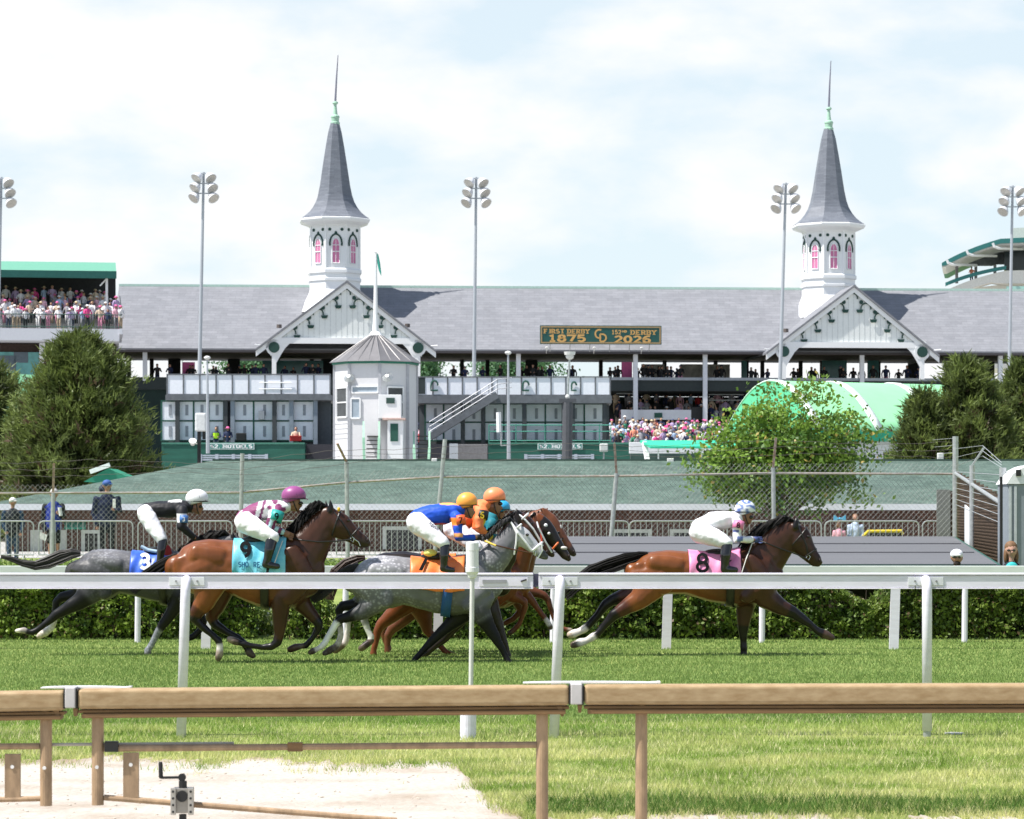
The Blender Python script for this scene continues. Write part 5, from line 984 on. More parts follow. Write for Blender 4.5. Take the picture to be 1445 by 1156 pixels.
for px, y0, y1, lb in ((292.5, 505, 640, 'thin grey lamp mast in front of the left betting booth'), (717, 498, 650, 'thin antenna mast in front of the outside stair')):
    t = thing('lamp_mast', lb, 'mast', (XX(px, 168), 168, .5)); q = MB(); q.tube([P(px + 1, y1, 168), P(px, y0, 168)], [.12, .05], 6); q.build('mast', M('mast_grey', ''), t); q = MB(); q.ball(P(px, y0, 168), .2, .2, .12); q.build('lamp_head', M('lamp_white', ''), t)
t = thing('white_pole', 'short thick white pole in front of the right booth', 'pole', (XX(704, 166), 166, 1)); q = MB(); q.tube([P(704, 610, 166), P(703.5, 582, 166)], .14, 8); q.build('sleeve', WHT, t); q = MB(); q.bar(P(707, 629, 166), P(707, 610, 166), .08); q.bar(P(707, 629, 166), P(717, 628, 166), .06); q.build('stay', STEEL, t)
t = simple_box('utility_cabinet', 'white utility cabinet between the stair foot and the grey fence panel', 'cabinet', 634, 646, 626, 652, 170., WHT); t = simple_box('grey_hoarding', 'weathered grey hoarding left of the right green counter', 'hoarding', 646, 688, 627, 652, 172., M('hoarding_grey', (.20, .195, .20), .8, var=.2), .15)
# ================================================================ CANOPIES
CANO = M('canopy_green', (.22, .50, .28), .95, var=.06, scale=.5, spec=.1); CANR = M('canopy_rib', (.72, .82, .76), .7)
def barrel(label, Y, xL, xT, xR_, ztop_py, zbot_py, half, length_to, ribs):
    """barrel vault seen from its side: axis runs to the right and slightly away"""
    t = thing('barrel_canopy', label, 'canopy', (XX(xL, Y), Y, 0)); zb, zt = ZZ(zbot_py, Y - half), ZZ(ztop_py, Y); n = 16
    ax = Vector((1, .50, 0)).normalized(); pr = Vector((-ax.y, ax.x, 0)); O = Vector((XX(xT, Y), Y, 0)); Ln = (XX(length_to, Y) - XX(xT, Y)) / ax.x
    def cp(f, l, o=0.): a = math.pi * f; t_ = 1 - 2 * f; return O + ax * l - pr * (half + o) * t_ + UP * (zb + (zt - zb) * (1 - abs(t_) ** 1.9) + o)
    q = MB(); A_ = [cp(i / n, 0) for i in range(n + 1)]; B_ = [cp(i / n, Ln) for i in range(n + 1)]; q.add(A_ + B_, [[i, i + 1, n + 2 + i, n + 1 + i] for i in range(n)]); c = q.build('canopy_cloth', CANO, t, smooth=True); s = c.modifiers.new('solid', 'SOLIDIFY'); s.thickness = .06
    q = MB(); q.add([a + ax * .02 for a in A_], [list(range(n + 1))]); q.build('end_cloth', M('canopy_end', (.10, .50, .26), .7, var=.08), t)
    for l in ribs: 
        q = MB(); q.add([cp(i / n, l, .05) for i in range(n + 1)] + [cp(i / n, l + .5, .05) for i in range(n + 1)], [[i, i + 1, n + 2 + i, n + 1 + i] for i in range(n)]); o_ = q.build('white_rib', CANR, t, smooth=True); s = o_.modifiers.new('solid', 'SOLIDIFY'); s.thickness = .05
    q = MB(); p0, p1 = cp(0, 0), cp(0, Ln); q.bar(p0 - UP * .25 - pr * .06, p1 - UP * .25 - pr * .06, .08, .55); q.build('valance', M('valance_green', (.02, .34, .20), .7), t)
    q = MB(); q.prism([p0 - UP * .5 + pr * .4, p1 - UP * .5 + pr * .4, Vector((p1.x, p1.y + .4, .5)), Vector((p0.x, p0.y + .4, .5))], pr * .1); q.build('side_wall', M('tent_white', (.62, .65, .68), .7), t)
    for k in range(8):
        p = p0.lerp(p1, (k + .7) / 8.5); q = MB(); q.box(p.x - .55, p.x + .55, p.y + .25, p.y + .32, .6, 5.0 + .0); q.build('dark_opening', BLK, t)
    return t
barrel('large pale green barrel canopy with white ribs, behind the trees at the right', 150, 1042, 1084, 1600, 537, 607, 4.6, 1640, [.05, 3.7, 7.5, 11.3, 15])
barrel('pale green barrel canopy behind the cedar at the left edge', 152, -300, -260, 60, 522, 604, 3.4, 62, [.05, 4, 8])
Y = 160.; t = thing('flat_awning', 'flat bright green awning on white legs below the lower stand', 'awning', (XX(960, Y), Y, .5)); q = MB(); q.prism([P(903, 621.5, Y), P(1040, 621.5, Y), P(1040, 630, Y - 2), P(918, 630, Y - 2)], (0, 0, -.12)); q.build('awning_cloth', M('awning_green', (.03, .45, .27), .7), t)
q = MB(); q.bar(P(914, 652, Y - 1), P(909, 624, Y - .5), .22); q.bar(P(929, 652, Y - 1.5), P(929, 630, Y - 1.5), .08); q.bar(P(990, 652, Y - 1.5), P(990, 630, Y - 1.5), .08); q.build('leg', WHT, t)
simple_box('white_counter', 'white counter wall at the foot of the lower stand', 'counter', 888, 1046, 624, 640, 166., WHD, .4); simple_box('dark_stall', 'dark stall front under the flat green awning', 'stall', 890, 1046, 640, 653, 164., M('stall_dark', (.035, .07, .06), .8, var=.4, scale=1.), .5)
Y = 118.; t = thing('small_tent', 'small green and white tent top under the cedar at the left', 'tent', (XX(140, Y), Y, .5)); q = MB(); q.prism([P(118, 680, Y), P(152, 661, Y), P(178, 672, Y), P(178, 684, Y)], (0, 3, 0)); q.build('tent_cloth', M('tent_dark_green', (.02, .22, .13), .7), t); q = MB(); q.bar(P(127, 666, Y - .05), P(155, 656, Y - .05), .1, .18); q.build('tent_edge', M('canopy_rib', ''), t)
# ================================================================ TREES
def cloud_obj(name, tris, cols, mat, parent): V = np.asarray(tris, float).reshape(-1, 3); return link(name, raw_mesh(name, V, np.arange(len(V)).reshape(-1, 3), np.repeat(cols, 3, 0)), mat, parent)
def cedar(label, pxc, py_top, py_base, wpx, Y, seed, nbr=330, lean=0., full=True, dens=7.5):
    r = np.random.default_rng(seed); s = F / Y; x0 = XX(pxc, Y); zt = ZZ(py_top, Y); z0 = .5; Hh = zt - z0; Wd = wpx / s / 2 * 1.08; t = thing('cedar_tree', label, 'tree', (x0, Y, z0), 'bushy cedar trees'); br = MB(); T, C = [], []
    br.tube([(x0, Y, z0 - .2), (x0 + lean * .3, Y, z0 + Hh * .4), (x0 + lean, Y, zt - .3)], [.26, .17, .03], 8)
    for i in range(nbr):
        f = r.random() ** .85; zb = z0 + Hh * (.02 + .96 * f); prof = (1 - f ** 1.7) ** .62 * (.82 + .18 * min(1, (f + .1) / .3)) if full else (1 - f) ** .62 * (.55 + .45 * min(1, (f + .12) / .25)); az = r.random() * 6.283; lob = .66 + .46 * math.sin(az * 2.5 + seed + f * 6) ** 2
        Lb = Wd * prof * lob * (.72 + .38 * r.random()) + .25; pit = .05 + .45 * r.random() + .42 * f; dirv = np.array([math.cos(az) * math.cos(pit), math.sin(az) * math.cos(pit), math.sin(pit)]); st = np.array([x0 + lean * f, Y, max(z0 + .2, zb - Lb * .35)])
        if i % 4 == 0: br.tube([tuple(st), tuple(st + dirv * Lb * .8)], [.035, .008], 4, cap=False)
        kk = 4 + int(Lb * dens); tone = r.random()
        for j in range(kk):
            g = .3 + .7 * (j + r.random()) / kk; c = st + dirv * Lb * g + r.normal(size=3) * .13 * (1 + Lb * .25); c[2] = max(c[2], z0 + .1); m = 11; d = dirv[None] * .9 + r.normal(size=(m, 3)) * .55 + np.array([0, 0, .35]); d /= np.linalg.norm(d, axis=1)[:, None]
            e = np.cross(d, r.normal(size=(m, 3))); e /= np.linalg.norm(e, axis=1)[:, None] + 1e-9; ln = (.2 + .24 * r.random((m, 1))); b = c[None] + r.normal(size=(m, 3)) * .10
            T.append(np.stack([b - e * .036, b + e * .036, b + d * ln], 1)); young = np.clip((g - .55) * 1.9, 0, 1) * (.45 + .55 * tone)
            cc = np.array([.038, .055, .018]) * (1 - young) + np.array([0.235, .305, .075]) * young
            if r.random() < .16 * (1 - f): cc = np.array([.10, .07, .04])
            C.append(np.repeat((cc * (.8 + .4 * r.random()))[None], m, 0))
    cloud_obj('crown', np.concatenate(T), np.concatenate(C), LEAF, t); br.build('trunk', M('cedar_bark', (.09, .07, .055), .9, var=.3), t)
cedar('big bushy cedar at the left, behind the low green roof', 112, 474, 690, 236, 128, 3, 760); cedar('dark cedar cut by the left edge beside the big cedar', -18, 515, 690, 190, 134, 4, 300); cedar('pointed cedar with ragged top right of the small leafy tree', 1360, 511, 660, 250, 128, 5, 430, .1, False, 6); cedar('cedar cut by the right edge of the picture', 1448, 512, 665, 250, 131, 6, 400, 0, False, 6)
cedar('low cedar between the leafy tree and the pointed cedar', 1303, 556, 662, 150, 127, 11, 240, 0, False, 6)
def leafy(label, pxc, py_base, Y, seed):
    r = np.random.default_rng(seed); s = F / Y; x0 = XX(pxc, Y); z0 = .5; t = thing('leafy_tree', label, 'tree', (x0, Y, z0)); br = MB(); T, C = [], []
    stems = [(-100, 655), (-82, 622), (-62, 640), (-48, 600), (-30, 583), (-14, 612), (-2, 578), (16, 600), (34, 572), (48, 604), (66, 582), (84, 598), (100, 622), (112, 650), (-118, 652), (60, 632), (20, 632), (-30, 636), (96, 655), (-80, 655), (-15, 570), (112, 605)]
    for k, (ox, py) in enumerate(stems):
        dy = r.uniform(-1.3, 1.3); tip = P(pxc + ox * .9, py, Y) + Vector((0, dy, 0)); b = Vector((x0 + rnd.uniform(-.12, .12), Y + rnd.uniform(-.1, .1), z0)); m1 = Vector((b.x + (tip.x - b.x) * .22, b.y + dy * .25, z0 + (tip.z - z0) * .45)); m2 = b.lerp(tip, .72) + Vector((0, 0, .15))
        br.tube([b, m1, m2, tip], [.06, .042, .024, .008], 5, cap=False)
        for j in range(15):
            g = rnd.uniform(.40, 1.06); base = (m1.lerp(m2, (g - .3) / .42) if g < .72 else m2.lerp(tip, (g - .72) / .28)); e2 = base + Vector((rnd.gauss(0, .42), rnd.gauss(0, .42), rnd.gauss(.1, .25))); br.tube([base, e2], [.012, .004], 4, cap=False)
            m = int(r.integers(45, 85)); cpos = np.array(e2)[None] + r.normal(size=(m, 3)) * np.array([.36, .34, .15]); d = r.normal(size=(m, 3)) + np.array([0, 0, -.1]); d /= np.linalg.norm(d, axis=1)[:, None]; e = np.cross(d, r.normal(size=(m, 3))); e /= np.linalg.norm(e, axis=1)[:, None]; sz = .095 * (.6 + .8 * r.random((m, 1)))
            T.append(np.stack([cpos - d * sz * .8, cpos + e * sz * .5, cpos + d * sz * .8], 1)); T.append(np.stack([cpos - d * sz * .8, cpos + d * sz * .8, cpos - e * sz * .5], 1)); tone = r.random(); cc = mixc((.045, .115, .018), (.21, .34, .05), np.clip(tone * .95 + .25 * r.random(m) - .1 , 0, 1)); y_ = r.random(m) < .04; cc[y_] = (.38, .30, .08); C += [cc, cc]
    cloud_obj('crown', np.concatenate(T), np.concatenate(C), LEAF, t); br.build('trunk', M('stem_bark', (.10, .075, .055), .9), t)
leafy('small many-stemmed leafy tree in front of the low green roof, above the leading rider', 1097, 745, 90, 4)
# far trees that show through the open gallery
r = np.random.default_rng(40); Yz = 420.0
V, c = leafcloud(60000, lambda r, k: (lambda px: np.stack([(px - CX) * Yz / F + r.normal(0, .6, k), Yz + r.normal(0, 3, k), np.minimum(ZZ(520, Yz) + 2.0 * fbm(px * .02, px * 0, 3) * 1.3 - 11 * r.random(k) ** 1.5, 40)], 1))(np.where(r.random(k) < .55, r.normal(405, 40, k), np.where(r.random(k) < .6, r.normal(725, 26, k), r.normal(600, 8, k)))), .30, lambda C, r: mixc((.05, .12, .06), (.13, .25, .12), r.random(len(C))), 41)
o = link('treeline', raw_mesh('treeline', V, np.arange(len(V)).reshape(-1, 4), c), LEAF); tag(o, 'distant trees glimpsed through the open gallery under the roof', 'trees', kind='stuff')
# ================================================================ HORSES
def tfm(ox, oy, sc): return lambda a, b: (ox + a / sc, oy + b / sc)
class Horse:
    """a galloping horse traced joint by joint; the body is one skin, tack and hair are parts of it"""
    def __init__(s, label, Y, tf, sc, torso, neck, head, ears, legs, coat, point, mat, belly=None, face=None, voxel=.019, muzzle=None):
        s.Y, s.tf, s.sc = Y, tf, sc; s.torso = torso
        cx = (torso[0][0] + torso[-1][0]) / 2; px, _ = tf(cx, 0); s.t = thing('racehorse', label, 'horse', (XX(px, Y), Y, 0), 'racehorses galloping on the turf')
        lm = []; A = lambda p, y=0, c=coat, pri=1.: lm.append(dict(p=p, y=y, c=c, t=tf, s=sc, pri=pri))
        belly = belly or coat; x0_, x1_ = torso[0][0], torso[-1][0]; hg = max(b - a for _, a, b, _ in torso)
        def tz(f, v):
            x = x0_ + (x1_ - x0_) * f
            for a, b in zip(torso, torso[1:]):
                if a[0] <= x <= b[0]: k = (x - a[0]) / (b[0] - a[0]); break
            return x, (a[1] * (1 - k) + b[1] * k) * (1 - v) + (a[2] * (1 - k) + b[2] * k) * v
        for sg in (-1, 1):      # the muscles that show under the coat: blade, upper arm, croup, hamstring, stifle, flank
            for pa, pb, r1, r2, ry, yy in (((.83, .20), (.93, .56), .14, .16, .065, .20), ((.93, .58), (.81, .86), .15, .12, .065, .205), ((.14, .27), (.34, .36), .15, .15, .07, .205), ((.055, .30), (.10, .82), .13, .12, .06, .165), ((.20, .52), (.235, .88), .16, .13, .065, .215)):
                (ax_, ay_), (bx_, by_) = tz(*pa), tz(*pb); A([(ax_, ay_, r1 * hg, ry), ((ax_ + bx_) / 2, (ay_ + by_) / 2, (r1 + r2) / 2 * hg * 1.12, ry * 1.12), (bx_, by_, r2 * hg, ry)], sg * yy, coat, 1.3)
        A([(x, (a + b) / 2, (b - a) / 2, hw) for x, a, b, hw in torso], 0, coat)
        A(neck, 0, coat); A(head, 0, face or coat); ck = head[1]; c2_ = head[2]
        n = len(head); mz = muzzle or (.03, .025, .022); lm[-1]['c'] = [face or coat] * (n - 2) + [mz, mz]
        lm_face = face or coat
        for sg in (-1, 1): A([((ck[0] * .6 + c2_[0] * .4), (ck[1] * .6 + c2_[1] * .4) + ck[2] * .22, ck[2] * .55, .03), (c2_[0], c2_[1] + ck[2] * .05, ck[2] * .40, .025)], sg * .068, lm_face, 1.2)
        for (pts, y) in ears: A(pts, y, point, .8)
        for lg in legs:
            nl = len(lg['p']); fk = [1.0, .93, .87, .82] + [.79] * nl; lg['p'] = [(q[0], q[1], q[2] * (.92 if i >= nl - 2 else fk[i]), *q[3:]) for i, q in enumerate(lg['p'])]
            A([q[:4] if len(q) > 3 and isinstance(q[3], float) else q[:3] for q in lg['p']], lg['y'], lg['c'])
        s.body = blob('body', lm, Y, mat, s.t, voxel, 2, None, (.0065, 5.5, (1.1, 1, .55)))
    def pt(s, x, y, dy=0.): px, py = s.tf(x, y); return P(px, py, s.Y + dy)
    def surf(s, x, phi, off=.012):
        """point on the barrel: x along the body, phi round it from the back (0) towards the near side"""
        T = s.torso; 
        for a, b in zip(T, T[1:]):
            if a[0] <= x <= b[0] or b is T[-1]: k = min(1, max(0, (x - a[0]) / (b[0] - a[0]))); break
        top, bot, hw = (a[i] * (1 - k) + b[i] * k for i in (1, 2, 3)); m = s.Y / F / s.sc; c = s.pt(x, (top + bot) / 2); r = (bot - top) / 2 * m
        return c + Vector((0, -math.sin(phi) * (hw + off), math.cos(phi) * (r + off)))
    def cloth(s, x0, x1, mat, top=0., ph=1.75, wave=.012, corner=None, name='saddle_cloth'):
        q = MB(); n, k = 26, 28
        g = [[s.surf(x0 + (x1 - x0) * i / n + (corner or 0) * abs(j / k * 2 - 1) * (0), -ph + 2 * ph * j / k, .026 + wave * (1 + math.sin(i * .9 + j * .55)) * abs(j / k * 2 - 1)) for j in range(k + 1)] for i in range(n + 1)]
        V = [p for r in g for p in r]; q.add(V, [[i * (k + 1) + j, i * (k + 1) + j + 1, (i + 1) * (k + 1) + j + 1, (i + 1) * (k + 1) + j] for i in range(n) for j in range(k)])
        o = q.build(name, mat, s.t, smooth=True); m = o.modifiers.new('solid', 'SOLIDIFY'); m.thickness = .008; return o
    def number(s, par, txt, xc, yt, yb, stroke, mat, wsc=1., serif=False, off=.058, name='number'):
        """lettering laid on the near side of the cloth; x, y in the tracing frame"""
        qs, tot = text_quads(txt, 0, 0, yb - yt, wsc, stroke, serif, .2); q = MB(); m = s.Y / F / s.sc
        def f(u, v):
            x = xc - tot / 2 + u; y = yb - v; T = s.torso
            for a, b in zip(T, T[1:]):
                if a[0] <= x <= b[0] or b is T[-1]: k = (x - a[0]) / (b[0] - a[0]); break
            top, bot, hw = (a[i] * (1 - k) + b[i] * k for i in (1, 2, 3)); cz = (top + bot) / 2; r = (bot - top) / 2 + off / m; w = max(-1, min(1, (cz - y) / r)); return s.pt(x, y, -math.sqrt(max(0, 1 - w * w)) * (hw + off))
        text_on(q, qs, f); return q.build(name, mat, par)
    def girth(s, xt, xb, w, mat, z0=.9):
        q = MB(); k = 20; V = []
        for j in range(k + 1):
            ph = z0 + (2 * math.pi - 2 * z0) * j / k; f = .5 - .5 * math.cos(ph); x = xt + (xb - xt) * f
            V += [s.surf(x - w / 2, ph, .03), s.surf(x + w / 2, ph, .03)]
        q.add(V, [[2 * j, 2 * j + 1, 2 * j + 3, 2 * j + 2] for j in range(k)]); o = q.build('girth', mat, s.t, smooth=True); m = o.modifiers.new('solid', 'SOLIDIFY'); m.thickness = .012; return o
    def strap(s, name, pts, r, mat, hw, both=True, n=6):
        """strap given in the tracing frame with half width hw (one value or one per point) either side of the head"""
        hs = hw if isinstance(hw, (list, tuple)) else [hw] * len(pts); q = MB()
        for sg in ((-1, 1) if both else (-1,)): q.tube([s.pt(x, y, sg * h) for (x, y), h in zip(pts, hs)], r, n)
        return q.build(name, mat, s.t)
    def band(s, name, a, b, hw, r, mat, extra=.012):
        """loop round the head between two outline points a (front) and b (jaw)"""
        a = s.pt(*a); b = s.pt(*b); c = (a + b) / 2; e = (a - b) / 2 * 1.06; q = MB(); q.tube([c + e * math.cos(k * math.pi / 10) + Vector((0, -hw * math.sin(k * math.pi / 10), 0)) for k in range(21)], r, 6); return q.build(name, mat, s.t)
    def hair(s, name, curves, n, spread, r0, mat, seed, taper=.12, sag=0.):
        """strands following a guide curve: list of (x,y,width) in the tracing frame"""
        rr = random.Random(seed); q = MB()
        n = int(n * 2.6); r0 *= .55
        for i in range(n):
            a = rr.uniform(-1, 1); b = rr.uniform(-1, 1); ln = rr.uniform(.72, 1.0); pts = []; rs = []; m = len(curves); ph = rr.uniform(0, 6)
            for k, (x, y, w) in enumerate(curves):
                f = k / (m - 1)
                if f > ln + .15: break
                x2, y2 = curves[max(k - 1, 0)][:2]; x3, y3 = curves[min(k + 1, m - 1)][:2]; dx, dy = x3 - x2, y3 - y2; l = math.hypot(dx, dy) or 1
                o = a * w + math.sin(ph + k * 1.3) * w * .12; pts.append(s.pt(x - dy / l * o, y + dx / l * o, b * spread * (.4 + .6 * f))); rs.append(r0 * (1 - f * (1 - taper)))
            if len(pts) > 1: q.tube(pts, rs, 4, cap=False)
        return q.build(name, mat, s.t)
    def mane(s, pts, length, n, mat, seed, back=1.0):
        rr = random.Random(seed); q = MB()
        for i in range(int(n * 2.2)):
            f = rr.random() * (len(pts) - 1); k = int(f); g = f - k; x = pts[k][0] * (1 - g) + pts[k + 1][0] * g; y = pts[k][1] * (1 - g) + pts[k + 1][1] * g; dx, dy = pts[k + 1][0] - pts[k][0], pts[k + 1][1] - pts[k][1]; l = math.hypot(dx, dy)
            tx, ty = -dx / l, -dy / l; nx, ny = (ty, -tx) if (ty * 0 - tx) < 0 else (-ty, tx)
            if ny > 0: nx, ny = -nx, -ny
            L_ = length * rr.uniform(.55, 1.15); up = rr.uniform(-.25, .75); sd = rr.uniform(-.06, .05); P0 = s.pt(x - nx * 8, y - ny * 8, sd * .4); P1 = s.pt(x + tx * L_ * .4 * back + nx * L_ * (.25 + .25 * up), y + ty * L_ * .4 * back + ny * L_ * (.25 + .25 * up), sd); P2 = s.pt(x + tx * L_ * back + nx * L_ * up * .55, y + ty * L_ * back + ny * L_ * up * .5 + L_ * .12, sd * 1.8)
            q.tube([P0, P1, P2], [.010, .008, .002], 4, cap=False)
        return q.build('mane', mat, s.t)
    def eye(s, x, y, hw):
        for sg in (-1, 1): q = MB(); q.ball(s.pt(x, y, sg * hw), .022, .012, .017, 10, 6); q.build('eye', M('horse_eye', (.008, .006, .005), .08, spec=.6), s.t, smooth=True)
    def nostril(s, x, y, hw):
        for sg in (-1, 1): q = MB(); q.ball(s.pt(x, y, sg * hw), .016, .01, .022, 8, 5); q.build('nostril', M('nostril_dark', (.02, .009, .008), .6), s.t, smooth=True)
def patch(h, par, name, pts, mat, off=.062):
    q = MB(); n = 8; m = h.Y / F / h.sc
    def f(x, y):
        for a, b in zip(h.torso, h.torso[1:]):
            if a[0] <= x <= b[0]: k = (x - a[0]) / (b[0] - a[0]); break
        top, bot, hw = (a[i] * (1 - k) + b[i] * k for i in (1, 2, 3)); r = (bot - top) / 2 + off / m; w = max(-1, min(1, ((top + bot) / 2 - y) / r)); return h.pt(x, y, -math.sqrt(1 - w * w) * (hw + off))
    a, b, c_, d = pts; L_ = [[f(a[0] + (d[0] - a[0]) * i / n, a[1] + (d[1] - a[1]) * i / n), f(b[0] + (c_[0] - b[0]) * i / n, b[1] + (c_[1] - b[1]) * i / n)] for i in range(n + 1)]
    q.add([p for r in L_ for p in r], [[2 * i, 2 * i + 1, 2 * i + 3, 2 * i + 2] for i in range(n)]); return q.build(name, mat, par)
BAY = (.175, .056, .017); BAYD = (.058, .018, .009); BLKC = (.006, .005, .005); CHEST = (.15, .044, .015); GREY = (.135, .135, .145); GREYL = (.44, .44, .46); GREYD = (.018, .018, .020); WSOCK = (.62, .58, .54); HOOF = (.10, .075, .055); DARKB = (.014, .009, .007)
COAT = VC('glossy_coat', .34, .22, 7, .30, bump=.16, stretch=(1.2, 1, .7)); COATG = VC('dappled_coat', .5, .15, 9, .2, dapple=.62, bump=.04); COATD = VC('dark_dappled_coat', .45, .2, 9, .2, dapple=.4, bump=.04)
HBLK = M('black_hair', (.006, .0055, .0055), .6, spec=.15); HGREY = M('grey_black_hair', (.055, .052, .05), .6, var=.5, scale=3, col2=(.012, .012, .013)); LEATH = M('black_leather', (.012, .011, .010), .4); LEATHB = M('brown_leather', (.07, .028, .014), .45); METB = M('bit_metal', (.55, .55, .56), .25, .9); WTACK = M('white_tack', (.74, .74, .76), .45)
def cloth_mat(name, c, c2): return M(name, c, .38, col2=c2, scale=5, spec=.5, bump=.25)
# ---------------------------------------------------------------- leading bay (8)
z8 = tfm(790, 690, 3.44)
h8 = Horse('bay horse wearing pink cloth number 8, leading the field with its foreleg stretched out', 36.9, z8, 3.44,
  [(352, 352, 440, .13), (385, 322, 492, .21), (440, 305, 520, .26), (530, 295, 512, .27), (620, 303, 512, .26), (720, 312, 543, .28), (800, 306, 560, .285), (870, 290, 570, .27), (940, 285, 565, .25), (1000, 305, 540, .21), (1032, 370, 515, .14)],
  [(930, 400, 128, .19), (985, 345, 110, .14), (1040, 285, 92, .105), (1090, 232, 76, .088), (1125, 198, 58, .078)],
  [(1128, 192, 40, .07), (1148, 222, 62, .085), (1168, 258, 64, .092), (1196, 296, 48, .078), (1224, 330, 38, .062), (1246, 352, 33, .058), (1258, 360, 22, .045)],
  [([(1142, 188, 16), (1148, 160, 13), (1150, 136, 4)], -.055), ([(1146, 190, 15), (1158, 168, 11), (1162, 148, 4)], .055)],
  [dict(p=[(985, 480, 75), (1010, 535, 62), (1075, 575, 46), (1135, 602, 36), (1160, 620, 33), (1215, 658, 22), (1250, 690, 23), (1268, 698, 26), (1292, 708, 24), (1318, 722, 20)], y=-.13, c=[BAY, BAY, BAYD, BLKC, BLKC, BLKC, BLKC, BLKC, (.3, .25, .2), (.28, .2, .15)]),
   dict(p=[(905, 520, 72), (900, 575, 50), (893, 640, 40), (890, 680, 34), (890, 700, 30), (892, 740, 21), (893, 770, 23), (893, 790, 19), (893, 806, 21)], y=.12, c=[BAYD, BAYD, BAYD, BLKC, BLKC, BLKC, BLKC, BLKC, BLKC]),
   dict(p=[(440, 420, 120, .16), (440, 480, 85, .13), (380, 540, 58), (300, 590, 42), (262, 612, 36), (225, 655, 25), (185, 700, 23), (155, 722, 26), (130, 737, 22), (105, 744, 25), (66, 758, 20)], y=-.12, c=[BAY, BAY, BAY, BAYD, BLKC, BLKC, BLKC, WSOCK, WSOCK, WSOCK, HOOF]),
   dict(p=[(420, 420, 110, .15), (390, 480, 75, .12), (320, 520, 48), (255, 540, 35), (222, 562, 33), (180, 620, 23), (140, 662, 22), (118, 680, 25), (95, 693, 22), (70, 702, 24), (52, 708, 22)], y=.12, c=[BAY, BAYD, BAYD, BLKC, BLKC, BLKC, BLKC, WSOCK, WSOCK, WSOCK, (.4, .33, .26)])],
  BAY, BLKC, COAT, face=BAYD)
def darkfront(h, x0, x1, cd, f=.75):
    """coat colour darkens towards the neck"""
    me = h.body.data; V = verts_np(me) + np.array(rootloc(h.t)); px = CX + V[:, 0] * F / V[:, 1]; a = h.tf(x0, 0)[0]; b = h.tf(x1, 0)[0]; k = np.clip((px - a) / (b - a), 0, 1)[:, None] * f
    at = me.color_attributes['Col']; c = np.empty(len(V) * 4, np.float32); at.data.foreach_get('color', c); c = c.reshape(-1, 4); c[:, :3] = c[:, :3] * (1 - k) + np.minimum(c[:, :3], np.array(cd)) * k; at.data.foreach_set('color', c.ravel())
darkfront(h8, 640, 900, (.034, .014, .009), .9)
h8.hair('tail', [(428, 318, 10), (390, 330, 24), (320, 348, 32), (240, 375, 34), (160, 405, 36), (90, 455, 34), (20, 520, 26)], 90, .10, .016, HBLK, 1)
h8.mane([(930, 268), (1000, 205), (1060, 178), (1138, 150)], 95, 150, HBLK, 2, .9)
CL8 = cloth_mat('pink_cloth8', (.62, .16, .36), (.78, .34, .52)); c = h8.cloth(622, 872, CL8); h8.number(c, '8', 692, 314, 402, 15, M('number_black', (.006, .006, .007), .8, spec=.08), 1.1)
h8.girth(818, 822, 40, LEATH); q = MB(); 
def saddle(h, x0, x1, y): 
    q = MB(); a, b = h.surf((x0 + x1) / 2, 0, .0), None; q.ball(h.pt((x0 + x1) / 2, y + 12, 0), (x1 - x0) / 2 / h.sc * h.Y / F, .17, .06, 14, 8); return q.build('saddle', LEATH, h.t, smooth=True)
saddle(h8, 690, 860, 300); h8.eye(1208, 232, .082); h8.nostril(1262, 346, .05)
h8.band('noseband', (1243, 292), (1180, 335), .085, .011, LEATH); h8.strap('cheekpiece', [(1150, 165), (1172, 215), (1195, 270), (1206, 325)], .011, LEATH, [.05, .09, .088, .07]); h8.band('browband', (1196, 190), (1118, 282), .096, .010, LEATH)
h8.strap('rein', [(1200, 340), (1150, 318), (1070, 290), (1000, 262), (935, 240)], .009, LEATH, [.075, .10, .13, .15, .06]); h8.strap('bit_ring', [(1206, 318), (1216, 330), (1208, 345), (1196, 334), (1206, 318)], .006, METB, .076)
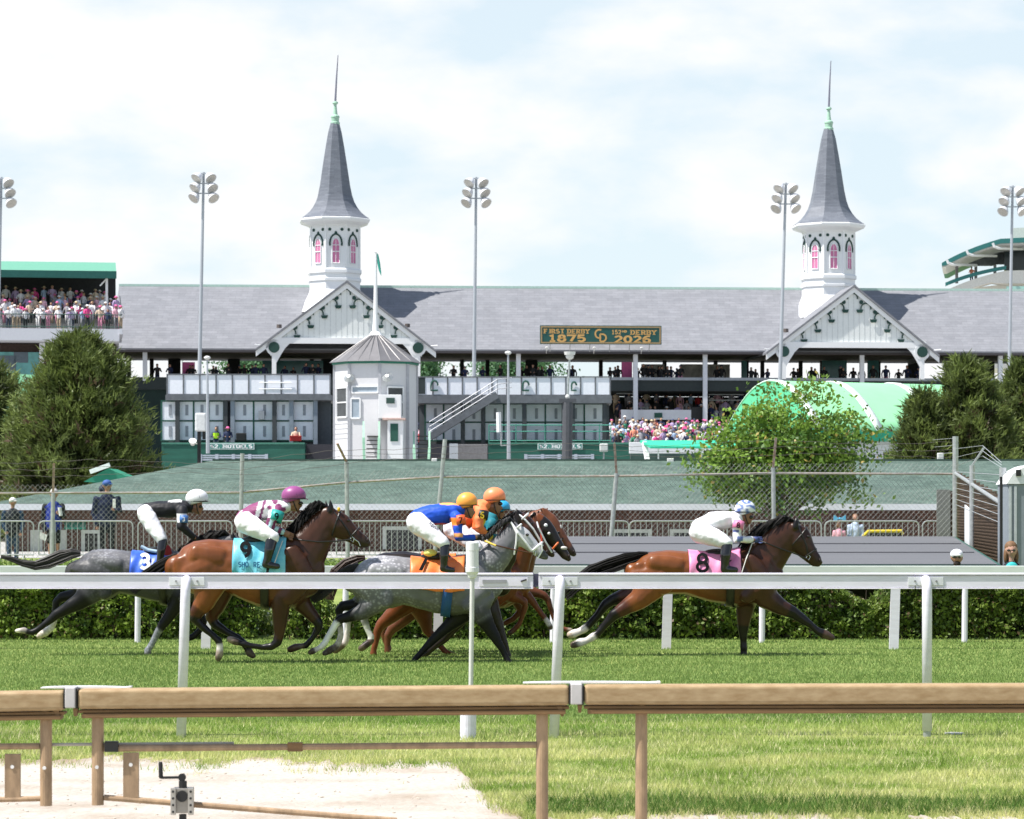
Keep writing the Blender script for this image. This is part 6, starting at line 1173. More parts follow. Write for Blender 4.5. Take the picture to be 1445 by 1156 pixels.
# ---------------------------------------------------------------- bay with turquoise cloth (9)
z9 = tfm(200, 680, 4.25)
h9 = Horse('bay horse wearing turquoise cloth number 9, head high, legs gathered under it', 35.1, z9, 4.25,
  [(200, 430, 590, .14), (240, 390, 650, .22), (320, 354, 680, .27), (420, 342, 675, .28), (520, 348, 655, .265), (620, 352, 705, .285), (720, 350, 750, .295), (800, 340, 765, .285), (880, 330, 765, .26), (960, 345, 735, .22), (1025, 410, 690, .15)],
  [(945, 470, 150, .20), (1000, 395, 128, .15), (1050, 315, 108, .115), (1095, 245, 86, .095), (1125, 195, 62, .08)],
  [(1130, 190, 44, .07), (1158, 232, 72, .088), (1190, 268, 80, .095), (1235, 300, 62, .08), (1285, 335, 48, .064), (1330, 362, 42, .06), (1352, 372, 27, .045)],
  [([(1128, 178, 18), (1135, 140, 15), (1128, 106, 5)], -.05), ([(1108, 172, 16), (1106, 140, 12), (1102, 110, 5)], .055)],
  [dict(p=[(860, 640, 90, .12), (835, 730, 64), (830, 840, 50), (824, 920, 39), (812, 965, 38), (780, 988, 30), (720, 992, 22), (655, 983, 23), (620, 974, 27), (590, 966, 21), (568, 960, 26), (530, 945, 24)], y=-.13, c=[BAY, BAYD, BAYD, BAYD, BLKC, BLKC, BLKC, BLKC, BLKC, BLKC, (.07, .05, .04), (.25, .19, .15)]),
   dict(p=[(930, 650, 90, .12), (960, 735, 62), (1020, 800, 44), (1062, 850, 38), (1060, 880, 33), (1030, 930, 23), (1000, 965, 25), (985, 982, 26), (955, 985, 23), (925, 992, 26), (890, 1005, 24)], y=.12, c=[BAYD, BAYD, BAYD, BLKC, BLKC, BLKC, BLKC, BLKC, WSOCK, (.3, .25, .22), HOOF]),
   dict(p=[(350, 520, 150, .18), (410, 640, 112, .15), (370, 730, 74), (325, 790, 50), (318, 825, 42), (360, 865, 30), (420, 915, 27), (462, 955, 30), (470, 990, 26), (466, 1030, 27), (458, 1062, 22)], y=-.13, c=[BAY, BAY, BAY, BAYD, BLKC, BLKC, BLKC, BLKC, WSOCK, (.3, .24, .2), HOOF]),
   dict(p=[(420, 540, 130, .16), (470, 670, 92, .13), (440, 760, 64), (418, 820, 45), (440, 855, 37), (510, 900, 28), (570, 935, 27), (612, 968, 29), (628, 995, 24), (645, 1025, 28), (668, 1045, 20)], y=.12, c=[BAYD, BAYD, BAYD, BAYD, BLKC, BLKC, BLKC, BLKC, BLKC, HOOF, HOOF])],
  (.175, .055, .018), BLKC, COAT, face=(.09, .03, .014))
darkfront(h9, 640, 900, (.040, .017, .010), .9)
h9.hair('tail', [(212, 440, 12), (160, 475, 26), (100, 515, 34), (40, 560, 38), (-20, 610, 36), (-60, 660, 26)], 90, .10, .016, HBLK, 3)
h9.mane([(880, 330), (950, 262), (1010, 200), (1060, 160), (1108, 138)], 105, 190, HBLK, 4, .75)
CL9 = cloth_mat('turquoise_cloth', (.03, .36, .52), (.26, .62, .70)); c = h9.cloth(556, 872, CL9); h9.number(c, '9', 622, 362, 452, 21, M('number_black', ''), 1.05); lt = M('cloth_navy', (.01, .10, .20), .5)
h9.number(c, 'SHO', 610, 480, 512, 7, lt, .85); h9.number(c, 'RE', 690, 482, 514, 7, lt, .85)
h9.girth(762, 742, 50, LEATH); saddle(h9, 590, 780, 338); h9.eye(1240, 232, .088); h9.nostril(1356, 350, .052)
h9.band('noseband', (1302, 278), (1238, 352), .09, .011, LEATH); h9.strap('cheekpiece', [(1150, 178), (1196, 232), (1236, 290), (1258, 335)], .011, LEATH, [.05, .095, .092, .08]); h9.band('browband', (1190, 178), (1140, 330), .10, .010, LEATH)
h9.strap('rein', [(1262, 345), (1170, 356), (1060, 360), (960, 350), (880, 330)], .010, LEATH, [.085, .12, .17, .19, .06]); h9.strap('bit_ring', [(1258, 328), (1275, 340), (1268, 362), (1250, 350), (1258, 328)], .008, METB, .083); h9.strap('bit_link', [(1270, 340), (1300, 360), (1310, 385)], .007, METB, .07)
q = MB(); q.ball(h9.pt(1182, 165, -.07), .02, .02, .028); q.build('yellow_tuft', M('tuft_yellow', (.7, .42, .03), .6), h9.t); q = MB(); q.ball(h9.pt(1216, 222, -.0), .03, .045, .03); q.build('star_marking', M('white_hair', (.6, .57, .54), .6), h9.t, smooth=True)
# ---------------------------------------------------------------- dappled grey (7)
k7 = tfm(420, 760, 4.516); cv = lambda x, y: ((560 + x / 5.352 - 420) * 4.516, (680 + y / 5.352 - 760) * 4.516)    # head traced on another enlargement
def C7(x, y, r, *a): u, v = cv(x, y); return (u, v, r * 4.516 / 5.352, *a)
LEGB = (.008, .008, .009)
h7 = Horse('dappled grey horse with white bridle and orange cloth, behind the marker pole', 35.3, k7, 4.516,
  [(352, 215, 345, .13), (385, 160, 400, .20), (440, 122, 450, .26), (520, 106, 468, .275), (610, 108, 430, .26), (700, 120, 425, .27), (790, 130, 450, .285), (880, 133, 475, .29), (980, 128, 490, .28), (1080, 112, 480, .265), (1160, 105, 460, .24), (1225, 165, 425, .18), (1252, 235, 395, .11)],
  [C7(700, 610, 125, .19), C7(765, 545, 112, .145), C7(820, 475, 98, .115), C7(862, 410, 82, .095), C7(885, 360, 60, .08)],
  [C7(888, 352, 42, .07), C7(918, 388, 66, .086), C7(955, 425, 70, .092), C7(1005, 470, 55, .078), C7(1060, 520, 42, .063), C7(1100, 552, 37, .058), C7(1122, 568, 26, .046)],
  [([C7(882, 325, 14), C7(862, 292, 12), C7(846, 258, 4)], -.05), ([C7(905, 315, 14), C7(892, 285, 11), C7(880, 258, 4)], .055)],
  [dict(p=[(1090, 420, 110, .13), (1040, 490, 68), (960, 555, 48), (890, 620, 40), (850, 660, 36), (800, 712, 25), (770, 745, 24), (752, 765, 25), (742, 780, 22), (742, 792, 24)], y=.13, c=[GREY, LEGB, LEGB, LEGB, LEGB, LEGB, LEGB, LEGB, LEGB, (.09, .085, .08)]),
   dict(p=[(1150, 400, 115, .13), (1165, 470, 74), (1215, 560, 52), (1258, 625, 42), (1280, 665, 36), (1310, 715, 26), (1328, 755, 26), (1340, 778, 24), (1348, 793, 26)], y=-.13, c=[GREY, (.08, .08, .085), LEGB, LEGB, LEGB, LEGB, LEGB, LEGB, (.03, .03, .03)]),
   dict(p=[(480, 300, 170, .19), (490, 410, 100, .14), (410, 470, 62), (320, 500, 44), (268, 515, 38), (240, 550, 31), (205, 610, 27), (175, 660, 27), (152, 690, 29), (128, 703, 24), (95, 718, 26), (78, 728, 18)], y=-.13, c=[GREY, GREY, (.10, .10, .105), LEGB, LEGB, (.72, .72, .72), (.74, .74, .74), (.74, .74, .74), (.7, .68, .66), (.6, .56, .52), (.14, .10, .08), HOOF]),
   dict(p=[(450, 300, 140, .17), (440, 380, 80, .12), (360, 425, 46), (280, 432, 38), (262, 455, 34), (268, 530, 26), (275, 610, 25), (262, 665, 27), (240, 690, 28), (205, 712, 26), (170, 732, 20)], y=.13, c=[GREYD, GREYD, LEGB, LEGB, LEGB, (.3, .28, .26), (.55, .5, .46), (.5, .46, .4), (.3, .24, .2), HOOF, HOOF])],
  GREY, LEGB, COATG, face=GREYL, muzzle=(.07, .07, .075))
def greybody(h, f):
    me = h.body.data; V = verts_np(me) + np.array(rootloc(h.t)); at = me.color_attributes['Col']; c = np.empty(len(V) * 4, np.float32); at.data.foreach_get('color', c); c = c.reshape(-1, 4); px = CX + V[:, 0] * F / V[:, 1]; py = HY - (V[:, 2] - H) * F / V[:, 1]; c[:, :3] = f(px, py, c[:, :3]); at.data.foreach_set('color', c.ravel())
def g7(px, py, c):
    body = (c.mean(1) > .08) & (c.mean(1) < .3); rump = np.clip((590 - px) / 60, 0, 1) * np.clip((840 - py) / 60, 0, 1); low = np.clip((py - 838) / 40, 0, 1); k = (1 + 1.3 * rump) * (1 - .45 * low); return np.where(body[:, None], c * k[:, None], c)  # lower belly darkened: partly coat colour, partly shade painted in
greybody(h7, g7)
h7.hair('tail', [(390, 168, 10), (340, 190, 22), (270, 240, 34), (200, 300, 40), (140, 350, 40), (90, 395, 26)], 80, .10, .016, HGREY, 5)
h7.mane([cv(690, 420), cv(760, 350), cv(830, 300), cv(875, 285)], 55, 110, HGREY, 6, .6)
CL7 = cloth_mat('orange_cloth', (.72, .13, .025), (.85, .26, .07)); c = h7.cloth(722, 1065, CL7, ph=1.72); 
patch(h7, c, 'number', [(810, 125), (832, 128), (795, 205), (772, 202)], M('number_black', '')); patch(h7, c, 'white_edge', [(870, 300), (950, 300), (950, 322), (905, 318)], WTACK)
h7.girth(990, 940, 62, M('blue_girth', (.012, .07, .22), .6, var=.2)); saddle(h7, 780, 980, 105); q = MB(); q.ball(h7.pt(845, 92, -.1), .09, .12, .05); q.build('yellow_pad', M('pad_yellow', (.75, .72, .18), .6), h7.t, smooth=True)
e = cv(985, 400); h7.eye(*e, .086); e = cv(1134, 530); h7.nostril(*e, .05)
h7.band('noseband', cv(1092, 462), cv(1015, 530), .088, .016, WTACK); h7.strap('cheekpiece', [cv(862, 305), cv(915, 385), cv(975, 460), cv(1018, 520)], .016, WTACK, [.05, .095, .092, .078]); h7.band('browband', cv(938, 322), cv(905, 350), .092, .013, WTACK); h7.strap('throat_lash', [cv(868, 312), cv(905, 390), cv(900, 470), cv(885, 550)], .012, WTACK, [.06, .10, .10, .08]); h7.strap('shadow_roll_strap', [cv(1092, 470), cv(1098, 520), cv(1062, 580)], .010, WTACK, [.075, .075, .065])
h7.strap('rein', [cv(1030, 540), cv(880, 512), cv(750, 480), cv(655, 445)], .010, LEATHB, [.08, .12, .16, .10]); h7.strap('bit_ring', [cv(1036, 520), cv(1050, 535), cv(1042, 560), cv(1026, 545), cv(1036, 520)], .008, METB, .074)
# ---------------------------------------------------------------- dark bay with white bridle (6), mostly hidden by the grey
sh = lambda dx, dy: (lambda q: (q[0] + dx, q[1] + dy, *q[2:]))
def shift(lst, dx, dy): return [(q[0] + dx, q[1] + dy, *q[2:]) for q in lst]
z5 = lambda x, y: ((660 + x / 8.5 - 420) * 4.516, (700 + y / 8.5 - 760) * 4.516)
def C5(x, y, r, *a): u, v = z5(x, y); return (u, v, r * 4.516 / 8.5, *a)
T6 = [(410, 195, 330, .13), (445, 140, 385, .2), (500, 105, 430, .255), (580, 85, 450, .265), (680, 78, 420, .25), (780, 95, 420, .265), (880, 105, 440, .275), (980, 108, 460, .27), (1080, 98, 455, .255), (1180, 100, 440, .24), (1260, 120, 410, .2), (1310, 190, 375, .13)]
h6 = Horse('dark bay horse with white bridle, half hidden behind the dappled grey', 36.3, k7, 4.516, T6,
  [(1190, 270, 118, .18), (1250, 190, 105, .14), (1310, 110, 88, .11), C5(560, 330, 118, .09), C5(610, 250, 85, .078)],
  [C5(625, 240, 58, .07), C5(690, 320, 95, .084), C5(755, 410, 105, .09), C5(840, 520, 82, .076), C5(915, 610, 64, .062), C5(975, 670, 55, .056), C5(1010, 700, 38, .045)],
  [([C5(610, 215, 24), C5(590, 180, 18), C5(578, 148, 7)], -.05), ([C5(665, 225, 24), C5(690, 195, 18), C5(700, 180, 7)], .05)],
  [dict(p=[(1190, 390, 95, .12), (1240, 470, 60), (1275, 560, 46), (1300, 630, 38), (1318, 680, 33), (1335, 730, 25), (1348, 765, 25), (1355, 782, 24)], y=.12, c=DARKB),
   dict(p=[(1130, 390, 95, .12), (1070, 480, 58), (1000, 560, 42), (930, 640, 36), (890, 675, 32), (840, 715, 25), (800, 745, 24), (780, 760, 24)], y=-.12, c=DARKB),
   dict(p=[(540, 300, 140, .17), (545, 400, 80, .12), (480, 450, 50), (425, 490, 38), (425, 525, 32), (445, 580, 26), (470, 630, 26), (470, 650, 28), (445, 670, 26), (405, 700, 25)], y=-.12, c=[DARKB, DARKB, DARKB, DARKB, (.3, .3, .3), (.72, .72, .72), (.72, .72, .7), (.1, .07, .06), (.03, .02, .02), HOOF]),
   dict(p=[(500, 290, 130, .16), (480, 380, 72, .11), (400, 440, 46), (335, 480, 36), (325, 515, 30), (318, 570, 25), (312, 630, 25), (305, 660, 27), (280, 685, 26), (240, 715, 24)], y=.12, c=[DARKB, DARKB, DARKB, DARKB, (.4, .38, .36), (.6, .58, .55), (.55, .5, .48), (.5, .45, .42), HOOF, HOOF])],
  DARKB, BLKC, COAT, face=(.07, .028, .018), muzzle=(.05, .028, .022))
h6.hair('tail', [(430, 122, 10), (380, 130, 22), (310, 160, 32), (250, 215, 38), (215, 300, 42), (200, 390, 30)], 70, .10, .016, M('brown_black_hair', (.07, .03, .018), .55, col2=(.014, .010, .009), scale=3), 7)
h6.mane([z5(250, 430), z5(400, 320), z5(520, 250), z5(590, 210)], 45, 90, HBLK, 8, .7)
c = h6.cloth(790, 1010, CL7, ph=1.5); h6.girth(985, 960, 50, LEATH); h6.eye(*z5(770, 330), .086); h6.nostril(*z5(1010, 665), .05)
h6.band('noseband', z5(905, 545), z5(800, 640), .085, .014, WTACK); h6.strap('cheekpiece', [z5(590, 200), z5(690, 285), z5(790, 400), z5(860, 520), z5(900, 600)], .014, WTACK, [.05, .09, .092, .085, .075]); h6.band('browband', z5(722, 215), z5(640, 290), .09, .014, WTACK)
h6.strap('cheek_tape', [z5(830, 320), z5(880, 430), z5(890, 560)], .011, M('red_tape', (.6, .07, .03), .5), .10); h6.strap('rein', [z5(1010, 680), z5(940, 560), z5(850, 380), z5(830, 310)], .011, WTACK, [.075, .11, .13, .10])
# ---------------------------------------------------------------- two chestnuts beyond, one in a black hood, one bare headed
T5 = shift(T6, 95, 15)
def chest(label, Y, dx, dy, headc, facec, legs, extra=None, coat=CHEST):
    return Horse(label, Y, k7, 4.516, shift(T6, dx, dy), [(1290 + dx - 95, 275 + dy, 112, .18), (1350 + dx - 95, 195 + dy, 98, .135), headc(700, 400, 150, .11), headc(790, 330, 118, .09), headc(850, 275, 85, .078)],
      [headc(860, 262, 58, .07), headc(905, 340, 95, .083), headc(960, 430, 105, .09), headc(1045, 545, 82, .076), headc(1120, 645, 64, .062), headc(1178, 720, 55, .056), headc(1210, 752, 38, .045)],
      [([headc(845, 240, 22), headc(838, 215, 18), headc(832, 188, 7)], -.05), ([headc(880, 235, 22), headc(890, 215, 18), headc(896, 195, 7)], .05)], legs, coat, coat, COAT, face=facec, muzzle=(.06, .04, .035))
w6 = lambda x, y: ((580 + x / 5.558 - 420) * 4.516, (820 + y / 5.558 - 760) * 4.516)
def C6(x, y, r, *a): u, v = w6(x, y); return (u, v, r * 4.516 / 5.558, *a)
h5 = chest('chestnut horse in a black blinker hood, beyond the dark bay', 37.1, 120, 18, C5, (.018, .014, .013),
  [dict(p=[C6(690, 60, 95, .12), C6(760, 110, 62), C6(840, 135, 48), C6(890, 165, 38), C6(895, 200, 34), C6(870, 280, 25), C6(850, 335, 25), C6(835, 355, 28), C6(805, 385, 22), C6(775, 408, 24)], y=-.12, c=[CHEST] * 8 + [(.12, .05, .03), (.05, .03, .025)]),
   dict(p=[C6(780, 50, 85, .12), C6(860, 90, 58), C6(920, 125, 44), C6(955, 165, 36), C6(990, 215, 27), C6(1040, 280, 25), C6(1062, 310, 26), C6(1080, 335, 24), C6(1095, 365, 24)], y=.12, c=[CHEST] * 6 + [WSOCK, WSOCK, HOOF]),
   dict(p=[(690, 330, 130, .16), (680, 420, 85, .12), (600, 490, 58), (530, 550, 42), (510, 590, 36), (500, 650, 26), (485, 710, 24), (482, 735, 25), (480, 748, 24)], y=-.12, c=CHEST),
   dict(p=[(760, 350, 120, .15), (790, 450, 80, .12), (815, 530, 54), (828, 590, 42), (860, 630, 33), (910, 685, 25), (950, 730, 25), (975, 743, 25), (1020, 752, 18)], y=.12, c=CHEST)])
h5.mane([C5(560, 420, 0)[:2], C5(700, 300, 0)[:2], C5(830, 210, 0)[:2]], 40, 60, HBLK, 11, .6); h5.hair('tail', [(530, 150, 10), (480, 190, 22), (420, 270, 30), (390, 360, 26)], 40, .08, .015, M('chestnut_hair', (.10, .035, .015), .5), 12)
h5.nostril(*z5(1215, 720), .05); h5.band('noseband', z5(1090, 550), z5(1015, 640), .084, .013, M('orange_tape', (.75, .16, .04), .5)); h5.eye(*z5(990, 450), .086); h5.cloth(900, 1130, M('teal_cloth', (.02, .22, .30), .5), ph=1.4); h5.girth(1100, 1075, 45, LEATH)
q = MB(); q.ball(h5.pt(*z5(935, 355), -.075), .03, .02, .03); q.ball(h5.pt(*z5(975, 450), -.09), .02, .015, .02); q.build('sheepskin_patch', WTACK, h5.t, smooth=True); q = MB(); q.ball(h5.pt(*z5(1150, 625), -.045), .05, .02, .025); q.build('snip_marking', M('white_hair', ''), h5.t, smooth=True)
C5b = lambda x, y, r, *a: C5(x + 62, y - 58, r, *a)
h4 = chest('chestnut horse with a bare brown face, farthest in the cluster', 37.85, 150, 12, C5b, (.17, .06, .028),
  [dict(p=[C6(800, 40, 85, .12), C6(900, 75, 56), C6(990, 95, 44), C6(1045, 115, 37), C6(1075, 150, 32), C6(1100, 230, 25), C6(1120, 290, 24), C6(1150, 340, 25), C6(1200, 378, 22), C6(1255, 388, 22)], y=-.12, c=[(.12, .04, .018)] * 8 + [(.15, .05, .025), (.3, .25, .2)]),
   dict(p=[C6(760, 50, 80, .12), C6(800, 120, 52), C6(845, 190, 40), C6(860, 240, 33), C6(800, 300, 25), C6(740, 330, 23)], y=.12, c=(.12, .04, .018)),
   dict(p=[(760, 330, 120, .15), (760, 430, 80, .12), (680, 510, 54), (600, 580, 40), (575, 620, 33), (572, 680, 25), (575, 730, 25), (575, 742, 24)], y=-.12, c=(.12, .042, .02)),
   dict(p=[(740, 320, 120, .15), (720, 420, 76, .12), (640, 500, 50), (560, 560, 38), (545, 600, 30), (560, 650, 24), (580, 700, 24)], y=.12, c=(.12, .042, .02))], coat=(.15, .052, .022))
h4.mane([C5b(620, 400, 0)[:2], C5b(760, 290, 0)[:2], C5b(850, 215, 0)[:2]], 40, 60, HBLK, 13, .6); h4.nostril(*z5(1272, 668), .05); h4.eye(*z5(1090, 440), .086); h4.band('noseband', z5(1155, 490), z5(1075, 575), .084, .010, LEATH); h4.girth(1140, 1110, 45, LEATH); h4.strap('rein', [z5(1180, 620), z5(1050, 560), z5(900, 430)], .009, LEATH, [.07, .11, .12]); q = MB(); q.ball(h4.pt(*z5(1105, 385), -.03), .03, .03, .05); q.build('star_marking', M('white_hair', ''), h4.t, smooth=True)
# ---------------------------------------------------------------- dark grey (3), behind the bay
z3 = tfm(0, 680, 4.446); DG = (.050, .050, .054); DL = (.008, .008, .0085)
h3 = Horse('dark dappled grey horse wearing blue cloth number 3, last of the field', 37.0, z3, 4.446,
  [(470, 495, 630, .13), (505, 455, 690, .20), (570, 428, 735, .26), (660, 418, 745, .27), (750, 425, 700, .255), (850, 442, 715, .27), (950, 448, 745, .285), (1050, 440, 768, .28), (1140, 430, 775, .26), (1220, 440, 750, .23), (1285, 500, 710, .14)],
  [(1200, 560, 128, .18), (1275, 500, 112, .14), (1350, 450, 92, .11), (1420, 410, 78, .092), (1465, 388, 60, .08)],
  [(1475, 385, 44, .07), (1515, 412, 68, .085), (1555, 445, 72, .09), (1605, 488, 56, .076), (1655, 528, 44, .062), (1690, 552, 38, .056), (1705, 562, 26, .045)],
  [([(1470, 365, 15), (1462, 335, 12), (1455, 312, 4)], -.05), ([(1490, 360, 15), (1488, 335, 11), (1486, 312, 4)], .05)],
  [dict(p=[(1140, 640, 100, .12), (1120, 750, 60), (1070, 830, 44), (1015, 905, 36), (990, 945, 31), (962, 1000, 26), (940, 1040, 27), (925, 1058, 25), (928, 1080, 26)], y=-.13, c=[DG, DL, DL, DL, (.15, .16, .18), (.17, .185, .21), (.17, .185, .21), (.15, .16, .18), (.1, .1, .1)]),
   dict(p=[(1170, 640, 95, .12), (1190, 750, 56), (1245, 820, 42), (1275, 880, 34), (1255, 930, 27), (1215, 970, 24), (1190, 980, 24)], y=.13, c=DL),
   dict(p=[(600, 560, 165, .18), (590, 680, 100, .14), (500, 750, 64), (410, 800, 46), (355, 832, 39), (300, 880, 28), (240, 925, 26), (205, 945, 28), (180, 943, 23), (150, 932, 22), (105, 935, 15)], y=-.13, c=[DG, DG, DL, DL, DL, DL, DL, DL, DL, (.3, .27, .24), (.6, .56, .5)]),
   dict(p=[(560, 560, 140, .16), (540, 660, 84, .12), (460, 715, 50), (385, 725, 40), (355, 755, 34), (345, 820, 27), (335, 880, 29), (315, 920, 33), (285, 945, 30), (245, 968, 22)], y=.13, c=[DL, DL, DL, DL, DL, DL, (.55, .5, .46), (.6, .56, .5), (.55, .5, .44), (.4, .34, .28)])],
  DG, DL, COATD, face=(.08, .08, .085))
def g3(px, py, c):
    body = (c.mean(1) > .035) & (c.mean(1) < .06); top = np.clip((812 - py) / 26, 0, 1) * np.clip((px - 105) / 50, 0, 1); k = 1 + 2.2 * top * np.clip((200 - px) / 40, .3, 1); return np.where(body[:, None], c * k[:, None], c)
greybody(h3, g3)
h3.hair('tail', [(505, 450, 12), (450, 450, 28), (380, 470, 38), (300, 505, 36), (220, 525, 26), (140, 510, 18), (60, 480, 14), (5, 470, 10)], 100, .10, .016, HGREY, 9)
h3.mane([(1130, 470), (1230, 400), (1330, 352), (1440, 330)], 100, 150, HBLK, 10, .8)
CL3 = cloth_mat('blue_cloth', (.02, .07, .50), (.06, .17, .68)); c = h3.cloth(832, 1075, CL3); h3.number(c, '3', 908, 452, 545, 22, WTACK, 1.1)
h3.girth(1040, 1030, 45, LEATH); saddle(h3, 900, 1060, 425); h3.eye(1570, 405, .085); h3.band('noseband', (1645, 472), (1580, 530), .085, .010, LEATH); q = MB(); q.ball(h3.pt(1052, 440, -.15), .055, .05, .09); q.build('red_pad', M('pad_red', (.28, .012, .015), .6), h3.t, smooth=True)
q = MB(); q.tube([h3.pt(885, 405, -.14), h3.pt(930, 428, -.15), h3.pt(985, 438, -.17)], .022, 8); q.build('saddle_towel', M('pale_blue_towel', (.35, .48, .62), .7), h3.t)
# ================================================================ JOCKEYS
SKIN = (.36, .19, .12); SKIND = (.28, .14, .085)
SKM = VC('skin', .5, .06, 12, .35); SILK = VC('silk', .58, .08, 14, .25, bump=.3); BREE = VC('breeches', .75, .05, 14, .2, bump=.3); GLV = VC('glove_cloth', .6, .1, 20)
BOOTM = M('black_boot', (.012, .012, .013), .18, spec=.6); GOG = M('goggles', (.02, .018, .012), .12, spec=.7)
def fingers(mb, h, x, y, dy, dirx, diry, r=.0095, size=.085):
    """four fingers of unequal length curled round the rein and a thumb leaving the side of the palm"""
    c = h(x, y, dy); d = Vector((dirx, 0, -diry)).normalized(); side = Vector((0, 1, 0)); nn = d.cross(side)
    for i, l in enumerate((.85, 1., .95, .75)):
        o = c + nn * ((i - 1.5) * .019); a = o + d * size * .30; b = o + d * size * (.30 + .42 * l) + side * -.012; e = b - d * size * .10 + side * .035; f = e - d * size * .26 * l; mb.tube([o, a, b, e, f], [r * 1.1, r * 1.05, r, r * .95, r * .7], 6)
    t0 = c - nn * .036 + d * .008; mb.tube([t0, t0 + d * .03 - nn * .010 - side * .016, t0 + d * .062 - side * .022], [r * 1.15, r * 1.1, r * .8], 6)
class Jockey:
    def __init__(s, label, Y, tf, sc, helmet, face, neck, torso, arm, leg, boot, silk, sleeve, helm_c, breech=(.74, .74, .78), glove=BLKC, skin=SKIN, paint=None, hpaint=None, goggles=None, far_leg=True, arm_dy=-.2, leg_dy=-.22, bpaint=None, bands=True):
        s.Y, s.tf, s.sc = Y, tf, sc; px, py = tf(torso[0][0], torso[0][1]); s.t = thing('person', label, 'person', P(px, py, Y), 'riders on the racehorses'); m = Y / F / sc
        L_ = lambda p, y=0, c=skin, pri=1.: dict(p=p, y=y, c=c, t=tf, s=sc, pri=pri)
        fx, fy, fr = face; hx, hy, hr = arm[-1][0], arm[-1][1], arm[-1][2]
        # one continuous body: head with brow, nose, lips, chin and ear, neck, trunk, arms to the hands, legs
        u = fr
        body = [L_([(helmet[0], helmet[1] + u * .2, u * .8, .075), (fx, fy, u * .78, .07), (fx + u * .12, fy + u * .55, u * .5, .055)]), L_([(fx + u * .62, fy - u * .15, u * .18, .016), (fx + u * .88, fy + u * .16, u * .17, .017)]), L_([(fx + u * .52, fy + u * .46, u * .2, .03), (fx + u * .60, fy + u * .5, u * .12, .025)]), L_([(fx + u * .32, fy + u * .8, u * .24, .035), (fx + u * .42, fy + u * .86, u * .16, .03)]),
                L_([(fx - u * .35, fy - u * .1, u * .2, .012), (fx - u * .38, fy + u * .15, u * .16, .012)], -.078), L_([(fx - u * .35, fy - u * .1, u * .2, .012), (fx - u * .38, fy + u * .15, u * .16, .012)], .078),
                L_([(fx - u * .2, fy + u * .3, neck[2] * .8), neck, (torso[-1][0], torso[-1][1], neck[2])]), L_([(q[0], q[1], q[2] * .78, q[3] * .8) for q in torso])]
        for sg in (-1, 1): body.append(L_([(q[0], q[1], q[2] * .72) for q in arm], [sg * abs(arm_dy) * k for k in (.9, 1.15, .55)] if len(arm) == 3 else sg * .2))
        for sg in (-1, 1): body.append(L_([(q[0], q[1], q[2] * .75) for q in leg] + [(q[0], q[1], q[2] * .7) for q in boot[:2]], [sg * .11] + [sg * .22, sg * .30][-(len(leg) - 1):] + [sg * .33, sg * .36]))
        s.body = blob('body', body, Y, SKM, s.t, .017, 2)
        hp = lambda x, y, dy: P(*tf(x, y), Y + dy)
        mb = MB(); d = (arm[-1][0] - arm[-2][0], arm[-1][1] - arm[-2][1]); l = math.hypot(*d)
        for sg in (-1, 1):
            dy = sg * abs(arm_dy) * .55; g = MB(); a = hp(hx, hy, dy); e = Vector((d[0] / l, 0, -d[1] / l)); g.obox(a + e * .02, e * .042, Vector((0, .016, 0)), e.cross(Vector((0, 1, 0))) * .038); fingers(g, hp, hx + d[0] / l * .05 / m, hy + d[1] / l * .05 / m, dy, d[0], d[1]); g.build('glove' if glove is not None else 'hand', M('glove_' + str(glove), glove if glove is not None else skin, .6), s.t, smooth=True, bevel=0)
        silk_l = [L_(torso, 0, silk)] + [L_([(q[0], q[1], q[2]) for q in arm[:2]] + [(arm[1][0] + (hx - arm[1][0]) * .82, arm[1][1] + (hy - arm[1][1]) * .82, arm[-1][2] * 1.1)], [sg * abs(arm_dy) * k for k in (.9, 1.15, .65)], sleeve) for sg in (-1, 1)]
        silk_l.append(L_([(torso[-1][0], torso[-1][1], torso[-1][2] * .8, .11), (neck[0], neck[1], neck[2] * 1.18)], 0, silk if not isinstance(silk, list) else silk[-1]))
        s.silks = blob('silks', silk_l, Y, SILK, s.t, .016, 2, paint, (.011, 11, (.6, 1, 1.2)))
        br = [L_([(torso[0][0], torso[0][1], torso[0][2] * .98, torso[0][3] * 1.05), (torso[1][0] * .45 + torso[0][0] * .55, torso[1][1] * .45 + torso[0][1] * .55, torso[0][2] * .9, torso[0][3])], 0, breech)] + [L_(leg, [sg * .11] + [sg * .22, sg * .30][-(len(leg) - 1):], breech) for sg in (-1, 1)]
        s.breeches = blob('breeches', br, Y, BREE, s.t, .016, 2, bpaint, (.009, 12, (.6, 1, 1.2)))
        for sg in (-1, 1):
            bb = blob('boot', [L_(boot[:-1], [sg * .31] + [sg * .36] * (len(boot) - 2), BLKC), L_([boot[-2], boot[-1]], sg * .36, BLKC)], Y, BOOTM, s.t, .014, 2)
        hx_, hy_, rx, ry = helmet; q = MB(); c = hp(hx_, hy_, 0); n, k = 26, 12; V = []; Fc = []
        for i in range(k + 1):
            
            for j in range(n): b = 2 * math.pi * j / n; a = math.pi * (.685 - .10 * math.cos(b)) * i / k; V.append(c + Vector((rx * .96 * m * math.sin(a) * math.cos(b), .105 * math.sin(a) * math.sin(b) * 1.05, ry * 1.08 * m * math.cos(a) - .004)))
        for i in range(k):
            for j in range(n): Fc.append([i * n + j, i * n + (j + 1) % n, (i + 1) * n + (j + 1) % n, (i + 1) * n + j])
        me = bpy.data.meshes.new('helmet'); me.from_pydata([tuple(v) for v in V], [], Fc); v_ = verts_np(me); px_ = CX + v_[:, 0] * F / v_[:, 1]; py_ = HY - (v_[:, 2] - H) * F / v_[:, 1]; cc = np.tile(np.array(lin(helm_c)), (len(v_), 1)); 
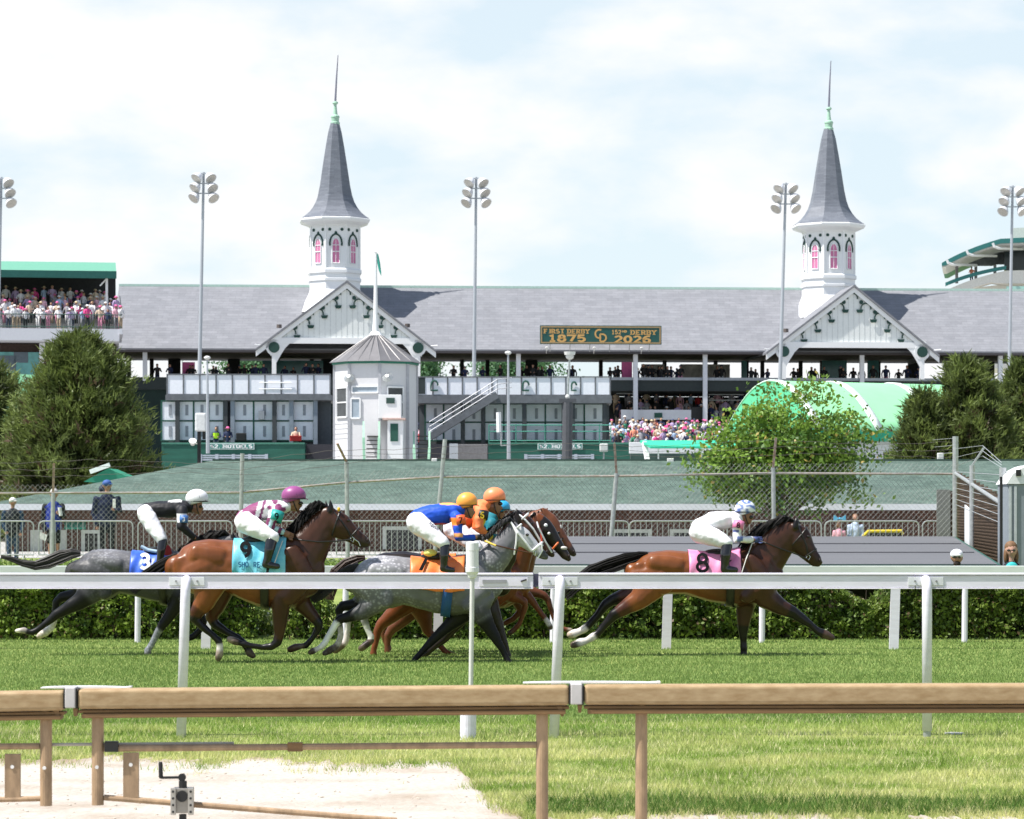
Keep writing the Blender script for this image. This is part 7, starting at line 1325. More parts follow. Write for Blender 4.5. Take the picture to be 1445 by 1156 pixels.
        if hpaint: cc = hpaint((px_ - tf(hx_, hy_)[0]) * sc / rx, (py_ - tf(hx_, hy_)[1]) * sc / ry, v_[:, 1] - Y, cc)
        setcol(me, cc); s.helmet = link('helmet', me, VC('helmet_cover', .4, .04, 20, .4), s.t, smooth=True); so = s.helmet.modifiers.new('solid', 'SOLIDIFY'); so.thickness = .012
        q = MB(); pk = [hp(hx_ + rx * .55, hy_ + ry * .22, -.09), hp(hx_ + rx * 1.0, hy_ + ry * .42, -.06), hp(hx_ + rx * 1.22, hy_ + ry * .62, 0), hp(hx_ + rx * 1.0, hy_ + ry * .42, .06), hp(hx_ + rx * .55, hy_ + ry * .22, .09)]; q.prism(pk, (0, 0, .012)); q.build('peak', M('peak_' + name_of(helm_c), tuple(v * .6 for v in lin(helm_c)), .4), s.helmet)
        q = MB(); q.tube([hp(hx_ + rx * 1.02 * math.cos(a) * .98, hy_ + ry * .42 - 0 * a, -.112 * abs(math.sin(a)) if a <= math.pi else .112 * abs(math.sin(a))) for a in [2 * math.pi * i / 24 for i in range(25)]], .008, 5); q.tube([hp(hx_ - rx * .1 + rx * .35 * (a / 6), hy_ - ry * 1.0 * math.cos(a / 6 * 1.5), -.112 * math.sin(a / 6 * 1.5)) for a in range(7)], .006, 5); q.build('goggle_strap', BLK, s.helmet)
        gx, gy = goggles or (fx + fr * .5, fy - fr * .35); q = MB(); q.ball(hp(gx, gy, -.035), fr * .36 * m, .04, fr * .26 * m, 12, 8); q.ball(hp(gx, gy, .035), fr * .36 * m, .04, fr * .26 * m, 12, 8); q.build('goggles', GOG, s.t, smooth=True)
        if bands: q = MB(); q.tube([hp(hx_ - rx * .1, hy_ + ry * .4, -.1), hp(fx + fr * .0, fy + fr * .45, -.08), hp(fx + fr * .25, fy + fr * .95, -.02)], .007, 5); q.build('chin_strap', BLK, s.t)
        s.hp = hp; s.m = m
    def armband(s, a, b, r, mat, dy, txt=None, tm=None, th=None):
        A_ = s.hp(*a, dy[0]); B_ = s.hp(*b, dy[1]); q = MB(); q.tube([A_, B_], r * s.m, 16, cap=False); o = q.build('armband', mat, s.t, smooth=True); so = o.modifiers.new('solid', 'SOLIDIFY'); so.thickness = .006
        if txt:
            hh = th; qs, tot = text_quads(txt, 0, 0, hh, .95, hh * .2, False, .2); cx, cy = (a[0] + b[0]) / 2, (a[1] + b[1]) / 2; q = MB(); yy = (dy[0] + dy[1]) / 2 - r * s.m - .012; text_on(q, [[(cx - tot / 2 + p[0], cy + hh / 2 - p[1]) for p in k] for k in qs], lambda x, y: s.hp(x, y, yy)); q.build('arm_number', tm, o)
    def whip(s, pts, r, mat, dy): q = MB(); q.tube([s.hp(x, y, d) for (x, y), d in zip(pts, dy)], r, 6); return q.build('whip', mat, s.t)
def name_of(c): return '_'.join('%02d' % int(v * 99) for v in lin(c))
NUM = M('number_black', '')
# rider 8: white silks with blue, pink armband
t8 = tfm(960, 690, 6.568); WS = (.74, .74, .77)
def hp8(x, y, dy, c): k = (np.floor((np.arctan2(y + .4, x) + 3.2) * 1.9).astype(int) % 2 == 0); c[k] = (.10, .16, .42); return c
def p8(px, py, dy, c):
    u = (px - 960) * 6.568; v = (py - 690) * 6.568; c = c.copy(); c[(u > 530) & (v > 440) & (v < 480) & (u < 580)] = (.12, .16, .38); c[(u > 490) & (u < 545) & (v > 385) & (v < 400)] = (.08, .1, .3); c[(u > 520) & (u < 560) & (v > 470)] = (.14, .19, .42); return c
j8 = Jockey('rider in white silks with pink armband, crouched on the leading bay horse', 36.9, t8, 6.568, (600, 185, 92, 72), (615, 265, 66), (560, 262, 42), [(190, 372, 98, .17), (300, 305, 92, .175), (420, 285, 84, .18), (515, 275, 66, .15)], [(530, 315, 48), (525, 470, 44), (680, 470, 30)], [(185, 405, 104), (320, 450, 84), (428, 500, 58)], [(432, 530, 52), (418, 620, 50), (412, 700, 40), (408, 745, 38), (510, 752, 30)], WS, WS, (.72, .74, .80), hpaint=hp8, paint=p8, glove=(.05, .07, .2), skin=SKIND, goggles=(655, 262))
j8.armband((545, 300), (530, 372), 52, M('pink_band', (.68, .20, .38), .5), (-.2, -.225), '8', NUM, 50)
j8.whip([(668, 500), (610, 650), (566, 790)], .007, M('whip_pale', (.6, .58, .55), .4), [-.15, -.28, -.34])
# rider 9: purple and white hooped silks
t9 = tfm(320, 680, 8.254); PUR = (.36, .11, .30); PURD = (.13, .03, .09)
def p9(px, py, dy, c):
    u = (px - 320) * 8.254; v = (py - 680) * 8.254; c = np.tile(np.array(lin(WS)), (len(u), 1)); w = u + (v - 330) * .28
    arm = (v > 420) & (u > 415) & (dy < -.1); c[(w < 345) & ~arm] = (.22, .05, .14); c[(w > 395) & (w < 430) & ~arm] = (.17, .04, .12)
    blot = (np.hypot(u - 560, v - 225) < 34) | (np.hypot(u - 500, v - 300) < 30) | (np.hypot(u - 600, v - 300) < 46) | (np.hypot(u - 660, v - 320) < 30); c[blot & ~arm] = (.22, .05, .14)
    s_ = (u - 420) * .8 + (v - 440) * .3; c[arm] = (.42, .62, .68); c[arm & (np.floor(s_ / 36).astype(int) % 2 == 1)] = (.15, .03, .09); return c
j9 = Jockey('rider in purple and white hooped silks with purple helmet, on the turquoise-clothed bay', 35.1, t9, 8.254, (780, 158, 138, 96), (800, 262, 84), (705, 285, 62), [(225, 430, 118, .17), (330, 365, 118, .175), (460, 325, 116, .185), (600, 305, 98, .16), (650, 305, 78, .13)], [(580, 350, 72), (490, 520, 62), (680, 600, 38)], [(215, 470, 130), (370, 560, 108), (535, 645, 78)], [(520, 690, 70), (495, 800, 62), (478, 890, 50), (450, 965, 44), (590, 985, 36)], WS, WS, (.27, .065, .21), glove=None, skin=SKIND, paint=p9, goggles=(862, 250))
j9.armband((600, 345), (560, 460), 78, M('teal_band', (.02, .30, .28), .5), (-.19, -.22), '9', NUM, 75)
j9.whip([(650, 690), (600, 820), (556, 950)], .007, M('whip_pale', ''), [-.2, -.33, -.36])
# rider 3: black silks, white helmet
t3 = tfm(180, 680, 8.256); BL3 = (.016, .016, .02)
def p3_(px, py, dy, c):
    u = (px - 180) * 8.256; v = (py - 680) * 8.256; c = c.copy(); c[(np.abs(u - 550) < 78) & (v < 238)] = (.7, .7, .7); c[(u > 575) & (v > 372) & (v < 470) & (u < 690)] = (.72, .72, .74); return c
j3 = Jockey('rider in black silks with white helmet, standing in the stirrups of the last horse', 37.0, t3, 8.256, (808, 190, 128, 92), (815, 305, 74), (735, 290, 54), [(225, 345, 98, .165), (330, 322, 92, .17), (480, 320, 104, .185), (610, 300, 98, .16), (670, 295, 78, .13)], [(635, 335, 66), (625, 520, 54), (785, 655, 36)], [(215, 370, 106), (300, 520, 90), (400, 670, 66)], [(410, 690, 56), (392, 800, 50), (378, 910, 42), (365, 955, 38), (470, 968, 32)], BL3, BL3, (.76, .76, .78), paint=p3_, skin=SKIND, goggles=(850, 290))
j3.armband((655, 392), (650, 478), 52, M('blue_band', (.06, .16, .42), .5), (-.23, -.235), '3', WTACK, 48)
# rider 7: blue and orange
t7 = tfm(560, 680, 5.352); BLU = (.012, .075, .52); ORG = (.78, .26, .04)
def p7(px, py, dy, c):
    u = (px - 560) * 5.352; v = (py - 680) * 5.352; c = c.copy(); c[(v < 172 + (u - 330) * .05) & (u > 320)] = (.80, .36, .12); c[(v > 312) & (u < 425) & (u > 250)] = (.55, .10, .03); c[(u > 405) & (u < 470) & (v > 275) & (v < 330)] = ORG; c[(u > 430) & (v > 385) & (v < 420) & (u < 500)] = (.80, .36, .12); return c
j7 = Jockey('rider in blue silks with orange helmet and goggles pushed down, on the dappled grey', 35.3, t7, 5.352, (530, 150, 76, 62), (545, 225, 52), (490, 222, 40), [(160, 290, 82, .165), (250, 252, 80, .17), (350, 242, 84, .18), (440, 220, 66, .15), (468, 215, 52, .12)], [(450, 265, 46), (470, 425, 34), (600, 420, 24)], [(155, 310, 86), (250, 385, 68), (350, 465, 50)], [(362, 490, 40), (358, 560, 36), (355, 625, 29), (350, 655, 28), (420, 668, 22)], BLU, BLU, (.85, .34, .06), paint=p7, skin=SKIND, goggles=(560, 185))
j7.armband((475, 258), (485, 325), 40, M('orange_band', (.70, .11, .03), .5), (-.2, -.225), '7', NUM, 44)
q = MB(); qs, tot = text_quads('Ispinal'.replace('I', 'I'), 0, 0, 40, .75, 5.5, False, .16); ca, sa = math.cos(.72), math.sin(.72); text_on(q, [[(p[0], p[1]) for p in k] for k in qs], lambda x, y: j7.hp(236 + (x * ca + y * sa) * .82, 316 + (x * sa - y * ca) * .82, -.30 - .0)); q.build('leg_lettering', M('text_navy', (.02, .03, .06), .6), j7.t)
j7.whip([(660, 445), (700, 462), (748, 482)], .014, M('whip_yellow', (.62, .42, .02), .5), [-.12, -.16, -.2])
# rider 6: orange
def p6(px, py, dy, c):
    u = (px - 560) * 5.352; v = (py - 680) * 5.352; c = c.copy(); c[u < 590] = (.80, .13, .03); c[(u > 655) & (v > 275) & (v < 340)] = (.65, .50, .04); return c
j6 = Jockey('rider in orange silks with pale orange helmet and yellow gloves, behind the blue rider', 36.3, t7, 5.352, (738, 112, 80, 62), (745, 190, 56), (680, 175, 42), [(440, 335, 80, .165), (510, 285, 78, .17), (590, 240, 84, .18), (645, 190, 66, .15), (668, 178, 50, .12)], [(635, 225, 56), (612, 345, 46), (668, 388, 26)], [(430, 350, 84), (520, 420, 66), (600, 500, 50)], [(600, 520, 40), (590, 580, 36), (585, 640, 29), (580, 660, 26), (640, 675, 22)], (.85, .24, .09), (.85, .24, .09), (.88, .26, .11), paint=p6, glove=(.55, .38, .02), skin=SKIND, goggles=(780, 165))
j6.armband((650, 222), (640, 282), 46, M('black_band', (.012, .012, .012), .5), (-.2, -.225), '6', M('yellow_num', (.75, .55, .03), .5), 46)
# rider 5: teal cap, almost hidden
j5 = Jockey('rider in teal silks and bright blue cap, almost hidden behind the orange rider', 37.1, t7, 5.352, (792, 190, 60, 46), (772, 240, 44), (725, 250, 34), [(560, 370, 70, .16), (620, 330, 70, .17), (680, 300, 70, .175), (715, 280, 54, .14)], [(715, 310, 40), (700, 400, 34), (760, 420, 22)], [(560, 390, 76), (640, 450, 60), (700, 520, 46)], [(700, 540, 38), (695, 600, 34), (690, 645, 28), (688, 662, 26), (740, 675, 22)], (.015, .16, .20), (.015, .16, .20), (.03, .34, .62), skin=SKIND, breech=(.6, .6, .62))
# ================================================================ STANDING ONLOOKERS near the track
FAB = VC('cloth_weave', .8, .12, 18, .2, bump=.2)
def onlooker(label, cx, top, feet, Y, cap, jacket, trousers, skin=(.36, .19, .13), hat=True, hair=None, arms=None, sleeve=None, shorts=False, width=1., visor=(1, 0), long_hair=False, extra=None):
    s = F / Y; u = (feet - top) / 7.4; t = thing('person', label, 'person', P(cx, feet, Y)); w = width
    Lb = lambda p, y=0, c=skin: dict(p=p, y=y, c=c)
    sh = top + 1.65 * u; hip = top + 3.95 * u; kn = top + 5.6 * u; hd = (cx, top + .55 * u)
    arms = arms or [[(-.95, 0), (-1.12, 1.35), (-.95, 2.3)], [(.95, 0), (1.12, 1.3), (.55, 2.0)]]
    A_ = [[(cx + a * u * w, sh + .12 * u + b * u) for a, b in ar] for ar in arms]
    leg = [[(cx + sg * .36 * u, hip), (cx + sg * .42 * u, kn), (cx + sg * .42 * u, feet - .22 * u)] for sg in (-1, 1)]
    body = [Lb([(hd[0], hd[1] - .12 * u, .40 * u, .085), (hd[0] + .03 * u, hd[1] + .2 * u, .33 * u, .08), (hd[0] + .04 * u, hd[1] + .42 * u, .2 * u, .06)]), Lb([(hd[0] + .06 * u, hd[1] + .02 * u, .07 * u), (hd[0] + .08 * u, hd[1] + .16 * u, .08 * u)], -.095), Lb([(cx, hd[1] + .3 * u, .2 * u), (cx, sh, .22 * u)]), Lb([(cx, sh + .25 * u, .62 * u * w, .09), (cx, hip, .55 * u * w, .09)])]
    for sg in (-1, 1): body.append(Lb([(hd[0] + sg * .40 * u, hd[1] - .02 * u, .06 * u), (hd[0] + sg * .40 * u, hd[1] + .14 * u, .05 * u)]))
    for a in A_: body.append(Lb([(*a[0], .2 * u), (*a[1], .16 * u), (*a[2], .13 * u), (a[2][0] + (a[2][0] - a[1][0]) * .25, a[2][1] + (a[2][1] - a[1][1]) * .25 + .05 * u, .12 * u)], [0, -.02, -.12, -.14]))
    for l in leg: body.append(Lb([(*l[0], .3 * u), (*l[1], .2 * u), (*l[2], .13 * u), (l[2][0] + .08 * u, feet - .1 * u, .12 * u)], [0, -.02, 0, -.08]))
    blob('body', body, Y, SKM, t, .022, 2)
    mb = MB()
    for a in A_:
        dx, dy = a[2][0] - a[1][0], a[2][1] - a[1][1]; l = math.hypot(dx, dy); fingers(mb, lambda x, y, d: P(x, y, Y + d), a[2][0] + dx / l * .16 * u, a[2][1] + dy / l * .16 * u, -.14, dx, dy, .010)
    mb.build('hand', M('hand_skin', skin, .5), t, smooth=True)
    jl = [Lb([(cx, sh + .02 * u, .62 * u * w, .11), (cx, sh + .7 * u, .92 * u * w, .15), (cx, hip - .4 * u, .84 * u * w, .15), (cx, hip + .25 * u, .8 * u * w, .14)], 0, jacket), Lb([(cx - .8 * u * w, sh + .28 * u, .3 * u, .09), (cx + .8 * u * w, sh + .28 * u, .3 * u, .09)], 0, jacket), Lb([(cx, sh - .2 * u, .26 * u, .09), (cx, sh + .1 * u, .4 * u, .1)], 0, jacket)]
    for a in A_: jl.append(Lb([(*a[0], .3 * u, .08), (*a[1], .25 * u, .075), (*a[2], .19 * u, .06)], [0, -.02, -.12], sleeve or jacket))
    blob('jacket', jl, Y, FAB, t, .024, 2, None, (.014, 9, (1, 1, .8)))
    tl = [Lb([(cx, hip - .1 * u, .66 * u * w, .13), (cx, hip + .3 * u, .66 * u * w, .13)], 0, trousers)] + [Lb([(*l[0], .40 * u, .12), (l[1][0], l[1][1] - (.15 * u if shorts else 0), .30 * u, .10)] + ([] if shorts else [(*l[2], .24 * u, .085)]), 0, trousers) for l in leg]
    blob('shorts' if shorts else 'trousers', tl, Y, FAB, t, .024, 2)
    if cap is not None:
        q = MB(); c = P(hd[0], hd[1] - .2 * u, Y); r = .44 * u / s; q.ball(c, r, r * 1.02, r * .82, 16, 8); k = q.build('cap', M('cap_' + name_of(cap), cap, .7), t, smooth=True)
        q = MB(); f = c + Vector((visor[0] * r * .8, -r * .9 if not visor[0] else -r * .5, -r * .12)); q.ball(f, r * .62, r * .55, r * .1, 12, 5); q.build('visor', M('cap_' + name_of(cap), cap, .7), k, smooth=True)
    if hair is not None:
        q = MB(); c = P(hd[0], hd[1] - .12 * u, Y); r = .43 * u / s; q.ball(c + Vector((0, .03, .02)), r, r, r * 1.0, 14, 8)
        if long_hair: 
            for sg in (-1, 1): q.ball(c + Vector((sg * r * .82, .02, -r * 1.1)), r * .34, r * .6, r * 1.2, 10, 8)
            q.ball(c + Vector((0, r * .5, -r * .9)), r * .9, r * .5, r * 1.4, 10, 8)
        q.build('hair', M('hair_' + name_of(hair), hair, .7, var=.3, scale=30), t, smooth=True)
    return t, s, u, hd
def shades(t, hd, u, Y):
    q = MB(); [q.ball(P(hd[0] + sg * .16 * u, hd[1] + .0 * u, Y - .09), .03, .012, .02, 10, 5) for sg in (-1, 1)]; q.bar(P(hd[0] - .2 * u, hd[1] - .03 * u, Y - .095), P(hd[0] + .2 * u, hd[1] - .03 * u, Y - .095), .008); q.build('sunglasses', GOG, t)
NVY = (.012, .018, .045)
onlooker('man in white cap and dark jacket with jeans, standing behind the leftmost barrier', 18, 702, 792, 77.2, (.72, .72, .72), (.016, .020, .026), (.03, .06, .12), sleeve=(.012, .035, .07), arms=[[(-.95, 0), (-1.2, 1.2), (-.8, 2.1)], [(.95, 0), (1.2, 1.3), (1.0, 2.3)]])
t, s, u, hd = onlooker('grey-haired man in royal blue vest and shorts holding papers, behind the barrier', 76, 690, 791, 77.2, None, (.022, .04, .26), (.02, .02, .022), hair=(.45, .44, .43), sleeve=(.014, .014, .018), shorts=True, arms=[[(-.9, 0), (-1.2, 1.3), (-1.0, 2.6)], [(.85, 0), (1.0, 1.2), (.55, .85)]])
q = MB(); q.prism([P(57, 751, 77), P(67, 755, 77), P(64, 764, 77), P(55, 759, 77)], (0, .01, 0)); o = q.build('race_papers', M('paper_white', (.75, .75, .74), .8)); tag(o, 'white papers held low by the grey-haired man in blue', 'papers'); q = MB(); q.tube([P(84, 716, 76.9), P(86, 728, 76.9)], .05, 10); o = q.build('paper_cup', M('paper_white', '')); tag(o, 'white cup held up by the grey-haired man in blue', 'cup')
t, s, u, hd = onlooker('tall man in navy hooded jacket and blue cap, hand at his chest', 151, 677, 789, 77.4, (.04, .10, .32), NVY, (.012, .014, .02), arms=[[(-.95, 0), (-1.2, 1.4), (-.9, 2.5)], [(.95, 0), (1.12, 1.2), (.75, 1.05)]], visor=(1, 0), width=1.05); shades(t, hd, u, 77.4)
q = MB(); q.ball(P(148, 690, 77.5), .17, .14, .14); q.build('hood', M('hood_navy', NVY, .8), t, smooth=True); q = MB(); q.box(XX(160, 77.2), XX(164, 77.2), 77.05, 77.1, ZZ(717, 77.2), ZZ(704, 77.2)); o = q.build('folded_programme', M('paper_white', '')); tag(o, 'folded white programme held by the man in navy hood', 'programme')
q = MB(); q.box(XX(138, 77.6), XX(165, 77.6), 77.0, 78.1, .5, ZZ(788, 77.4)); o = q.build('kerb_step', M('step_concrete', (.3, .3, .29), .9)); tag(o, 'low concrete step under the man in navy hooded jacket', 'step')
t, s, u, hd = onlooker('man in white cap with dark beard, standing low behind the hedge', 1350, 775, 930, 45.2, (.76, .75, .80), (.02, .02, .022), (.03, .03, .05), visor=(0, -1)); shades(t, hd, u, 45.2); q = MB(); q.ball(P(hd[0] + .5, hd[1] + .42 * u, 45.2 - .05), .06, .045, .045); q.build('beard', M('beard_dark', (.03, .02, .015), .8), t, smooth=True)
t, s, u, hd = onlooker('woman with long brown hair, sunglasses and turquoise top, near the portable toilet', 1427, 765, 925, 45.2, None, (.02, .022, .03), (.03, .03, .05), hair=(.16, .085, .04), long_hair=True, skin=(.45, .26, .19)); shades(t, hd, u, 45.2); q = MB(); q.ball(P(1428, 801, 45.05), .10, .05, .09); q.build('turquoise_top', M('top_turquoise', (.03, .42, .42), .7), t, smooth=True)
t, s, u, hd = onlooker('child with pink top and big blue hair bow behind the barrier', 1184, 737, 792, 76.8, None, (.60, .30, .36), (.3, .3, .4), hair=(.14, .07, .03), long_hair=True)
q = MB(); c = P(1185, 732, 76.7)
for sg in (-1, 1): q.prism([c, c + Vector((sg * .16, 0, .10)), c + Vector((sg * .17, 0, -.09))], (0, .04, 0))
q.ball(c, .035); q.build('hair_bow', M('bow_blue', (.10, .42, .70), .6), t)
onlooker('blond person in pale blue shirt beside the child with the blue bow', 1207, 726, 795, 76.9, None, (.40, .48, .62), (.3, .33, .4), hair=(.22, .12, .06))
Y = 76.6; t = thing('floor_cleaner', 'low black machine with a yellow top edge in front of the brick building', 'machine', (XX(1248, Y), Y, .55)); q = MB(); q.box(XX(1228, Y), XX(1272, Y), Y, Y + .5, .9, ZZ(751, Y)); q.build('black_body', BLK, t, bevel=.03); q = MB(); q.tube([P(1218, 757, Y), P(1225, 750, Y), P(1272, 749.5, Y), P(1274, 754, Y)], .045, 8); q.build('yellow_edge', M('safety_yellow', (.65, .48, .02), .5), t)
# ================================================================ CROWD: small spectators, one object each
TOPS = {'white': (.72, .71, .73), 'pale pink': (.70, .42, .50), 'hot pink': (.68, .07, .26), 'pale blue': (.36, .48, .66), 'navy': (.02, .03, .08), 'grey': (.28, .28, .31), 'beige': (.52, .42, .32), 'red': (.45, .03, .035), 'black': (.018, .018, .02), 'lilac': (.42, .32, .52), 'green': (.03, .20, .12), 'coral': (.75, .28, .18)}
BOTS = {'white': (.6, .6, .6), 'navy': (.02, .03, .07), 'black': (.018, .018, .02), 'tan': (.42, .32, .22), 'pink': (.6, .25, .36), 'grey': (.2, .2, .22)}
HATS = {'white hat': (.74, .73, .72), 'straw hat': (.62, .50, .32), 'pink hat': (.68, .14, .34), 'dark hair': (.03, .02, .015), 'fair hair': (.35, .22, .10), 'cap': (.05, .07, .15)}
_pm = {}
def mini_mesh(top, bot, hat, pose):
    k = (top, bot, hat, pose)
    if k in _pm: return _pm[k]
    q = MB(); sk = (.42, .24, .17)
    for s in (-1, 1): q.tube([(s * .09, 0, 0), (s * .10, 0, .45), (s * .08, 0, .9)], [.055, .07, .095], 6, 2)
    o = len(q.V); n = 10; pr = [(.13, .10, .82), (.17, .11, .98), (.16, .105, 1.12), (.21, .12, 1.32), (.19, .10, 1.42), (.06, .06, 1.49)]
    for a, b, z in pr: q.V += [(a * math.cos(6.2832 * j / n), b * math.sin(6.2832 * j / n), z) for j in range(n)]
    for i in range(5):
        for j in range(n): q.F.append([o + i * n + j, o + i * n + (j + 1) % n, o + (i + 1) * n + (j + 1) % n, o + (i + 1) * n + j]); q.I.append(1)
    hands = {0: [(-.26, -.05, .82), (.26, -.05, .82)], 1: [(-.12, -.24, 1.12), (.14, -.24, 1.10)], 2: [(-.08, -.2, 1.5), (.26, -.03, .84)], 3: [(-.30, -.1, 1.0), (.10, -.26, 1.25)]}[pose]
    for s, h in zip((-1, 1), hands):
        el = (s * .29, -.02 if pose == 0 else -.10, 1.12); q.tube([(s * .20, 0, 1.40), el, h], [.055, .05, .04], 6, 1); q.ball(h, .045, .04, .05, 6, 4, 0)
    q.tube([(0, 0, 1.44), (0, -.01, 1.54)], .05, 6, 0); q.ball((0, -.015, 1.62), .085, .10, .115, 10, 7, 0); q.ball((0, -.115, 1.61), .018, .025, .02, 5, 4, 0)
    if 'hat' in hat: q.lathe(0, .0, [(.02, 1.775), (.085, 1.765), (.10, 1.69), (.105, 1.675), (.21, 1.655), (.20, 1.668), (.1, 1.67)], 12, 3)
    elif hat == 'cap': q.ball((0, -.005, 1.67), .10, .11, .09, 10, 6, 3); q.ball((0, -.12, 1.66), .07, .07, .015, 8, 4, 3)
    else: q.ball((0, .025, 1.66), .10, .105, .105, 10, 6, 3); q.ball((0, .06, 1.56), .085, .06, .10, 8, 5, 3)
    me = bpy.data.meshes.new('spectator'); me.from_pydata(q.V, [], q.F); me.polygons.foreach_set('material_index', np.array(q.I, np.int32)); me.polygons.foreach_set('use_smooth', np.ones(len(me.polygons), bool))
    for m in (M('skin_far', sk, .6), M('top_' + top.replace(' ', '_'), TOPS[top], .8), M('bottom_' + bot, BOTS[bot], .8), M('hat_' + hat.replace(' ', '_'), HATS[hat], .8)): me.materials.append(m)
    _pm[k] = me; return me
ORD = ['first', 'second', 'third', 'fourth', 'fifth', 'sixth', 'seventh', 'eighth', 'ninth', 'tenth', 'eleventh', 'twelfth', 'thirteenth', 'fourteenth', 'fifteenth', 'sixteenth', 'seventeenth', 'eighteenth', 'nineteenth', 'twentieth', 'twenty-first', 'twenty-second', 'twenty-third', 'twenty-fourth', 'twenty-fifth', 'twenty-sixth', 'twenty-seventh', 'twenty-eighth', 'twenty-ninth', 'thirtieth']
ORD += ['thirty-' + o for o in ORD[:9]] + ['fortieth'] + ['forty-' + o for o in ORD[:9]]
cr = random.Random(77)
def spectator(loc, where, tops, hats, n, group, hgt=1., pose=None, rot=None):
    top = cr.choice(tops); hat = cr.choice(hats); bot = cr.choice(list(BOTS)); me = mini_mesh(top, bot, hat, cr.choice((0, 1, 1, 2, 3)) if pose is None else pose); o = bpy.data.objects.new('person', me); COL.objects.link(o); o.location = loc; o.rotation_euler = (0, 0, cr.uniform(-.7, .9) if rot is None else rot); k = hgt * cr.uniform(.88, 1.08); o.scale = (k * 1.06, k * 1.06, k)
    if 'upper deck' in where:
        pv_ = Vector((XX(166, 205), 205, 0)); o.location = pv_ + Matrix.Rotation(R(8.3), 3, 'Z') @ (Vector(loc) - pv_)
    tag(o, 'spectator in %s top, %s, %s from left, %s' % (top, hat, ORD[n], where), 'person', group); return o
LITE = ['white', 'white', 'white', 'pale pink', 'pale pink', 'hot pink', 'pale blue', 'lilac', 'beige', 'white', 'grey', 'navy']; HL = ['white hat', 'white hat', 'straw hat', 'pink hat', 'fair hair', 'dark hair']
zf = ZZ(464, 205.0)
for row, (ydep, dz, nm) in enumerate(((.75, 0, 'front row of upper deck'), (2.3, .45, 'second row of upper deck'), (3.6, .9, 'third row of upper deck'), (5.0, 1.35, 'fourth row of upper deck'), (6.2, 1.8, 'back row of upper deck'))):
    n = 21 if row < 3 else 16; a, b = XX(-62, 205), XX(166 if row < 2 else 150, 205)
    for k in range(n):
        if cr.random() < .1: continue
        spectator((a + (b - a) * (k + .5 + cr.uniform(-.48, .48)) / n, 205 + ydep + cr.uniform(-.35, .4), zf + dz), nm, LITE, HL, k, 'spectators on the upper deck', .93)
for k, (px, dd) in enumerate(((166, .8), (170, 2.2), (167, 4.0), (171, .3))):
    Yp = 205 + dd; spectator((XX(px, Yp), Yp, zf + (.0 if dd < 1 else .8)), 'right end of upper deck', LITE, HL, k, 'spectators on the upper deck')
q = MB(); q.box(XX(161, 205), XX(173.5, 205), 205.9, 211, zf - .3, zf - .004); q.box(XX(164.3, 205), XX(173, 205), 206.5, 211, zf, zf + .79); q.build('end_platform', CONC, DECK)
# front terrace of the lower stand
MIX = ['white', 'white', 'pale pink', 'grey', 'pale blue', 'navy', 'lilac', 'green', 'coral', 'beige', 'grey', 'white', 'pale blue', 'navy', 'black', 'hot pink']
for row in range(6):
    d0 = -21.5 + row * 3.4; n = 20
    for k in range(n):
        px = 862 + (1046 - 862) * (k + .5 + cr.uniform(-.4, .4)) / n
        if row < 2 and px < 905 and cr.random() < .3: continue
        d = d0 + cr.uniform(.6, 2.6); spectator(GW(gu(px, d), d, 5.9 + row * .34), 'row %s of lower terrace' % ['one', 'two', 'three', 'four', 'five', 'six'][row], MIX, ['white hat', 'straw hat', 'pink hat', 'dark hair', 'fair hair', 'dark hair', 'cap'], k, 'spectators on the lower terrace', .93)
DRK = ['navy', 'grey', 'black', 'pale pink', 'red', 'pale blue', 'grey', 'beige', 'lilac', 'navy']
for row in range(4):
    n = 13
    for k in range(n):
        px = 866 + (1050 - 866) * (k + .5 + cr.uniform(-.4, .4)) / n; d = 1.7 + row * 2.1; kk = 2 * row
        if cr.random() < .15: continue
        spectator(GW(gu(px, d), d, 8.6 + kk * .3), 'row %s of covered seats' % ['one', 'two', 'three', 'four'][row], DRK, ['dark hair', 'dark hair', 'fair hair', 'white hat', 'cap'], k, 'spectators in the covered seats')
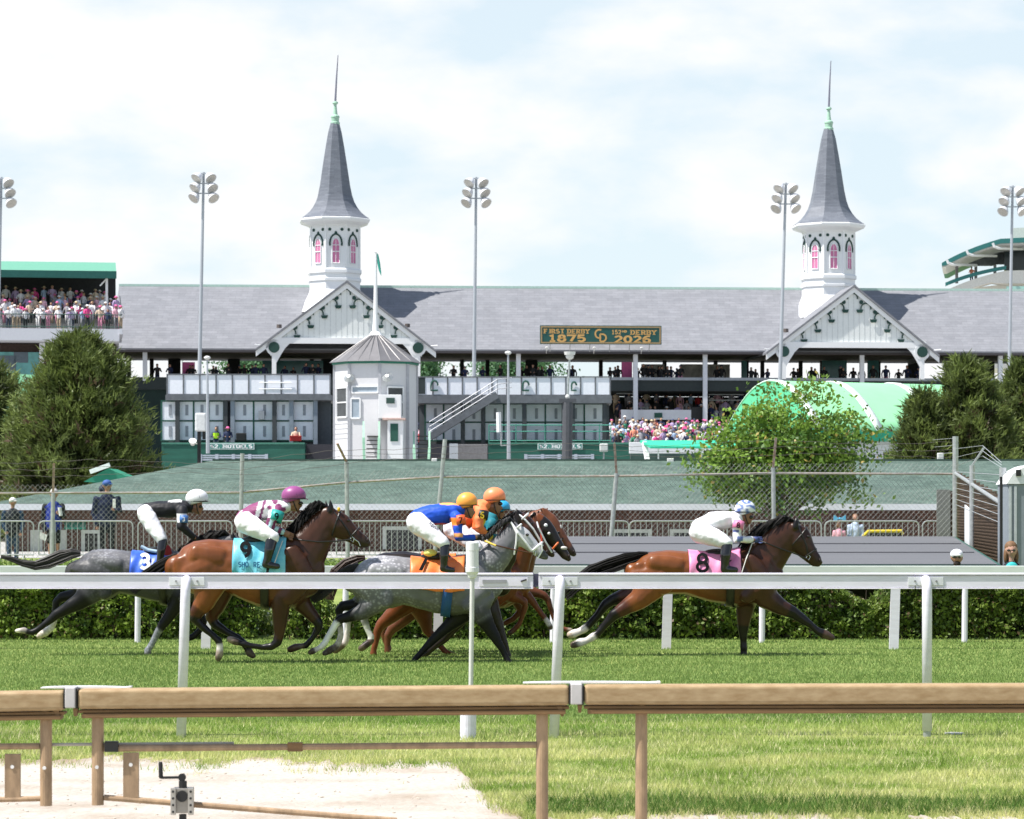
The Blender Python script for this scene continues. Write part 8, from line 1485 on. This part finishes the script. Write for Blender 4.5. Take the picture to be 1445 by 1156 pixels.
# figures along the gallery under the roof, dressed dark to paint them as backlit
gp = [222, 240, 268, 272, 301, 305, 322, 338, 345, 356, 361, 372, 402, 414, 432, 437, 441, 449, 640, 656, 681, 706, 731, 736, 743, 752, 760, 765, 776, 803, 808, 861, 868, 872, 900, 908, 915, 920, 930, 934, 942, 947, 955, 960, 1012, 1018, 1060, 1066, 1083, 1120, 1126, 1145, 1150, 1163, 1186, 1190, 1204, 1216, 1232, 1250, 1268, 1280, 1296]
for k, px in enumerate(gp):
    d = cr.uniform(.6, 2.2); o = spectator(GW(gu(px, d), d, zDk - .62), 'gallery, clothes darkened as if backlit', ['black', 'navy', 'black', 'black'], ['dark hair', 'dark hair', 'cap'], k % 48, 'dark figures in the gallery', .98)
    if k >= 48: o['label'] = o['label'].replace(ORD[k % 48] + ' from left', ORD[len(gp) - 1 - k] + ' from right')
# two attendants at the left booth and one at the stair
for px, tp, lb in ((305, 'navy', 'attendant in bright safety vest sitting at the left booth counter'), (321.5, 'navy', 'attendant in navy with pink cap sitting at the left booth counter'), (417.5, 'beige', 'attendant in beige standing beside the red cooler')):
    Y = 177.2; me = mini_mesh(tp, 'grey', 'pink hat' if px == 321.5 else 'dark hair', 1); o = bpy.data.objects.new('person', me); COL.objects.link(o); o.location = P(px, 642, Y); tag(o, lb, 'person')
    if px == 305: q = MB(); q.tube([P(px, 619, Y - .02), P(px, 611, Y - .02)], [.19, .21], 10); v = q.build('safety_vest', M('vest_lime', (.45, .75, .02), .6), o); v.location = -Vector(o.location) if False else v.location
t = simple_box('till_machine', 'black till machine beside the seated attendants at the left counter', 'till', 333, 347, 611, 622.5, 177., BLK, .5, .05)
for k, (px, py) in enumerate(((595, 606), (599, 600), (593, 622), (597, 615))):
    o = bpy.data.objects.new('person', mini_mesh(['navy', 'coral', 'red', 'pale pink'][k], 'navy', 'dark hair', 1)); COL.objects.link(o); o.location = P(px, py + 22, 182 - k * .2); tag(o, 'spectator in %s seen in the gap left of the outside stair' % ['navy', 'coral', 'red', 'pale pink'][k], 'person', 'people in the gap beside the kiosk')
o = bpy.data.objects.new('person', mini_mesh('coral', 'navy', 'cap', 2)); COL.objects.link(o); o.location = P(1371, 400, 299.5); tag(o, 'person in coral red on the balcony of the curved modern stand', 'person')
